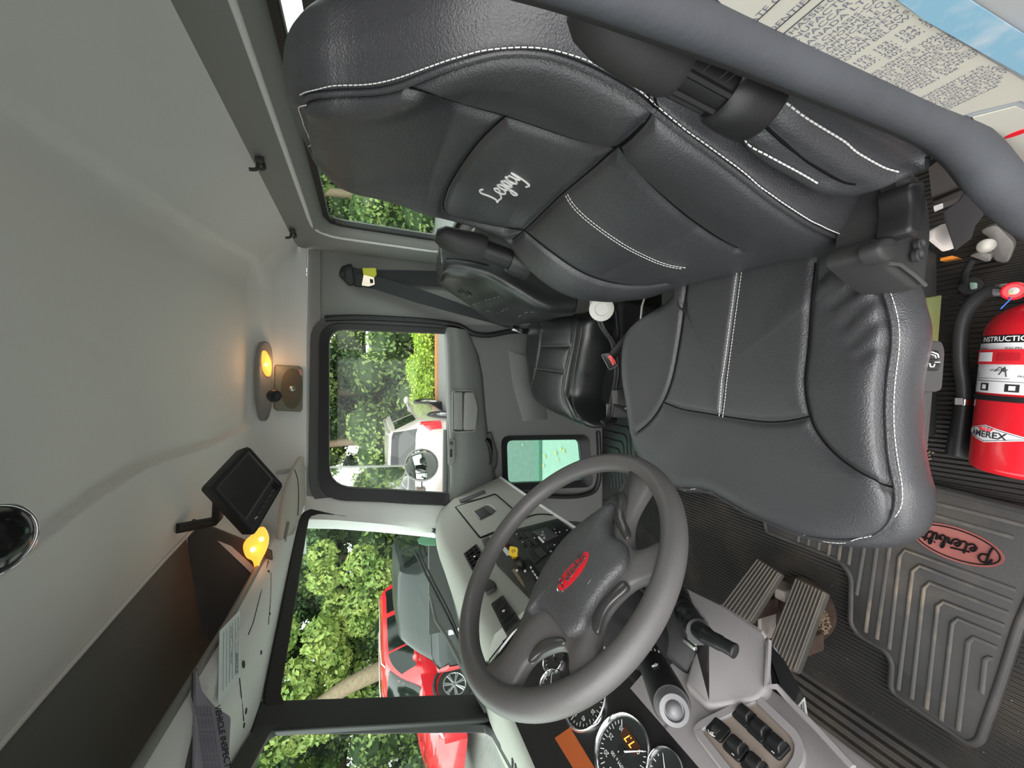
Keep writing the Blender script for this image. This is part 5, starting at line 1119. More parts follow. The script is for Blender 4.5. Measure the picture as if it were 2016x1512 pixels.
m = M(); m.tube([h0.lerp(h1, -.04), h0.lerp(h1, .06)], .0165, n=16); m.box(h0.lerp(h1, .0) + V(0, .0, .018), (.014, .012, .004)); obj('hose_clip', m, CHROME, fe, smooth=40)
m = M(); m.tube([P(1954, 581, Z=.10), P(1990, 586, Z=.12)], .0011, n=5); m.tube([P(1970, 608, Z=.15), P(1990, 588, Z=.13)], .0013, n=5); obj('blue_seal', m, mat('blue_wire', (.03, .12, .45), .4), fe, label='blue wire seal')

# ---- driver's belt anchor, clutter behind the extinguisher ----
m = M(); rows = []
for (a, b, c_, d_, y) in ((1935, 330, 2000, 350, .235), (1890, 395, 1960, 380, .245), (1862, 415, 1945, 400, .25), (1866, 440, 1935, 425, .255), (1880, 480, 1920, 445, .26), (1883, 492, 1912, 470, .262)): rows.append([P(a, b, Y=y), P((a + c_) / 2, (b + d_) / 2, Y=y - .002), P(c_, d_, Y=y)])
m.slab(rows, (.0, .002, 0)); obj('seat_belt', m, mat('belt_webbing_driver', (.022, .020, .022), .75, bump=.3, bscale=900), smooth=50, label='black webbing of the driver seat belt, hanging twisted near the door pillar', cat='seat belt')
m = M(); m.prism(px_loop(((1840, 452), (1866, 438), (1874, 460), (1882, 488), (1868, 493), (1840, 470)), .003, 3, Y=.28), (0, .006, 0), .001); obj('paper_tag', m, mat('cream_paper', (.62, .56, .52), .7, var=.08, vscale=60), label='cream paper tag behind the belt webbing near the seat hinge', cat='tag')
m = M(); m.prism(px_loop(((1880, 490), (1908, 486), (1906, 500), (1878, 500)), .003, 3, Y=.27), (0, .01, 0), .002); m.prism(px_loop(((1850, 508), (1874, 502), (1886, 508), (1850, 516)), 0, 3, Y=.36), (0, .004, 0), 0)
obj('warning_label', M().prism(px_loop(((1851, 508), (1874, 503), (1886, 508), (1851, 514)), 0, 3, Z=.03), (0, 0, -.02), .0005), mat('orange', (.80, .26, .03), .5), label='orange warning label low beside the seat frame', cat='label')
br = thing('belt_bracket', 'bare metal belt anchor bracket with bolt low beside the seat', 'bracket', P(1935, 500, Z=.02))
pb_ = (P(1935, 490, Z=.08), V(-.35, -.2, .9).normalized())
m = M(); m.prism(px_loop(((1908, 504), (1925, 496), (1952, 500), (1950, 514), (1942, 516)), .003, 3, pl=pb_), -pb_[1] * .03, .001); m.prism(px_loop(((1925, 455), (1960, 440), (2000, 480), (1985, 520), (1955, 515), (1950, 470)), .01, 3, pl=(P(1955, 480, Z=.05), pb_[1])), -pb_[1] * .03, .003); obj('bracket_plate', m, mat('grimy_metal', (.13, .12, .11), .55, metal=.4, var=.4, vscale=30), br, smooth=40)
m = M(); m.lathe(P(1940, 484, Z=.10), (-.3, -.5, .8), [(0, .013), (.006, .013), (.009, .009), (.010, .001)], 24); obj('bolt', m, mat('grimy_bolt', (.30, .28, .25), .5, metal=.5), br, smooth=50)
m = M(); m.tube(cr_spline([P(a, b, Z=z) for a, b, z in ((1916, 510, .07), (1902, 535, .05), (1897, 555, .02))], 6), .006, n=8); m.lathe(P(1912, 563, Z=.005), (0, 0, 1), [(0, .018), (.003, .018), (.004, .001)], 20); obj('tether', m, BLKM, label='black tether ending at a grommet on the ribbed floor behind the hose', cat='tether', smooth=50)
m = M(); m.prism(px_loop(((1908, 556), (1922, 556), (1922, 568), (1910, 571)), .003, 3, Z=.013), (0, 0, -.006), .001); obj('clip', m, mat('pale_green_plastic', (.25, .36, .30), .5), label='pale green clip at the end of the black tether', cat='clip')
# rear corner panel and sill next to the pillar
m = M(); m.slab([[V(.50, .12, .0), V(.50, .12, 1.3)], [V(.50, .9, .0), V(.50, .9, 1.3)]], (.01, 0, 0)); obj('trim_9', m, mat('brown_grey_trim', (.09, .08, .075), .6), kind='structure')
m = M(); m.prism(px_loop(((1838, 408), (1930, 372), (1934, 377), (1842, 417)), 0, 3, X=.34), (.01, 0, 0)); m.prism(px_loop(((1828, 330), (1900, 280), (1960, 330), (1850, 400), (1835, 395)), 0, 3, X=.36), (.01, 0, 0)); obj('seat_riser', m, mat('brown_grey_trim', (.09, .08, .075), .6), label='brownish riser panel behind the seat hinge', cat='panel')
m = M(); m.prism(px_loop(((1838, 410), (1856, 404), (1857, 410), (1840, 417)), 0, 3, X=.335), (.004, 0, 0)); m.v = m.v; obj('guide_rail', m, WHITEP, label='short pale metal guide strip behind the recliner housing', cat='rail')

# ---- driver's door pillar: rubber seal tube, jamb plate and certification label ----
seal = cr_spline([P(a, b, Y=y) for a, b, y in ((1000, -90, .185), (1130, -50, .182), (1300, 14, .18), (1450, 72, .18), (1577, 127, .18), (1720, 190, .18), (1827, 239, .18), (1880, 268, .18), (1925, 310, .18), (1965, 362, .18), (2030, 420, .18), (2100, 460, .18))], 5)
obj('trim_10', M().tube(seal, [.0140] * 30 + [.0145 + .0003 * k for k in range(len(seal) - 30)], n=20), SEALG, kind='structure', smooth=70)
seal2 = [p + V(.006, .013, -.004) for p in seal]
obj('trim_11', M().tube(seal2, .011, n=10), BLKM, kind='structure', smooth=70)
JX = .222
m = M(); m.box((JX + .03, .04, .75), (.06, .27, 1.5)); jm = obj('door_jamb', m, mat('jamb_paint', (.27, .29, .31), .45, var=.15, vscale=9, dirt=(.30, .28, .22), dscale=8), kind='structure'); jm.name = 'trim_12'
def pj(a, b, off=.0): return P(a, b, X=JX - off)
stk_ = thing('certification_label', 'large cream printed vehicle certification label stuck on the door pillar', 'label', pj(1750, 150))
m = M(); m.prism([pj(a, b, .0012) for a, b in ((1350, -60), (1640, -110), (1762, 0), (1850, 60), (2030, 168), (2080, 240), (2010, 198), (1909, 222), (1830, 260), (1560, 140))], (.001, 0, 0)); sheet = obj('label_sheet', m, mat('cream_label', (.42, .405, .35), .45, var=.05, vscale=14, spec=.5), stk_)
ur = (pj(1730, 22) - pj(1612, 82)); uu = V(0, 0, 1)
ur = V(0, -1, 0)
lines = [('CHASSIS-CAB\nMANUFACTURED\nBY PACCAR OF\nCANADA LTD', 1624, 36, .0064), ('THIS CHASSIS-CAB\nCONFORMS TO\nTHE APPLICABLE U.S.\nFEDERAL MOTOR\nVEHICLE SAFETY\nSTANDARDS NOS.\nSHOWN BELOW.', 1684, 70, .0054), ('101, 102, 103, 104, 106,\n108, 113, 120, 124, 205,\n206, 207, 208, 209, 210,\n302.', 1750, 98, .0056), ('THIS VEHICLE WILL\nCONFORM TO STAN-\nDARDS NOS. 105,108\nAND 121 AS APPLICABLE\nIF IT IS COMPLETED\nIN ACCORDANCE WITH\nTHE INSTRUCTIONS CON-\nTAINED IN THE\nINCOMPLETE VEHICLE\nDOCUMENT FURNISHED\nPURSUANT TO 49 CFR\nPART 568.', 1812, 134, .0047), ('CONFORMITY TO\nTHE OTHER SAFETY\nSTANDARDS APPLICA-\nBLE TO THIS VEHICLE\nWHEN COMPLETED IS\nNOT SUBSTANTIALLY\nAFFECTED BY THE\nDESIGN OF THE\nCHASSIS-CAB', 1886, 182, .0047), ('VEHICLE IDENTIFICATION NO.', 1570, 16, .0065), ('DATE OF MFR.', 1530, -2, .0065)]
for t_, a, b, h in lines: TXT(t_, pj(a, b, .0014), ur, uu, h, mat('grey_print_ink', (.12, .12, .16), .6), 'printed_text', stk_)
m = M()
for a, b in ((1520, 14), (1556, 34), (1572, 42)): m.tube([pj(a, b, .0015) + V(0, -.03, 0), pj(a, b, .0015) + V(0, .05, 0)], .0004, n=4)
obj('rule_line', m, BLACKI, stk_)
m = M(); m.prism([pj(a, b, .0030) for a, b in ((1760, -5), (1860, -30), (2080, 110), (2080, 180), (2016, 150), (1900, 85), (1820, 40))], (.001, 0, 0)); obj('blue_tape', m, mat('pale_blue_tape', (.17, .32, .42), .5, dirt=(.40, .44, .48), dscale=30, damt=.9), label='torn pale blue tape along the outer edge of the certification label', cat='tape')
m = M(); m.prism([pj(a, b, .0014) for a, b in ((1915, 232), (2000, 210), (2080, 250), (2080, 320), (2000, 330), (1960, 290))], (.001, 0, 0)); l2 = obj('small_label', m, MATS['cream_label'], label='small cream label with red oval just under the certification label', cat='label')
e_c = pj(2006, 262, .002); m = M(); m.loft([[p + V(.001, 0, 0) for p in ell(e_c, V(0, -.0085, 0), V(0, 0, .0045))], ell(e_c, V(0, -.008, 0), V(0, 0, .0042))]); obj('red_oval', m, REDB, l2)
# ================= UPPER CAB FITTINGS =================
def hook(px, py, lab, s=1.0):
    c = P(px, py, X=.545); t = thing('coat_hook', lab, 'coat hook', c, 'coat hooks on the rear header')
    m = M(); m.box(c + V(0, 0, .0), (.012 * s, .022 * s, .018 * s)); obj('base', m, DARKP, t, bevel=.003)
    m = M(); m.tube(cr_spline([c + V(-.004, 0, .004) * s, c + V(-.020, -.004, .006) * s, c + V(-.026, -.01, .018) * s], 4), .004 * s, n=8); obj('upper_prong', m, DARKP, t, smooth=60)
    m = M(); m.tube(cr_spline([c + V(-.004, 0, -.006) * s, c + V(-.016, -.006, -.010) * s, c + V(-.022, -.010, -.002) * s], 4), .004 * s, n=8); obj('lower_prong', m, DARKP, t, smooth=60)
hook(512, 318, 'grey coat hook on the rear header, nearer the driver seat', 1.1); hook(576, 456, 'grey coat hook on the rear header, nearer the cab corner', 1.1)
def lamp(t, ctr, u, v, n, amber=True):
    """reading light: oval bezel in plane (u,v), normal n"""
    L = [ctr + u * (cos(a) * abs(cos(a)) ** -.15 if abs(cos(a)) > 1e-3 else 0) + v * sin(a) for a in [2 * pi * k / 60 for k in range(60)]]
    L = ell(ctr, u, v)
    m = M(); m.loft([[p - n * .004 for p in L], [p + n * .006 for p in inset(L, .001, n)], [p + n * .010 for p in inset(L, .005, n)], [p + n * .006 for p in inset(L, .009, n)]]); return obj('bezel', m, TRIM, t, smooth=50)
AMBL = mat('amber_lens', (.8, .25, .05), .3, emit=(1, .30, .045), estr=1.1)
AMBH = mat('amber_lens_hot', (1, .5, .1), .3, emit=(1, .55, .12), estr=3.2)
lp_ = (P(522, 750, Y=1.700), V(0, -.62, -.78).normalized())
dl_ = thing('dome_light', 'grey oval dome light over the passenger door with lit amber lens', 'dome light', lp_[0])
L = relax(resample(cr_spline([P(a, b, pl=lp_) for a, b in ((518, 671), (529, 678), (534, 700), (536, 760), (533, 800), (524, 828), (513, 826), (508, 800), (505, 750), (507, 700), (511, 678))], 5, True), 80, True), 2)
m = M(); m.loft([[p + lp_[1] * h for p in (inset(L, d, lp_[1]) if d else L)] for d, h in ((0, -.01), (0, .004), (.003, .009), (.007, .010), (.009, .006))]); obj('bezel', m, TRIM, dl_, smooth=50)
L = relax(resample(cr_spline([P(a, b, pl=(lp_[0] + lp_[1] * .012, lp_[1])) for a, b in ((519, 690), (526, 694), (533, 710), (534, 730), (532, 741), (526, 740), (520, 730), (517, 710))], 5, True), 50, True), 2)
m = M(); c_ = sum(L, Vector()) / len(L); m.loft([[p - lp_[1] * .006 for p in L], L, [c_ + (p - c_) * .7 + lp_[1] * .008 for p in L], [c_ + (p - c_) * .3 + lp_[1] * .011 for p in L]]); obj('amber_lens', m, AMBL, dl_, smooth=60, label='glowing amber lens')
m = M(); m.ball(P(523, 718, pl=(lp_[0] + lp_[1] * .024, lp_[1])), .006); obj('bulb', m, AMBH, dl_, smooth=60)
sc = P(536, 778, Y=1.66); sn = (P(549, 783, Y=1.58) - sc).normalized(); m = M(); m.lathe(sc - sn * .03, sn, [(0, .008), (.02, .016), (.035, .020)], 22); obj('spot_socket', m, mat('silver_plastic', (.36, .36, .37), .35), dl_, smooth=60)
m = M(); m.lathe(sc, sn, [(0, .017), (.010, .022), (.030, .024), (.040, .020), (.041, .012), (.036, .001)], 26); obj('spot_lamp', m, BLKP, dl_, smooth=60)
ld = bpy.data.lights.new('reading_bulb', 'POINT'); ld.energy = .12; ld.color = (1, .55, .25); ld.shadow_soft_size = .02; lo_ = bpy.data.objects.new('reading_bulb', ld); COL.objects.link(lo_); lo_.location = P(523, 718, pl=lp_) + lp_[1] * .05; place(lo_, dl_)
# speaker
sp_pl = (P(568, 765, Y=1.765), V(0, -.94, -.34).normalized())
spk = thing('speaker', 'square olive-grey speaker with round brown grille above the passenger window', 'speaker', sp_pl[0])
L = px_loop(((541, 722), (543, 718), (590, 721), (597, 728), (596, 805), (592, 811), (545, 809), (539, 803)), .004, 3, pl=(sp_pl[0] + sp_pl[1] * .022, sp_pl[1]))
m = M(); m.prism(L, -sp_pl[1] * .03, .004); obj('housing', m, mat('olive_grey_plastic', (.17, .165, .125), .5), spk, smooth=50)
sc_c = P(575, 765, pl=(sp_pl[0] + sp_pl[1] * .024, sp_pl[1])); su = P(575, 725, pl=(sp_pl[0] + sp_pl[1] * .024, sp_pl[1])) - sc_c; sv_ = P(596, 765, pl=(sp_pl[0] + sp_pl[1] * .024, sp_pl[1])) - sc_c; sv_ = sv_.normalized() * min(sv_.length, su.length)
m = M(); m.loft([[p - sp_pl[1] * .003 for p in ell(sc_c, su, sv_)], ell(sc_c, su, sv_), [p + sp_pl[1] * .003 for p in ell(sc_c, su * .8, sv_ * .8)], [p + sp_pl[1] * .004 for p in ell(sc_c, su * .4, sv_ * .4)]]); gr = obj('grille', m, mat('brown_grille', (.115, .095, .065), .7, bump=.6, bscale=1500), spk, smooth=60)
m = M(); m.loft([ell(sc_c + sp_pl[1] * .004, su * .13, su.cross(sp_pl[1]) * .13), [p + sp_pl[1] * .003 for p in ell(sc_c + sp_pl[1] * .004, su * .09, su.cross(sp_pl[1]) * .09)]]); obj('grille_emblem', m, STEEL, gr, smooth=50)
m = M(); m.prism(px_loop(((588, 726), (596, 728), (596, 740), (590, 738)), .001, 2, pl=(sp_pl[0] + sp_pl[1] * .0245, sp_pl[1])), -sp_pl[1] * .001); obj('sticker', m, mat('pink_grey_label', (.35, .22, .20), .6), spk)
# near reading light: swivelling black eyeball at the left edge of the photo
c = P(-26, 1066, Z=CZ + .40); n_ = (P(40, 1066, Z=CZ + .36) - c).normalized()
nl = thing('dome_light', 'black swivelling spot lamp of the near dome light on the headliner', 'dome light', c)
m = M(); m.lathe(c - V(0, 0, -.055), (0, 0, -1), [(0, .06), (.012, .058), (.016, .045), (.010, .040)], 36); obj('bezel', m, TRIM, nl, smooth=50)
m = M(); m.lathe(c - n_ * .045, n_, [(0, .022), (.02, .034), (.035, .037), (.042, .036)], 36); obj('spot_body', m, mat('bronze_plastic', (.16, .08, .045), .3), nl, smooth=60)
m = M(); m.lathe(c - n_ * .004, n_, [(-.002, .039), (.006, .0395), (.010, .037), (.016, .028), (.019, .015), (.020, .001)], 40); obj('spot_lens', m, mat('black_gloss', (.012, .013, .013), .12, spec=.7), nl, smooth=60)
m = M(); u_ = n_.cross(NY).normalized(); w_ = n_.cross(u_); m.tube([c + n_ * .004 + u_ * (cos(t) * .0395) + w_ * (sin(t) * .0395) for t in [2 * pi * k / 40 for k in range(40)]], .0022, n=8, closed=True); obj('spot_ring', m, CHROME, nl, smooth=60)
# monitor
mn = V(.12, -.80, -.58).normalized(); mp = (P(485, 965, Y=1.17), mn)
front = [P(a, b, pl=mp) for a, b in ((489, 879), (557, 955), (500, 1054), (414, 960))]
mo = thing('backup_monitor', 'black rear-view monitor hung at the end of the overhead shelf', 'monitor', sum(front, Vector()) / 4)
bk_ = P(389, 969, pl=(mp[0] - mn * .0, mn)) - front[3]; bkv = -mn * .055 + V(-.006, 0, .008)
F2 = rpoly(front, .008, 4)
m = M(); m.loft([F2, [p - mn * .008 for p in [sum(front, Vector()) / 4 + (q - sum(front, Vector()) / 4) * 1.02 for q in F2]], [p + bkv * .8 for p in F2], [sum(front, Vector()) / 4 + (q - sum(front, Vector()) / 4) * .9 + bkv for q in F2]]); obj('housing', m, BLKM, mo, bevel=.0015)
def mq(u, v, off): # u along 0->1, v along 0->3
    return front[0] + (front[1] - front[0]) * u + (front[3] - front[0]) * v + ((front[2] - front[1]) - (front[3] - front[0])) * (u * v) + mn * off
scr = [mq(.09, .09, .001), mq(.72, .09, .001), mq(.72, .91, .001), mq(.09, .91, .001)]
m = M(); m.prism(scr, -mn * .001); s_ = obj('screen', m, mat('dark_screen', (.020, .019, .018), .22, spec=.6), mo)
fr_o = [mq(.06, .06, .002), mq(.75, .06, .002), mq(.75, .94, .002), mq(.06, .94, .002)]; obj('screen_surround', frame(fr_o, scr, -mn * .003), DARKP, mo)
m = M(); eo = [mq(0.01, 0.01, .0), mq(.99, .01, .0), mq(.99, .99, .0), mq(.01, .99, .0)]; m.tube(resample(rpoly(eo, .006, 4), 60, True), .0022, n=6, closed=True); obj('front_rim', m, BLKP, mo, smooth=60)
for k in range(6):
    m = M(); cq = mq(.87, .22 + k * .11, .0015); m.box(cq, (.005, .0085, .003), ((front[1] - front[0]).normalized(), mn.cross((front[1] - front[0]).normalized()), mn)); obj('button', m, DARKP if k < 5 else STEEL, mo, bevel=.0006)
m = M(); 
for k in range(5): m.box(mq(.82 + k * .03, .12, .0012), (.0015, .014, .001), ((front[1] - front[0]).normalized(), mn.cross((front[1] - front[0]).normalized()), mn))
obj('speaker_slots', m, GAP, mo)
m = M(); m.tube([mq(.25, .9, -.04), P(428, 1018, Y=1.26), P(424, 1026, Y=1.30), V(-.375, 1.24, CZ + .462)], .013, n=10); obj('mount_arm', m, BLKM, mo, smooth=60)
# amber courtesy lamp at the end of the shelf
lt = thing('amber_lamp', 'glowing amber courtesy lamp under the shelf beside the monitor', 'lamp', P(505, 1080, Y=1.29))
lpl = (P(505, 1080, Y=1.29), V(.35, -.75, -.55).normalized())
L = relax(resample(cr_spline([P(a, b, pl=lpl) for a, b in ((516, 1036), (526, 1045), (530, 1062), (524, 1085), (512, 1108), (506, 1128), (500, 1104), (488, 1098), (481, 1080), (484, 1065), (500, 1050))], 5, True), 70, True), 2); c_ = sum(L, Vector()) / len(L)
m = M(); m.loft([[p - lpl[1] * .008 for p in L], L, [c_ + (p - c_) * .75 + lpl[1] * .010 for p in L], [c_ + (p - c_) * .35 + lpl[1] * .014 for p in L]]); obj('amber_lens', m, mat('amber_lens_big', (.85, .25, .04), .25, emit=(1, .27, .03), estr=1.2, var=.0), lt, smooth=60)
for a, b in ((514, 1062), (498, 1082)):
    m = M(); m.ball(P(a, b, pl=(lpl[0] + lpl[1] * .011, lpl[1])), .0075, ax=(lpl[1].cross(NZ).normalized(), lpl[1].cross(lpl[1].cross(NZ)).normalized(), lpl[1])); obj('bulb', m, AMBH, lt, smooth=60)
ld = bpy.data.lights.new('amber_bulb', 'POINT'); ld.energy = .03; ld.color = (1, .5, .2); ld.shadow_soft_size = .02; lo_ = bpy.data.objects.new('amber_bulb', ld); COL.objects.link(lo_); lo_.location = lpl[0] + lpl[1] * .04; place(lo_, lt)
# folded sun visor at the passenger corner
VIS = mat('visor_beige_grey', (.42, .38, .34), .6, bump=.1, bscale=500)
def vis(pix): return [P(a, b, Y=y) for a, b, y in pix]
vv = [(596, 896, 1.70), (598, 912, 1.71), (600, 950, 1.71), (597, 985, 1.70), (590, 1010, 1.66), (572, 1050, 1.58), (560, 1080, 1.50), (556, 1082, 1.47), (553, 1050, 1.47), (552, 1000, 1.50), (556, 962, 1.54), (566, 938, 1.58), (582, 912, 1.64)]
vs_ = vis(vv); vn = Vector(); 
for i in range(len(vs_)): vn += vs_[i].cross(vs_[(i + 1) % len(vs_)])
vn.normalize(); vn = vn if vn.dot(V(0, 0, CZ) - vs_[0]) > 0 else -vn; vc = sum(vs_, Vector()) / len(vs_)
sv = thing('sun_visor', 'beige-grey sun visor folded up in the passenger windscreen corner', 'sun visor', vc)
VL = relax(resample(cr_spline([p - vn * (p - vc).dot(vn) for p in vs_], 5, True), 80, True), 2)
m = M(); m.loft([[p + vn * h for p in (inset(VL, d, vn) if d else VL)] for d, h in ((.002, -.007), (0, -.003), (0, .003), (.003, .006))]); obj('visor_board', m, VIS, sv, smooth=50)
vp = (vc + vn * .0065, vn); m = M(); m.tube(cr_spline([P(a, b, pl=vp) for a, b in ((580, 925), (586, 945), (588, 980), (586, 1015))], 5), .0015, n=6); obj('visor_seam', m, GAP, sv)
m = M(); m.tube([P(a, b, pl=vp) + vn * .003 for a, b in ((566, 1028), (558, 1068))] + [P(553, 1082, pl=vp)], .005, n=8); obj('visor_pivot', m, TRIM, sv, smooth=60)
# fascia details: access panel outline, screws
m = M()
pts = [q for q in (cast(HFAS, a, b, .001) for a, b in ((528, 1105), (533, 1130), (532, 1180), (528, 1230))) if q]; m.tube(pts, .0007, n=5)
pts = [q for q in (cast(HFAS, a, b, .001) for a, b in ((528, 1105), (512, 1170), (498, 1225), (488, 1250))) if q]; m.tube(pts, .0009, n=5)
pts = [q for q in (cast(HFAS, a, b, .001) for a, b in ((470, 1330), (474, 1370), (479, 1420))) if q]; m.tube(pts, .0008, n=5)
obj('trim_13', m, GAP, kind='structure')
for (a, b, r), w_ in zip(((529, 1125, .004), (531, 1208, .004), (514, 1285, .005), (479, 1308, .008), (484, 1400, .006), (480, 1428, .005)), ('nearest the amber lamp', 'level with the top of the printed card', 'between printed card and passenger pane', 'large, close beside the printed card', 'above the centre post, oval', 'beside the booklet, smallest over the centre post')):
    q = cast(HFAS, a, b, .0005)
    if q:
        h = HFAS.find_nearest(q); n_ = h[1] if h[1].dot(V(0, 0, CZ) - q) > 0 else -h[1]
        m = M(); m.lathe(q, n_, [(-.002, r), (.0008, r * .9), (.0009, .0004)], 16); o = obj('screw_plug', m, BLKM, label='dark screw plug on the windscreen header, ' + w_, cat='plug', group='screw plugs on the header')
# printed card and document pouch on the header
def on_fascia(pix, off):
    out = []
    for a, b in pix:
        q = cast(HFAS, a, b, off)
        if q is None: q = out[-1]
        out.append(q)
    return out
def flat_fit(pts):
    c = sum(pts, Vector()) / len(pts); n = Vector()
    for i in range(len(pts)): n += (pts[i] - c).cross(pts[(i + 1) % len(pts)] - c)
    n.normalize(); n = n if n.dot(V(0, 0, CZ) - c) > 0 else -n; return c, n
q = on_fascia([(473, 1200), (474, 1332), (432, 1382), (433, 1240)], .003); c_, n_ = flat_fit(q); pl_ = (c_ + n_ * .004, n_)
q = [P(a, b, pl=pl_) for a, b in ((473, 1200), (474, 1332), (430, 1386), (433, 1242))]
m = M(); m.prism(q, -n_ * .001); card = obj('printed_card', m, mat('card_white', (.66, .70, .70), .5), label='white printed form card fixed on the windscreen header', cat='card')
m = M(); rdir = (q[2] - q[3]).normalized() if True else 0; updir = (q[3] - q[0]); 
for k in range(6):
    f = .14 + k * .14; a = q[0].lerp(q[3], f); b = q[1].lerp(q[2], f); m.tube([a.lerp(b, .08) + n_ * .0006, a.lerp(b, .9) + n_ * .0006], .0004, n=4)
obj('form_line', m, mat('faint_blue_ink', (.30, .36, .40), .6), card)
rd_ = (q[1] - q[0]).normalized(); ud_ = n_.cross(rd_)
TXT('DATE ____  MILES ____', q[0].lerp(q[2], .5) + n_ * .0008, rd_, ud_, .010, mat('grey_print_ink', (.12, .12, .16), .6), 'form_text', card); TXT('SERVICE', q[0].lerp(q[1], .75).lerp(q[3].lerp(q[2], .75), .22) + n_ * .0008, rd_, ud_, .012, MATS['grey_print_ink'], 'form_text', card, bold=True)
q = on_fascia([(420, 1268), (420, 1285), (398, 1320), (397, 1308)], .003)
m = M(); m.prism(q, -n_ * .001); obj('clear_tag', m, mat('pale_plastic', (.38, .38, .36), .3), label='small translucent tag near the shelf lip beside the card', cat='tag')
dpl = (P(420, 1420, X=-.545), V(.80, -.25, -.55).normalized())
m = M(); dq = px_loop([(386, 1312), (398, 1360), (425, 1392), (455, 1410), (452, 1470), (448, 1540), (384, 1560)], .006, 4, pl=dpl); m.prism(dq, -dpl[1] * .008, .001); dp_ = obj('document_pouch', m, mat('grey_violet_paper', (.25, .235, .275), .5, var=.08, vscale=12), label='grey paper booklet with dark heading tucked at the shelf lip', cat='booklet')
ru = (P(447, 1500, pl=dpl) - P(430, 1400, pl=dpl)).normalized(); uu_ = dpl[1].cross(ru)
TXT('VEHICLE INSPECTION', P(440, 1462, pl=(dpl[0] + dpl[1] * .0015, dpl[1])), ru, uu_, .012, BLACKI, 'heading_text', dp_, bold=True)
for k in range(5): TXT('annual report of inspection and repairs', P(424 - k * 7, 1455, pl=(dpl[0] + dpl[1] * .0015, dpl[1])), ru, uu_, .0065, MATS['grey_print_ink'], 'body_text', dp_)
m = M(); m.prism(px_loop([(383, 1318), (388, 1400), (384, 1512), (380, 1600), (340, 1600), (382, 1440)], .0, 3, pl=(dpl[0] - dpl[1] * .012, dpl[1])), -dpl[1] * .01); obj('folder', m, mat('dark_violet_folder', (.075, .068, .072), .6), label='dark folder standing behind the grey booklet in the shelf', cat='folder')

# passenger belt
an = P(690, 540, Y=YD - .02); pb2 = thing('seat_belt', 'dark passenger seat belt hanging from its pillar anchor with yellow tag', 'seat belt', an)
yp = lambda a, b, d=.02: P(a, b, Y=YD - d)
m = M(); m.prism(rpoly([yp(a, b, .02) for a, b in ((666, 540), (672, 524), (692, 518), (700, 545), (700, 558), (688, 562))], .01, 4), (0, .018, 0), .004); obj('anchor_plate', m, BLKP, pb2, smooth=50)
m = M(); m.lathe(yp(674, 541, .024), (0, -1, 0), [(0, .012), (.006, .010), (.007, .001)], 20); obj('anchor_bolt', m, BLKM, pb2, smooth=50)
m = M(); m.prism(rpoly([yp(a, b, .035) for a, b in ((694, 526), (702, 527), (714, 532), (713, 564), (698, 562))], .005, 3), (0, .02, 0), .004); obj('loop_guide', m, BLKM, pb2, smooth=50)
m = M(); m.prism(rpoly([yp(a, b, .055) for a, b in ((713, 527), (740, 527), (742, 540), (736, 548), (716, 545))], .004, 3), (0, .014, 0), .003); tg = obj('yellow_tag', m, mat('yellow_green_plastic', (.62, .60, .03), .45), pb2, smooth=50, label='yellow latch tag')
m = M(); o_ = rpoly([yp(a, b, .058) for a, b in ((716, 541), (736, 546), (738, 560), (726, 564), (712, 562))], .004, 3); i_ = rpoly([yp(a, b, .058) for a, b in ((728, 549), (734, 550), (735, 557), (729, 558))], .001, 2); m2 = frame(o_, i_, (0, .003, 0)); obj('tongue', m2, mat('warm_steel', (.62, .50, .42), .3, metal=1), pb2, bevel=.0008)
m = M(); m.slab([[yp(700, 528, .04), yp(703, 552, .04)], [yp(740, 531, .03), yp(740, 556, .03)], [yp(800, 532, .02), yp(800, 560, .02)], [yp(880, 534, .015), yp(880, 566, .015)], [yp(930, 540, .015), yp(930, 570, .015)]], (0, .0015, 0)); obj('webbing', m, WEB, pb2, smooth=50)
m = M(); m.slab([[yp(700, 538, .045), yp(700, 562, .045)], [yp(745, 545, .05), yp(738, 569, .05)], [yp(830, 570, .06), yp(820, 596, .06)], [yp(900, 595, .07), yp(890, 615, .07)], [yp(980, 625, .08), yp(975, 638, .08)], [yp(1030, 645, .09), yp(1028, 655, .09)]], (0, .0015, 0)); obj('webbing', m, WEB, pb2, smooth=50)
m = M(); m.prism(rpoly([yp(a, b, .095) for a, b in ((1010, 638), (1032, 648), (1030, 657), (1008, 650))], .004, 3), (0, .01, 0), .002); obj('lower_guide', m, CHROME, pb2)
# passenger buckle
bc = (P(1198, 711, Y=1.02), V(-.35, -.75, .55).normalized()); bu = thing('belt_buckle', 'black seat belt buckle with red button beside the passenger cushion', 'buckle', bc[0])
L = px_loop([(1184, 698), (1199, 696), (1215, 720), (1200, 728)], .003, 3, pl=bc); m = M(); m.prism(L, -bc[1] * .03, .003); obj('buckle_body', m, BLKP, bu, smooth=50)
m = M(); m.tube(resample(L, 40, True), .0022, n=6, closed=True); obj('buckle_rim', m, mat('silver_plastic', (.36, .36, .37), .35), bu, smooth=60)
m = M(); m.prism(px_loop([(1196, 701), (1203, 699), (1213, 713), (1207, 721)], .002, 3, pl=(bc[0] + bc[1] * .004, bc[1])), -bc[1] * .006, .001); obj('release_button', m, mat('coral_red', (.80, .09, .09), .4), bu, label='coral red release button')
m = M(); m.tube([bc[0] - bc[1] * .02, P(1222, 680, Y=1.0), V(.22, .98, .40)], .010, n=8, flat=1.6); obj('buckle_stalk', m, BLKM, bu, smooth=60)

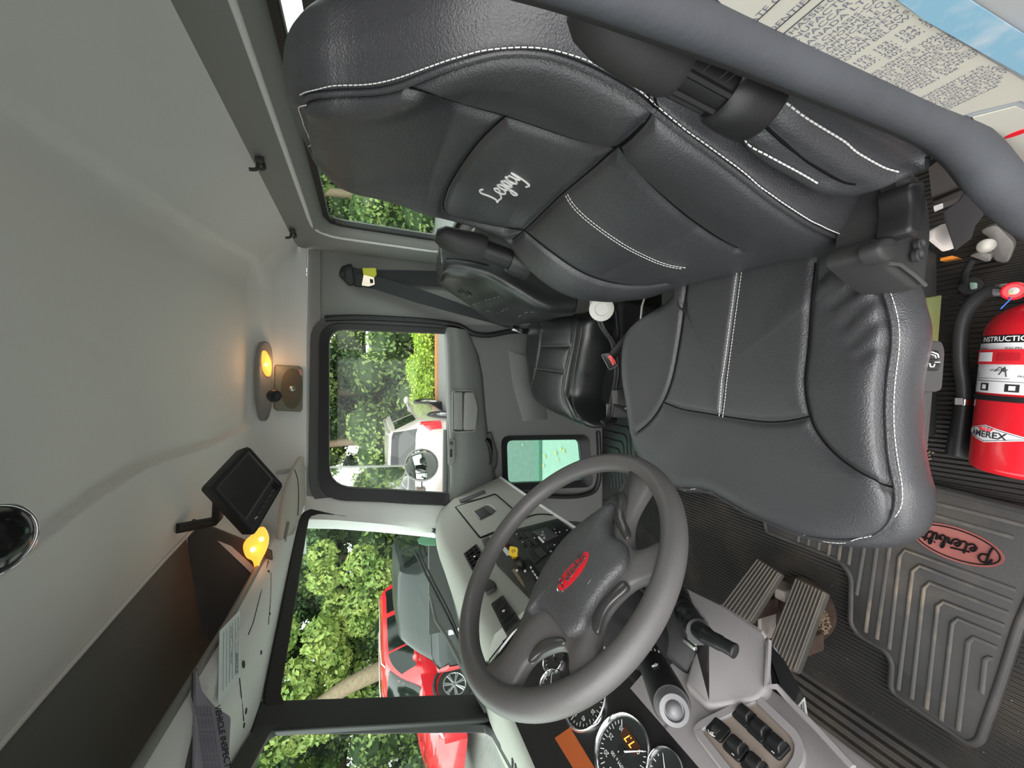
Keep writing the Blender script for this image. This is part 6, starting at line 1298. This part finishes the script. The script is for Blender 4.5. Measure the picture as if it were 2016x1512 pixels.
# ================= OUTSIDE =================
GZ = CZ - 2.05
ASPH = mat('asphalt', (.17, .17, .165), .9, spec=.2, var=.25, vscale=18, bump=.4, bscale=60)
m = M(); m.box((0, 16, GZ - .1), (70, 60, .2)); obj('ground', m, ASPH, kind='structure')
m = M(); m.box((0, 2.2, GZ + .004), (40, 4.3, .012)); obj('path', m, mat('pale_concrete', (.34, .34, .32), .85, var=.15, vscale=25, bump=.3, bscale=80), kind='structure')
m = M(); m.box((0, 4.42, GZ + .02), (40, .12, .06)); obj('kerb', m, mat('kerb_green_grey', (.12, .17, .14), .8, var=.2, vscale=20), kind='structure')
YLEAF = mat('yellow_leaf', (.62, .50, .10), .7, var=.25, vscale=40)
for (a, b), w_ in zip(((1029, 876), (1072, 899), (1070, 917), (1094, 892), (1104, 884), (1110, 888), (1098, 905)), ('alone farthest out on the asphalt', 'just beyond the kerb, upper', 'just beyond the kerb, lower', 'beside the kerb on the pale concrete', 'large, on the pale concrete', 'small, next to the large one', 'lowest on the pale concrete')):
    p = P(a, b, Z=GZ + .03); s = random.uniform(.020, .032); m = M(); m.add([p + V(-s, 0, 0), p + V(0, -s * .6, .006), p + V(s, 0, .002), p + V(s * .3, s * .7, .008), p + V(-s * .4, s * .6, .004)], [(0, 1, 2, 3, 4)]); obj('fallen_leaf', m, YLEAF, label='yellow fallen leaf on the ground, ' + w_, cat='leaf', group='fallen leaves beside the truck')
# ---- vehicles ----
TYRE = mat('tyre', (.018, .018, .018), .8); ALLOY = mat('alloy', (.62, .62, .63), .3, metal=.8); CARG = mat('car_glass', (.008, .011, .011), .06, spec=.45); LAMPW = mat('headlamp', (.5, .55, .58), .12, spec=.8); LAMPR = mat('tail_lamp', (.55, .01, .02), .15, spec=.8, coat=.6)
def car(name, label, cat, pos, yaw, paint, H=1.7, Wd=.93, L=4.5, belt=1.02, rake=(.75, .25), kind='suv', rails=True, plate=None, emblem=None, emb_mat=None):
    t = thing(name, label, cat, (pos[0], pos[1], GZ)); ca, sa = cos(yaw), sin(yaw); O = V(pos[0], pos[1], GZ)
    Wf = lambda p: O + V(p[0] * ca - p[1] * sa, p[0] * sa + p[1] * ca, p[2])
    h = L / 2; hood = belt - .05
    # x, half width, belt height, roof height, half width of the roof
    st = [(-h, .80, .80, .86, .70), (-h + .06, .90, .95, .98, .80), (-h + .14, .96, belt, belt + .04, .84), (-h + rake[1] + .22, .99, belt, H - .04, .70), (-h + rake[1] + .6, 1, belt, H, .72), (-.1, 1, belt, H + .02, .73), (.35, 1, belt - .01, H - .03, .72), (.35 + rake[0] * .5, 1, belt - .02, (H + hood) / 2 + .08, .76), (.40 + rake[0], .99, belt - .04, hood + .03, .86), (h - .55, .97, hood - .08, hood - .02, .78), (h - .15, .92, .78, .84, .68), (h, .80, .62, .66, .60)]
    def ring(s):
        x, w, b, r, wt = s; w *= Wd; wt *= Wd
        half = [(w * .92, .26), (w, .42), (w * 1.0, .70), (w * .985, b), (wt, r - .045), (wt * .85, r - .008), (0, r + .012)]
        return [(x, -y, z) for y, z in half] + [(x, y, z) for y, z in half[::-1][1:]]
    R = [ring(s) for s in st]; N = 5
    cols = [cr_spline([V(*R[i][j]) for i in range(len(R))], N) for j in range(13)]
    def S_(u, v):   # u station (0..len-1), v ring (0..12)
        k = u * N; i = min(int(k), len(cols[0]) - 2); f = k - i; j = min(int(v), 11); g = v - j
        a = cols[j][i].lerp(cols[j][i + 1], f); b = cols[j + 1][i].lerp(cols[j + 1][i + 1], f); return a.lerp(b, g)
    m = M(); m.loft([[Wf(cols[j][i]) for j in range(13)] for i in range(len(cols[0]))]); body = obj('body', m, paint, t, smooth=38)
    def patch(nm, u0, u1, v0, v1, mt, off=.006, nu=8, nv=4, su=0, par=body):
        rows = []
        for i in range(nu + 1):
            u = u0 + (u1 - u0) * i / nu; r = []
            for j in range(nv + 1):
                v = v0 + (v1 - v0) * j / nv; e = .02; uu = u + su * (j / nv - .5) * 0
                p = S_(u, v); n = (S_(min(u + e, 10.9), v) - S_(max(u - e, 0), v)).cross(S_(u, min(v + e, 11.9)) - S_(u, max(v - e, 0)))
                n = n.normalized() if n.length > 1e-9 else V(0, 0, 1); c = V(p.x, 0, .7); n = n if n.dot(p - c) > 0 else -n
                r.append(Wf(p + n * off))
            rows.append(r)
        m = M(); m.grid(rows); return obj(nm, m, mt, par, smooth=50)
    for v0, v1 in ((3.10, 3.86), (8.90, 8.14)):
        patch('side_window', 3.25, 4.35, v0, v1, CARG); patch('side_window', 4.45, 5.3, v0, v1, CARG); patch('side_window', 5.4, 6.9, v0, v1 if v0 < 5 else v1, CARG)
    patch('windscreen', 6.35, 7.9, 4.15, 7.85, CARG, nu=6, nv=8); patch('rear_window', 2.15, 3.0, 4.1, 7.9, CARG, nu=6, nv=8)
    for v0, v1 in ((1.9, 3.0), (10.1, 9.0)): patch('tail_light', .25, 2.15, v0 - (.2 if v0 < 5 else -.2), v1 + (.45 if v0 < 5 else -.45), LAMPR, .014)
    for v0, v1 in ((2.4, 3.0), (9.6, 9.0)): patch('headlight', 9.3, 10.5, v0, v1, LAMPW, .012)
    for sx_ in (-1, 1):
        for wx in (-h + .82, h - .88):
            m = M(); c = V(wx, sx_ * Wd * .90, .35)
            prof = [(-.10, .30), (-.09, .345), (.0, .36), (.09, .345), (.105, .25), (.10, .235)]
            m.lathe(Wf(c), Wf(c + V(0, sx_, 0)) - Wf(c), prof, 36); w = obj('wheel', m, TYRE, t, smooth=50)
            m = M(); ax_ = (Wf(c + V(0, sx_, 0)) - Wf(c)); cw = Wf(c + V(0, sx_ * .098, 0)); u = ax_.cross(NZ).normalized()
            m.tube([cw + u * (cos(a) * .232) + NZ * (sin(a) * .232) for a in [2 * pi * k / 36 for k in range(36)]], .012, n=6, closed=True)
            for k in range(7):
                a = 2 * pi * k / 7
                for da in (-.10, .10): m.tube([cw + u * (cos(a) * .04) + NZ * (sin(a) * .04), cw + ax_ * .006 + u * (cos(a + da) * .225) + NZ * (sin(a + da) * .225)], [.022, .014], n=6)
            m.lathe(cw, ax_, [(-.01, .05), (.012, .045), (.014, .001)], 16); obj('rim', m, ALLOY, w, smooth=50)
            m = M(); ca_ = Wf(V(wx, sx_ * (Wd + .0), .36)); m.tube([ca_ + u * (cos(a) * .41) + NZ * (sin(a) * .41) for a in [pi * k / 20 for k in range(-2, 23)]], .035, n=6); obj('wheel_arch', m, mat('dark_arch', (.02, .02, .02), .7), t, smooth=50)
        m = M(); c = Wf(V(.62, sx_ * (Wd + .12), belt + .04)); m.ball(c, (.06, .11, .075), 14, (V(ca, sa, 0), V(-sa, ca, 0), NZ)); m.tube([c, Wf(V(.62, sx_ * Wd * .9, belt))], .02, n=6); obj('wing_mirror', m, paint if kind != 'grey' else ALLOY, t, smooth=60)
        if rails:
            m = M(); m.tube([Wf(S_(u, 4.75 if sx_ < 0 else 7.25) + V(0, 0, .045 if 3.6 < u < 5.8 else .0)) for u in (3.4, 3.7, 4.2, 5, 5.7, 6.0)], .018, n=8); obj('roof_rail', m, ALLOY, t, smooth=60)
    m = M(); m.box(Wf(V(-h - .02, 0, .48)), (.06, Wd * 1.6, .22), (V(ca, sa, 0), V(-sa, ca, 0), NZ)); obj('rear_bumper', m, mat('dark_bumper', (.03, .03, .03), .5), t, bevel=.02)
    m = M(); m.tube([Wf(V(-h + .30, -.1, belt + .12)), Wf(V(-h + .20, -.5, belt + .08))], .010, n=5); obj('rear_wiper', m, BLKP, t)
    if plate:
        bk_ = Wf(V(-h - .03, 0, .76)); R3 = V(sa, -ca, 0); m = M(); m.box(Wf(V(-h - .02, 0, .76)), (.02, .34, .16), (V(ca, sa, 0), V(-sa, ca, 0), NZ)); pl_ = obj('number_plate', m, mat('plate_white', (.6, .65, .66), .5), t); TXT(plate, Wf(V(-h - .034, 0, .76)), R3, NZ, .11, mat('plate_blue', (.03, .12, .25), .5), 'plate_text', pl_, bold=True)
    if emblem:
        e = emblem; c = Wf(V(-h - .012, 0, e[0])); m = M(); uu = V(-sa, ca, 0); m.tube(ell(c, uu * e[1], NZ * e[2], 28), .010, n=6, closed=True) if e[3] == 'ring' else m.loft([[p + V(-ca, -sa, 0) * .01 for p in ell(c, uu * e[1], NZ * e[2], 28)], [p + V(-ca, -sa, 0) * .03 for p in ell(c, uu * e[1] * .96, NZ * e[2] * .96, 28)]]); 
        if e[3] == 'ring': m.box(c, (.015, e[1] * 2.2, .02), (V(ca, sa, 0), uu, NZ))
        obj('emblem', m, emb_mat or ALLOY, t, smooth=50)
    return t
RCAR = mat('red_car_paint', (.60, .015, .025), .22, spec=.6, coat=.8)
car('car', 'bright red SUV parked nose towards the truck beyond the windscreen', 'car', (-6.72, 9.45), math.atan2(-.95, -.31), RCAR, H=1.72, L=4.4)
car('car', 'dark grey crossover parked with its tail towards the windscreen, beside the red SUV', 'car', (-3.92, 8.3), math.atan2(1, -.045), mat('graphite_paint', (.018, .020, .022), .35, spec=.35), H=1.55, Wd=.83, L=4.4, belt=.98, rake=(.8, .55), rails=False, plate='SU 3', emblem=(.93, .075, .06, 'ring'), kind='grey')
car('car', 'beige silver SUV with red tail lamp parked outside the passenger window', 'car', (-1.52, 10.15), math.atan2(1, .07), mat('champagne_paint', (.42, .38, .35), .25, spec=.6, coat=.8), H=1.62, Wd=.92, L=4.4, rails=True, emblem=(.96, .12, .05, 'disc'), emb_mat=mat('blue_emblem', (.02, .08, .30), .3), kind='suv')
# utility truck far off to the rear side
ut = thing('truck', 'white and black work truck far off past the rear edge of the passenger window', 'truck', (2.0, 15.5, GZ)); 
m = M(); m.loft([[V(1.2, 14.0, GZ + .6), V(3.0, 14.0, GZ + .6), V(3.0, 14.0, GZ + 1.25), V(1.2, 14.0, GZ + 1.25)], [V(1.2, 15.2, GZ + .6), V(3.0, 15.2, GZ + .6), V(3.0, 15.2, GZ + 1.35), V(1.2, 15.2, GZ + 1.35)]]); m.box((2.1, 16.2, GZ + 1.3), (1.9, 1.9, 1.6)); obj('cab', m, mat('white_paint', (.62, .63, .63), .3), ut, bevel=.06)
m = M(); m.box((2.1, 15.23, GZ + 1.68), (1.6, .04, .55)); obj('windscreen', m, CARG, ut, bevel=.02)
m = M(); m.box((2.1, 13.97, GZ + .95), (1.3, .06, .45)); obj('grille', m, BLKP, ut, bevel=.02)
for sx_ in (1.05, 3.15):
    m = M(); m.tube([V(sx_, 15.2, GZ + 1.3), V(sx_ - .1 if sx_ < 2 else sx_ + .1, 15.1, GZ + 1.8)], .02, n=6); m.box((sx_ - .12 if sx_ < 2 else sx_ + .12, 15.05, GZ + 1.75), (.20, .06, .34)); obj('mirror', m, mat('mirror_blue_white', (.55, .62, .68), .3), ut, bevel=.02)
    m = M(); m.lathe((sx_ + (.1 if sx_ < 2 else -.1), 14.6, GZ + .42), (1, 0, 0), [(-.12, .38), (0, .42), (.12, .38), (.12, .2)], 24); obj('wheel', m, TYRE, ut, smooth=50)
# ---- plants ----
def leafmat(name, c1, c2):
    m = bpy.data.materials.new(name); m.use_nodes = True; nt = m.node_tree; N = nt.nodes; L = nt.links; b = N['Principled BSDF']
    t = N.new('ShaderNodeTexCoord'); z = N.new('ShaderNodeTexNoise'); z.inputs['Scale'].default_value = 1.6; z.inputs['Detail'].default_value = 5; L.new(t.outputs['Object'], z.inputs['Vector'])
    r = N.new('ShaderNodeMapRange'); r.inputs['From Min'].default_value = .35; r.inputs['From Max'].default_value = .68; L.new(z.outputs[0], r.inputs[0])
    mx = N.new('ShaderNodeMix'); mx.data_type = 'RGBA'; mx.inputs['A'].default_value = (*c1, 1); mx.inputs['B'].default_value = (*c2, 1); L.new(r.outputs[0], mx.inputs[0]); L.new(mx.outputs['Result'], b.inputs['Base Color'])
    b.inputs['Roughness'].default_value = .45; b.inputs['Specular IOR Level'].default_value = .3
    tr = N.new('ShaderNodeBsdfTranslucent'); L.new(mx.outputs['Result'], tr.inputs[0]); ms = N.new('ShaderNodeMixShader'); ms.inputs[0].default_value = .35; L.new(b.outputs[0], ms.inputs[1]); L.new(tr.outputs[0], ms.inputs[2]); L.new(ms.outputs[0], N['Material Output'].inputs[0]); return m
LM = [leafmat('leaf_mid', (.12, .21, .065), (.34, .44, .15)), leafmat('leaf_blue_green', (.09, .17, .075), (.24, .36, .15)), leafmat('leaf_yellow_green', (.20, .31, .08), (.47, .55, .17))]
BARK = mat('bark', (.20, .15, .10), .9, var=.4, vscale=14, bump=1, bscale=30)
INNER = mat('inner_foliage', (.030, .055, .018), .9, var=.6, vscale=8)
def leaves(n, blobs, size, seed):
    rg = np.random.RandomState(seed); vs = []; fs = []
    for k in range(n):
        c, r = blobs[rg.randint(len(blobs))]; d = rg.normal(size=3); d /= np.linalg.norm(d); p = np.array(c) + d * np.array(r) * (1 - abs(rg.normal()) * .14)
        s = size * rg.uniform(.6, 1.35); a = rg.normal(size=3); a[2] -= .5; a /= np.linalg.norm(a); nrm = d + rg.normal(size=3) * .55 + np.array([0, -.2, .35]); b = np.cross(nrm, a); b /= np.linalg.norm(b) + 1e-9; q = np.cross(a, b)
        i = len(vs); vs += [p - a * s * .55, p + b * s * .34 + q * s * .06, p + a * s * .6, p - b * s * .34 + q * s * .06]; fs += [(i, i + 1, i + 2), (i, i + 2, i + 3)]
    m = M(); m.v = [Vector(v) for v in vs]; m.f = fs; return m
def tree_proto(seed, h, r, n, size, lm, trunk=True, low=.3):
    rg = np.random.RandomState(seed); blobs = []
    for k in range(46):
        a = rg.uniform(0, 2 * pi); f = rg.uniform(0, 1); rr = r * (.35 + .75 * sin(pi * (f * .85 + .12))) * rg.uniform(.45, 1); blobs.append(((rr * cos(a), rr * sin(a), low + f * (h - low)), (rg.uniform(.5, .95),) * 2 + (rg.uniform(.4, .75),)))
    return blobs
def make_tree(label, x, y, seed, h=8.0, r=2.4, n=15000, size=.125, lm=0, lean=0, proto=None, group='trees beyond the parked cars'):
    if proto is not None:
        t = copy_tree(proto); t.location = (x, y, GZ); t.rotation_euler = (0, 0, random.uniform(0, 6)); t['label'] = label; 
        return t
    t = thing('tree', label, 'tree', (x, y, GZ), group); O = V(x, y, GZ); blobs = tree_proto(seed, h, r, n, size, lm)
    m = leaves(n, blobs, size, seed + 50); m.v = [v + O for v in m.v]; obj('foliage', m, LM[lm], t, smooth=0)
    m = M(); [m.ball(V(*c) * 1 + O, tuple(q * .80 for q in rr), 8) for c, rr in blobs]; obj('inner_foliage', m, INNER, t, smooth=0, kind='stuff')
    m = M(); m.tube(cr_spline([O, O + V(.1, 0, h * .25), O + V(lean, .1, h * .6), O + V(lean * 1.3, 0, h * .9)], 4), [.20 - .011 * k for k in range(13)], n=9); obj('trunk', m, BARK, t, smooth=60); return t
A = make_tree('mid green tree directly beyond the beige silver SUV', -2.2, 15.2, 1, lm=0)
B = make_tree('bluish green tree seen through the windscreen above the dark crossover', -6.6, 15.6, 2, lm=1)
Cc = make_tree('yellow green leafy tree filling the passenger window towards its rear edge', 1.6, 18.2, 3, lm=2)
make_tree('dense tree framed by the lower rear window corner', 6.4, 14.2, 0, proto=A); make_tree('pale green tree beyond the middle of the rear window', 9.2, 16.5, 0, proto=Cc)
make_tree('tree seen at the centre of the passenger window', -.4, 16.6, 0, proto=B); make_tree('large tree rising over the red SUV', -10.2, 14.2, 0, proto=A); make_tree('yellow green tree beyond the roof of the red SUV', -8.3, 16.2, 0, proto=Cc)
make_tree('tree far past the nose of the red SUV beside the centre post', -13.4, 12.8, 0, proto=B); make_tree('tree seen through the driver side windscreen pane', -15.5, 9.4, 0, proto=Cc); make_tree('tree between the dark crossover and the door pillar', -4.6, 17.5, 0, proto=Cc)
make_tree('tall tree behind the work truck', 4.1, 17.0, 0, proto=B); make_tree('outermost tree at the edge of the driver side pane', -17.5, 12.5, 0, proto=A)
for k, (x_, y_, pr_) in enumerate(((-5.5, 21, A), (-9.5, 20, B), (-14, 18.5, Cc), (-1.5, 21.5, B), (3.2, 22, A), (8.2, 20.5, B), (-19, 16, A), (12.5, 2.5, A), (14.5, -2.0, Cc))):
    make_tree(('back row tree behind the dark crossover', 'back row tree straight behind the red SUV', 'back row tree past the nose of the red SUV', 'back row tree behind the beige silver SUV', 'back row tree behind the work truck', 'back row tree seen deep through the rear window', 'back row tree farthest past the driver side pane', 'tree behind the truck bed, reflected in the side mirror', 'tree far behind the truck bed on the driver side')[k], x_, y_, 0, proto=pr_)
# leaning bare trunk above the red SUV
q0 = P(752, 1318, Y=11.6); q1 = P(612, 1398, Y=11.9)
t = thing('tree', 'tree with thick leaning bare trunk rising beyond the red SUV roof', 'tree', V(q0.x, q0.y, GZ))
m = M(); pts = cr_spline([V(q0.x + .35, q0.y, GZ), q0, q0.lerp(q1, .5) + V(.06, 0, .05), q1, q1 + (q1 - q0) * .6], 5); m.tube(pts, [.26 - .006 * k for k in range(len(pts))], n=12); obj('trunk', m, BARK, t, smooth=60)
bl = [((q1.x + random.uniform(-1.6, 2.6), 12.3 + random.uniform(-.3, .9), CZ + random.uniform(.1, 3.4)), (.55, .5, .5)) for k in range(22)] + [((q0.x + random.uniform(.6, 3.2), 12.4 + random.uniform(0, .7), CZ + random.uniform(-.4, 1.5)), (.45, .4, .45)) for k in range(14)]
m = leaves(12000, bl, .14, 9); obj('foliage', m, LM[2], t, smooth=0)
# bright hedge / tall grass bank between the cars
hb = [((x_ + random.uniform(-.2, .2), 12.6 + random.uniform(-.2, .3), GZ + random.uniform(.15, .62)), (.38, .3, .3)) for x_ in np.linspace(-.9, 1.6, 26)]
m = leaves(5200, hb, .09, 77); h_ = thing('hedge', 'bright light green low hedge between the beige SUV and the work truck', 'hedge', (.3, 12.6, GZ)); obj('foliage', m, leafmat('hedge_leaf', (.32, .50, .06), (.52, .66, .12)), h_, smooth=0)
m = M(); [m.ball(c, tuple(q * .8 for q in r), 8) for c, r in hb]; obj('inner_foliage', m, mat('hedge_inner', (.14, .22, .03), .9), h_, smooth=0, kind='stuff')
m = M(); m.box((0, 12.1, GZ + .02), (4.2, .35, .06)); obj('mulch_strip', m, mat('orange_mulch', (.35, .17, .07), .9, var=.4, vscale=30), label='strip of orange brown mulch at the foot of the low hedge', cat='mulch', kind='stuff')
gb = [((x_, 13.6 + random.uniform(-.4, .8) - (1.2 if x_ < -9 else 0), GZ + random.uniform(.2, 2.2)), (.8, .5, .6)) for x_ in np.linspace(-19, 13, 70)]
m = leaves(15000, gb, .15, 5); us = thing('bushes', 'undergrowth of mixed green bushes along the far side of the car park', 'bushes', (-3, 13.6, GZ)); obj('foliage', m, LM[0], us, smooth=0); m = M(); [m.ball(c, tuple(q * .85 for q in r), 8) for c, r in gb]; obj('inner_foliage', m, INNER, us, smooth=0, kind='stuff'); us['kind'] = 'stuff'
# ---- own truck: mirrors, wipers ----
MIRR = mat('mirror_glass', (.92, .94, .93), .02, metal=1)
YM = 2.12
mf = thing('side_mirror', 'tall rectangular west coast mirror with pale frame outside the passenger window', 'mirror', P(720, 940, Y=YM))
mi = (P(720, 945, Y=YM), V(.74, -.67, -.02).normalized())
L = px_loop(((645, 918), (808, 915), (806, 975), (660, 975)), .018, 5, pl=mi)
obj('mirror_frame', frame(L, inset(L, .010, mi[1]), -mi[1] * .02), mat('pale_mirror_frame', (.60, .60, .60), .3, metal=.4), mf, bevel=.003)
m = M(); m.prism([p - mi[1] * .003 for p in inset(L, .008, mi[1])], -mi[1] * .004); obj('mirror_glass', m, MIRR, mf)
m = M(); m.prism([p - mi[1] * .010 for p in inset(L, .002, mi[1])], -mi[1] * .03); obj('mirror_back', m, BLKM, mf)
m = M(); m.tube([P(806, 965, Y=YM + .01), P(830, 990, Y=YM - .03), P(884, 985, Y=YM - .12), V(-.60, 1.835, .80)], .014, n=8); m.tube([P(640, 965, Y=YM), P(600, 990, Y=YM - .1)], .012, n=8); obj('mirror_arm', m, STEEL, mf, smooth=60)
m = M(); m.box(P(828, 968, Y=YM), (.05, .05, .05)); obj('mirror_bracket', m, mat('bracket_beige', (.36, .30, .26), .5), mf, bevel=.006)
cv = thing('convex_mirror', 'round convex mirror with pale rim below the tall side mirror', 'mirror', P(830, 915, Y=YM - .04))
mj = (P(830, 915, Y=YM - .04), V(.42, -.88, .05).normalized()); cc_ = mj[0]; u_ = NX - mj[1] * NX.dot(mj[1]); u_.normalize(); w_ = mj[1].cross(u_); cr_ = .085
eu = P(868, 926, pl=mj) - cc_; ev = P(826, 937, pl=mj) - cc_; rr_ = eu.length
m = M(); m.lathe(cc_ - mj[1] * .02, mj[1], [(0, cr_ * .5), (.012, cr_ * 1.04), (.022, cr_ * 1.04), (.024, cr_ * .96)], 48); m.f = m.f[:-1]; obj('mirror_rim', m, mat('pale_mirror_frame', (.6, .6, .6), .3), cv, smooth=50)
m = M(); m.lathe(cc_, mj[1], [(0, cr_ * .97), (.004, cr_ * .85), (.009, cr_ * .6), (.012, cr_ * .3), (.0125, .0005)], 48); obj('mirror_glass', m, MIRR, cv, smooth=80)
m = M(); m.tube([cc_ - mj[1] * .02, P(828, 968, Y=YM)], .010, n=8); obj('mirror_arm', m, STEEL, cv)
wp = (pl2[0] + pl2[1] * -.03, pl2[1])
w1 = thing('windscreen_wiper', 'black windscreen wiper resting across the lower passenger pane', 'wiper', P(870, 1190, pl=wp))
m = M(); q = [P(a, b, pl=wp) for a, b in ((816, 1085), (846, 1145), (877, 1205), (904, 1262))]; m.tube(cr_spline(q, 4), .005, n=6); obj('wiper_blade', m, BLKR, w1); m = M(); q = [P(a, b, pl=(wp[0] - wp[1] * .012, wp[1])) for a, b in ((822, 1082), (852, 1142), (884, 1204), (908, 1264))]; m.tube(cr_spline(q, 4), .004, n=6); obj('wiper_bridge', m, BLKP, w1)
m = M(); q = [P(a, b, pl=(wp[0] - wp[1] * .03, wp[1])) for a, b in ((848, 1175), (858, 1222), (880, 1255), (925, 1340), (960, 1400))]; m.tube(q, [.005, .006, .007, .009, .010], n=6); obj('wiper_arm', m, mat('wiper_arm_grey', (.10, .105, .10), .5), w1)
# inspection sticker on the glass
spn = (pl2[0] + pl2[1] * .012, pl2[1]); m = M(); m.prism(rpoly([P(a, b, pl=spn) for a, b in ((822, 1062), (831, 1056), (856, 1060), (858, 1074), (838, 1074), (824, 1070))], .002, 3), -pl2[1] * .0008)
stc = obj('inspection_sticker', m, mat('pale_green_sticker', (.42, .72, .52), .5), label='pale green inspection sticker in the lower outer corner of the passenger windscreen pane', cat='sticker')
rr2 = (P(822, 1066, pl=spn) - P(850, 1070, pl=spn)); TXT('25', P(843, 1067, pl=spn) + pl2[1] * .001, V(-rr2.y, rr2.x, 0) if False else (P(843, 1058, pl=spn) - P(843, 1074, pl=spn)), P(824, 1066, pl=spn) - P(850, 1067, pl=spn), .022, BLACKI, 'sticker_text', stc, bold=True)

# truck bed behind the cab
tb = thing('truck_bed', 'low truck bed with weathered brown plank side behind the cab', 'truck bed', (2.9, .95, GZ + .8))
WOOD = mat('weathered_planks', (.26, .20, .15), .8, var=.35, vscale=9, stretch=(1, 8, 12), bump=.4, bscale=40)
for k in range(5): m = M(); m.box((2.9, 1.93, GZ + .93 + k * .145), (4.2, .05, .135)); obj('side_plank', m, WOOD, tb, bevel=.004)
m = M(); m.box((2.9, .95, GZ + .82), (4.2, 1.9, .08)); obj('bed_floor', m, WOOD, tb); m = M(); m.box((.86, .95, GZ + 1.1), (.06, 1.9, .6)); obj('headboard', m, BLKM, tb)
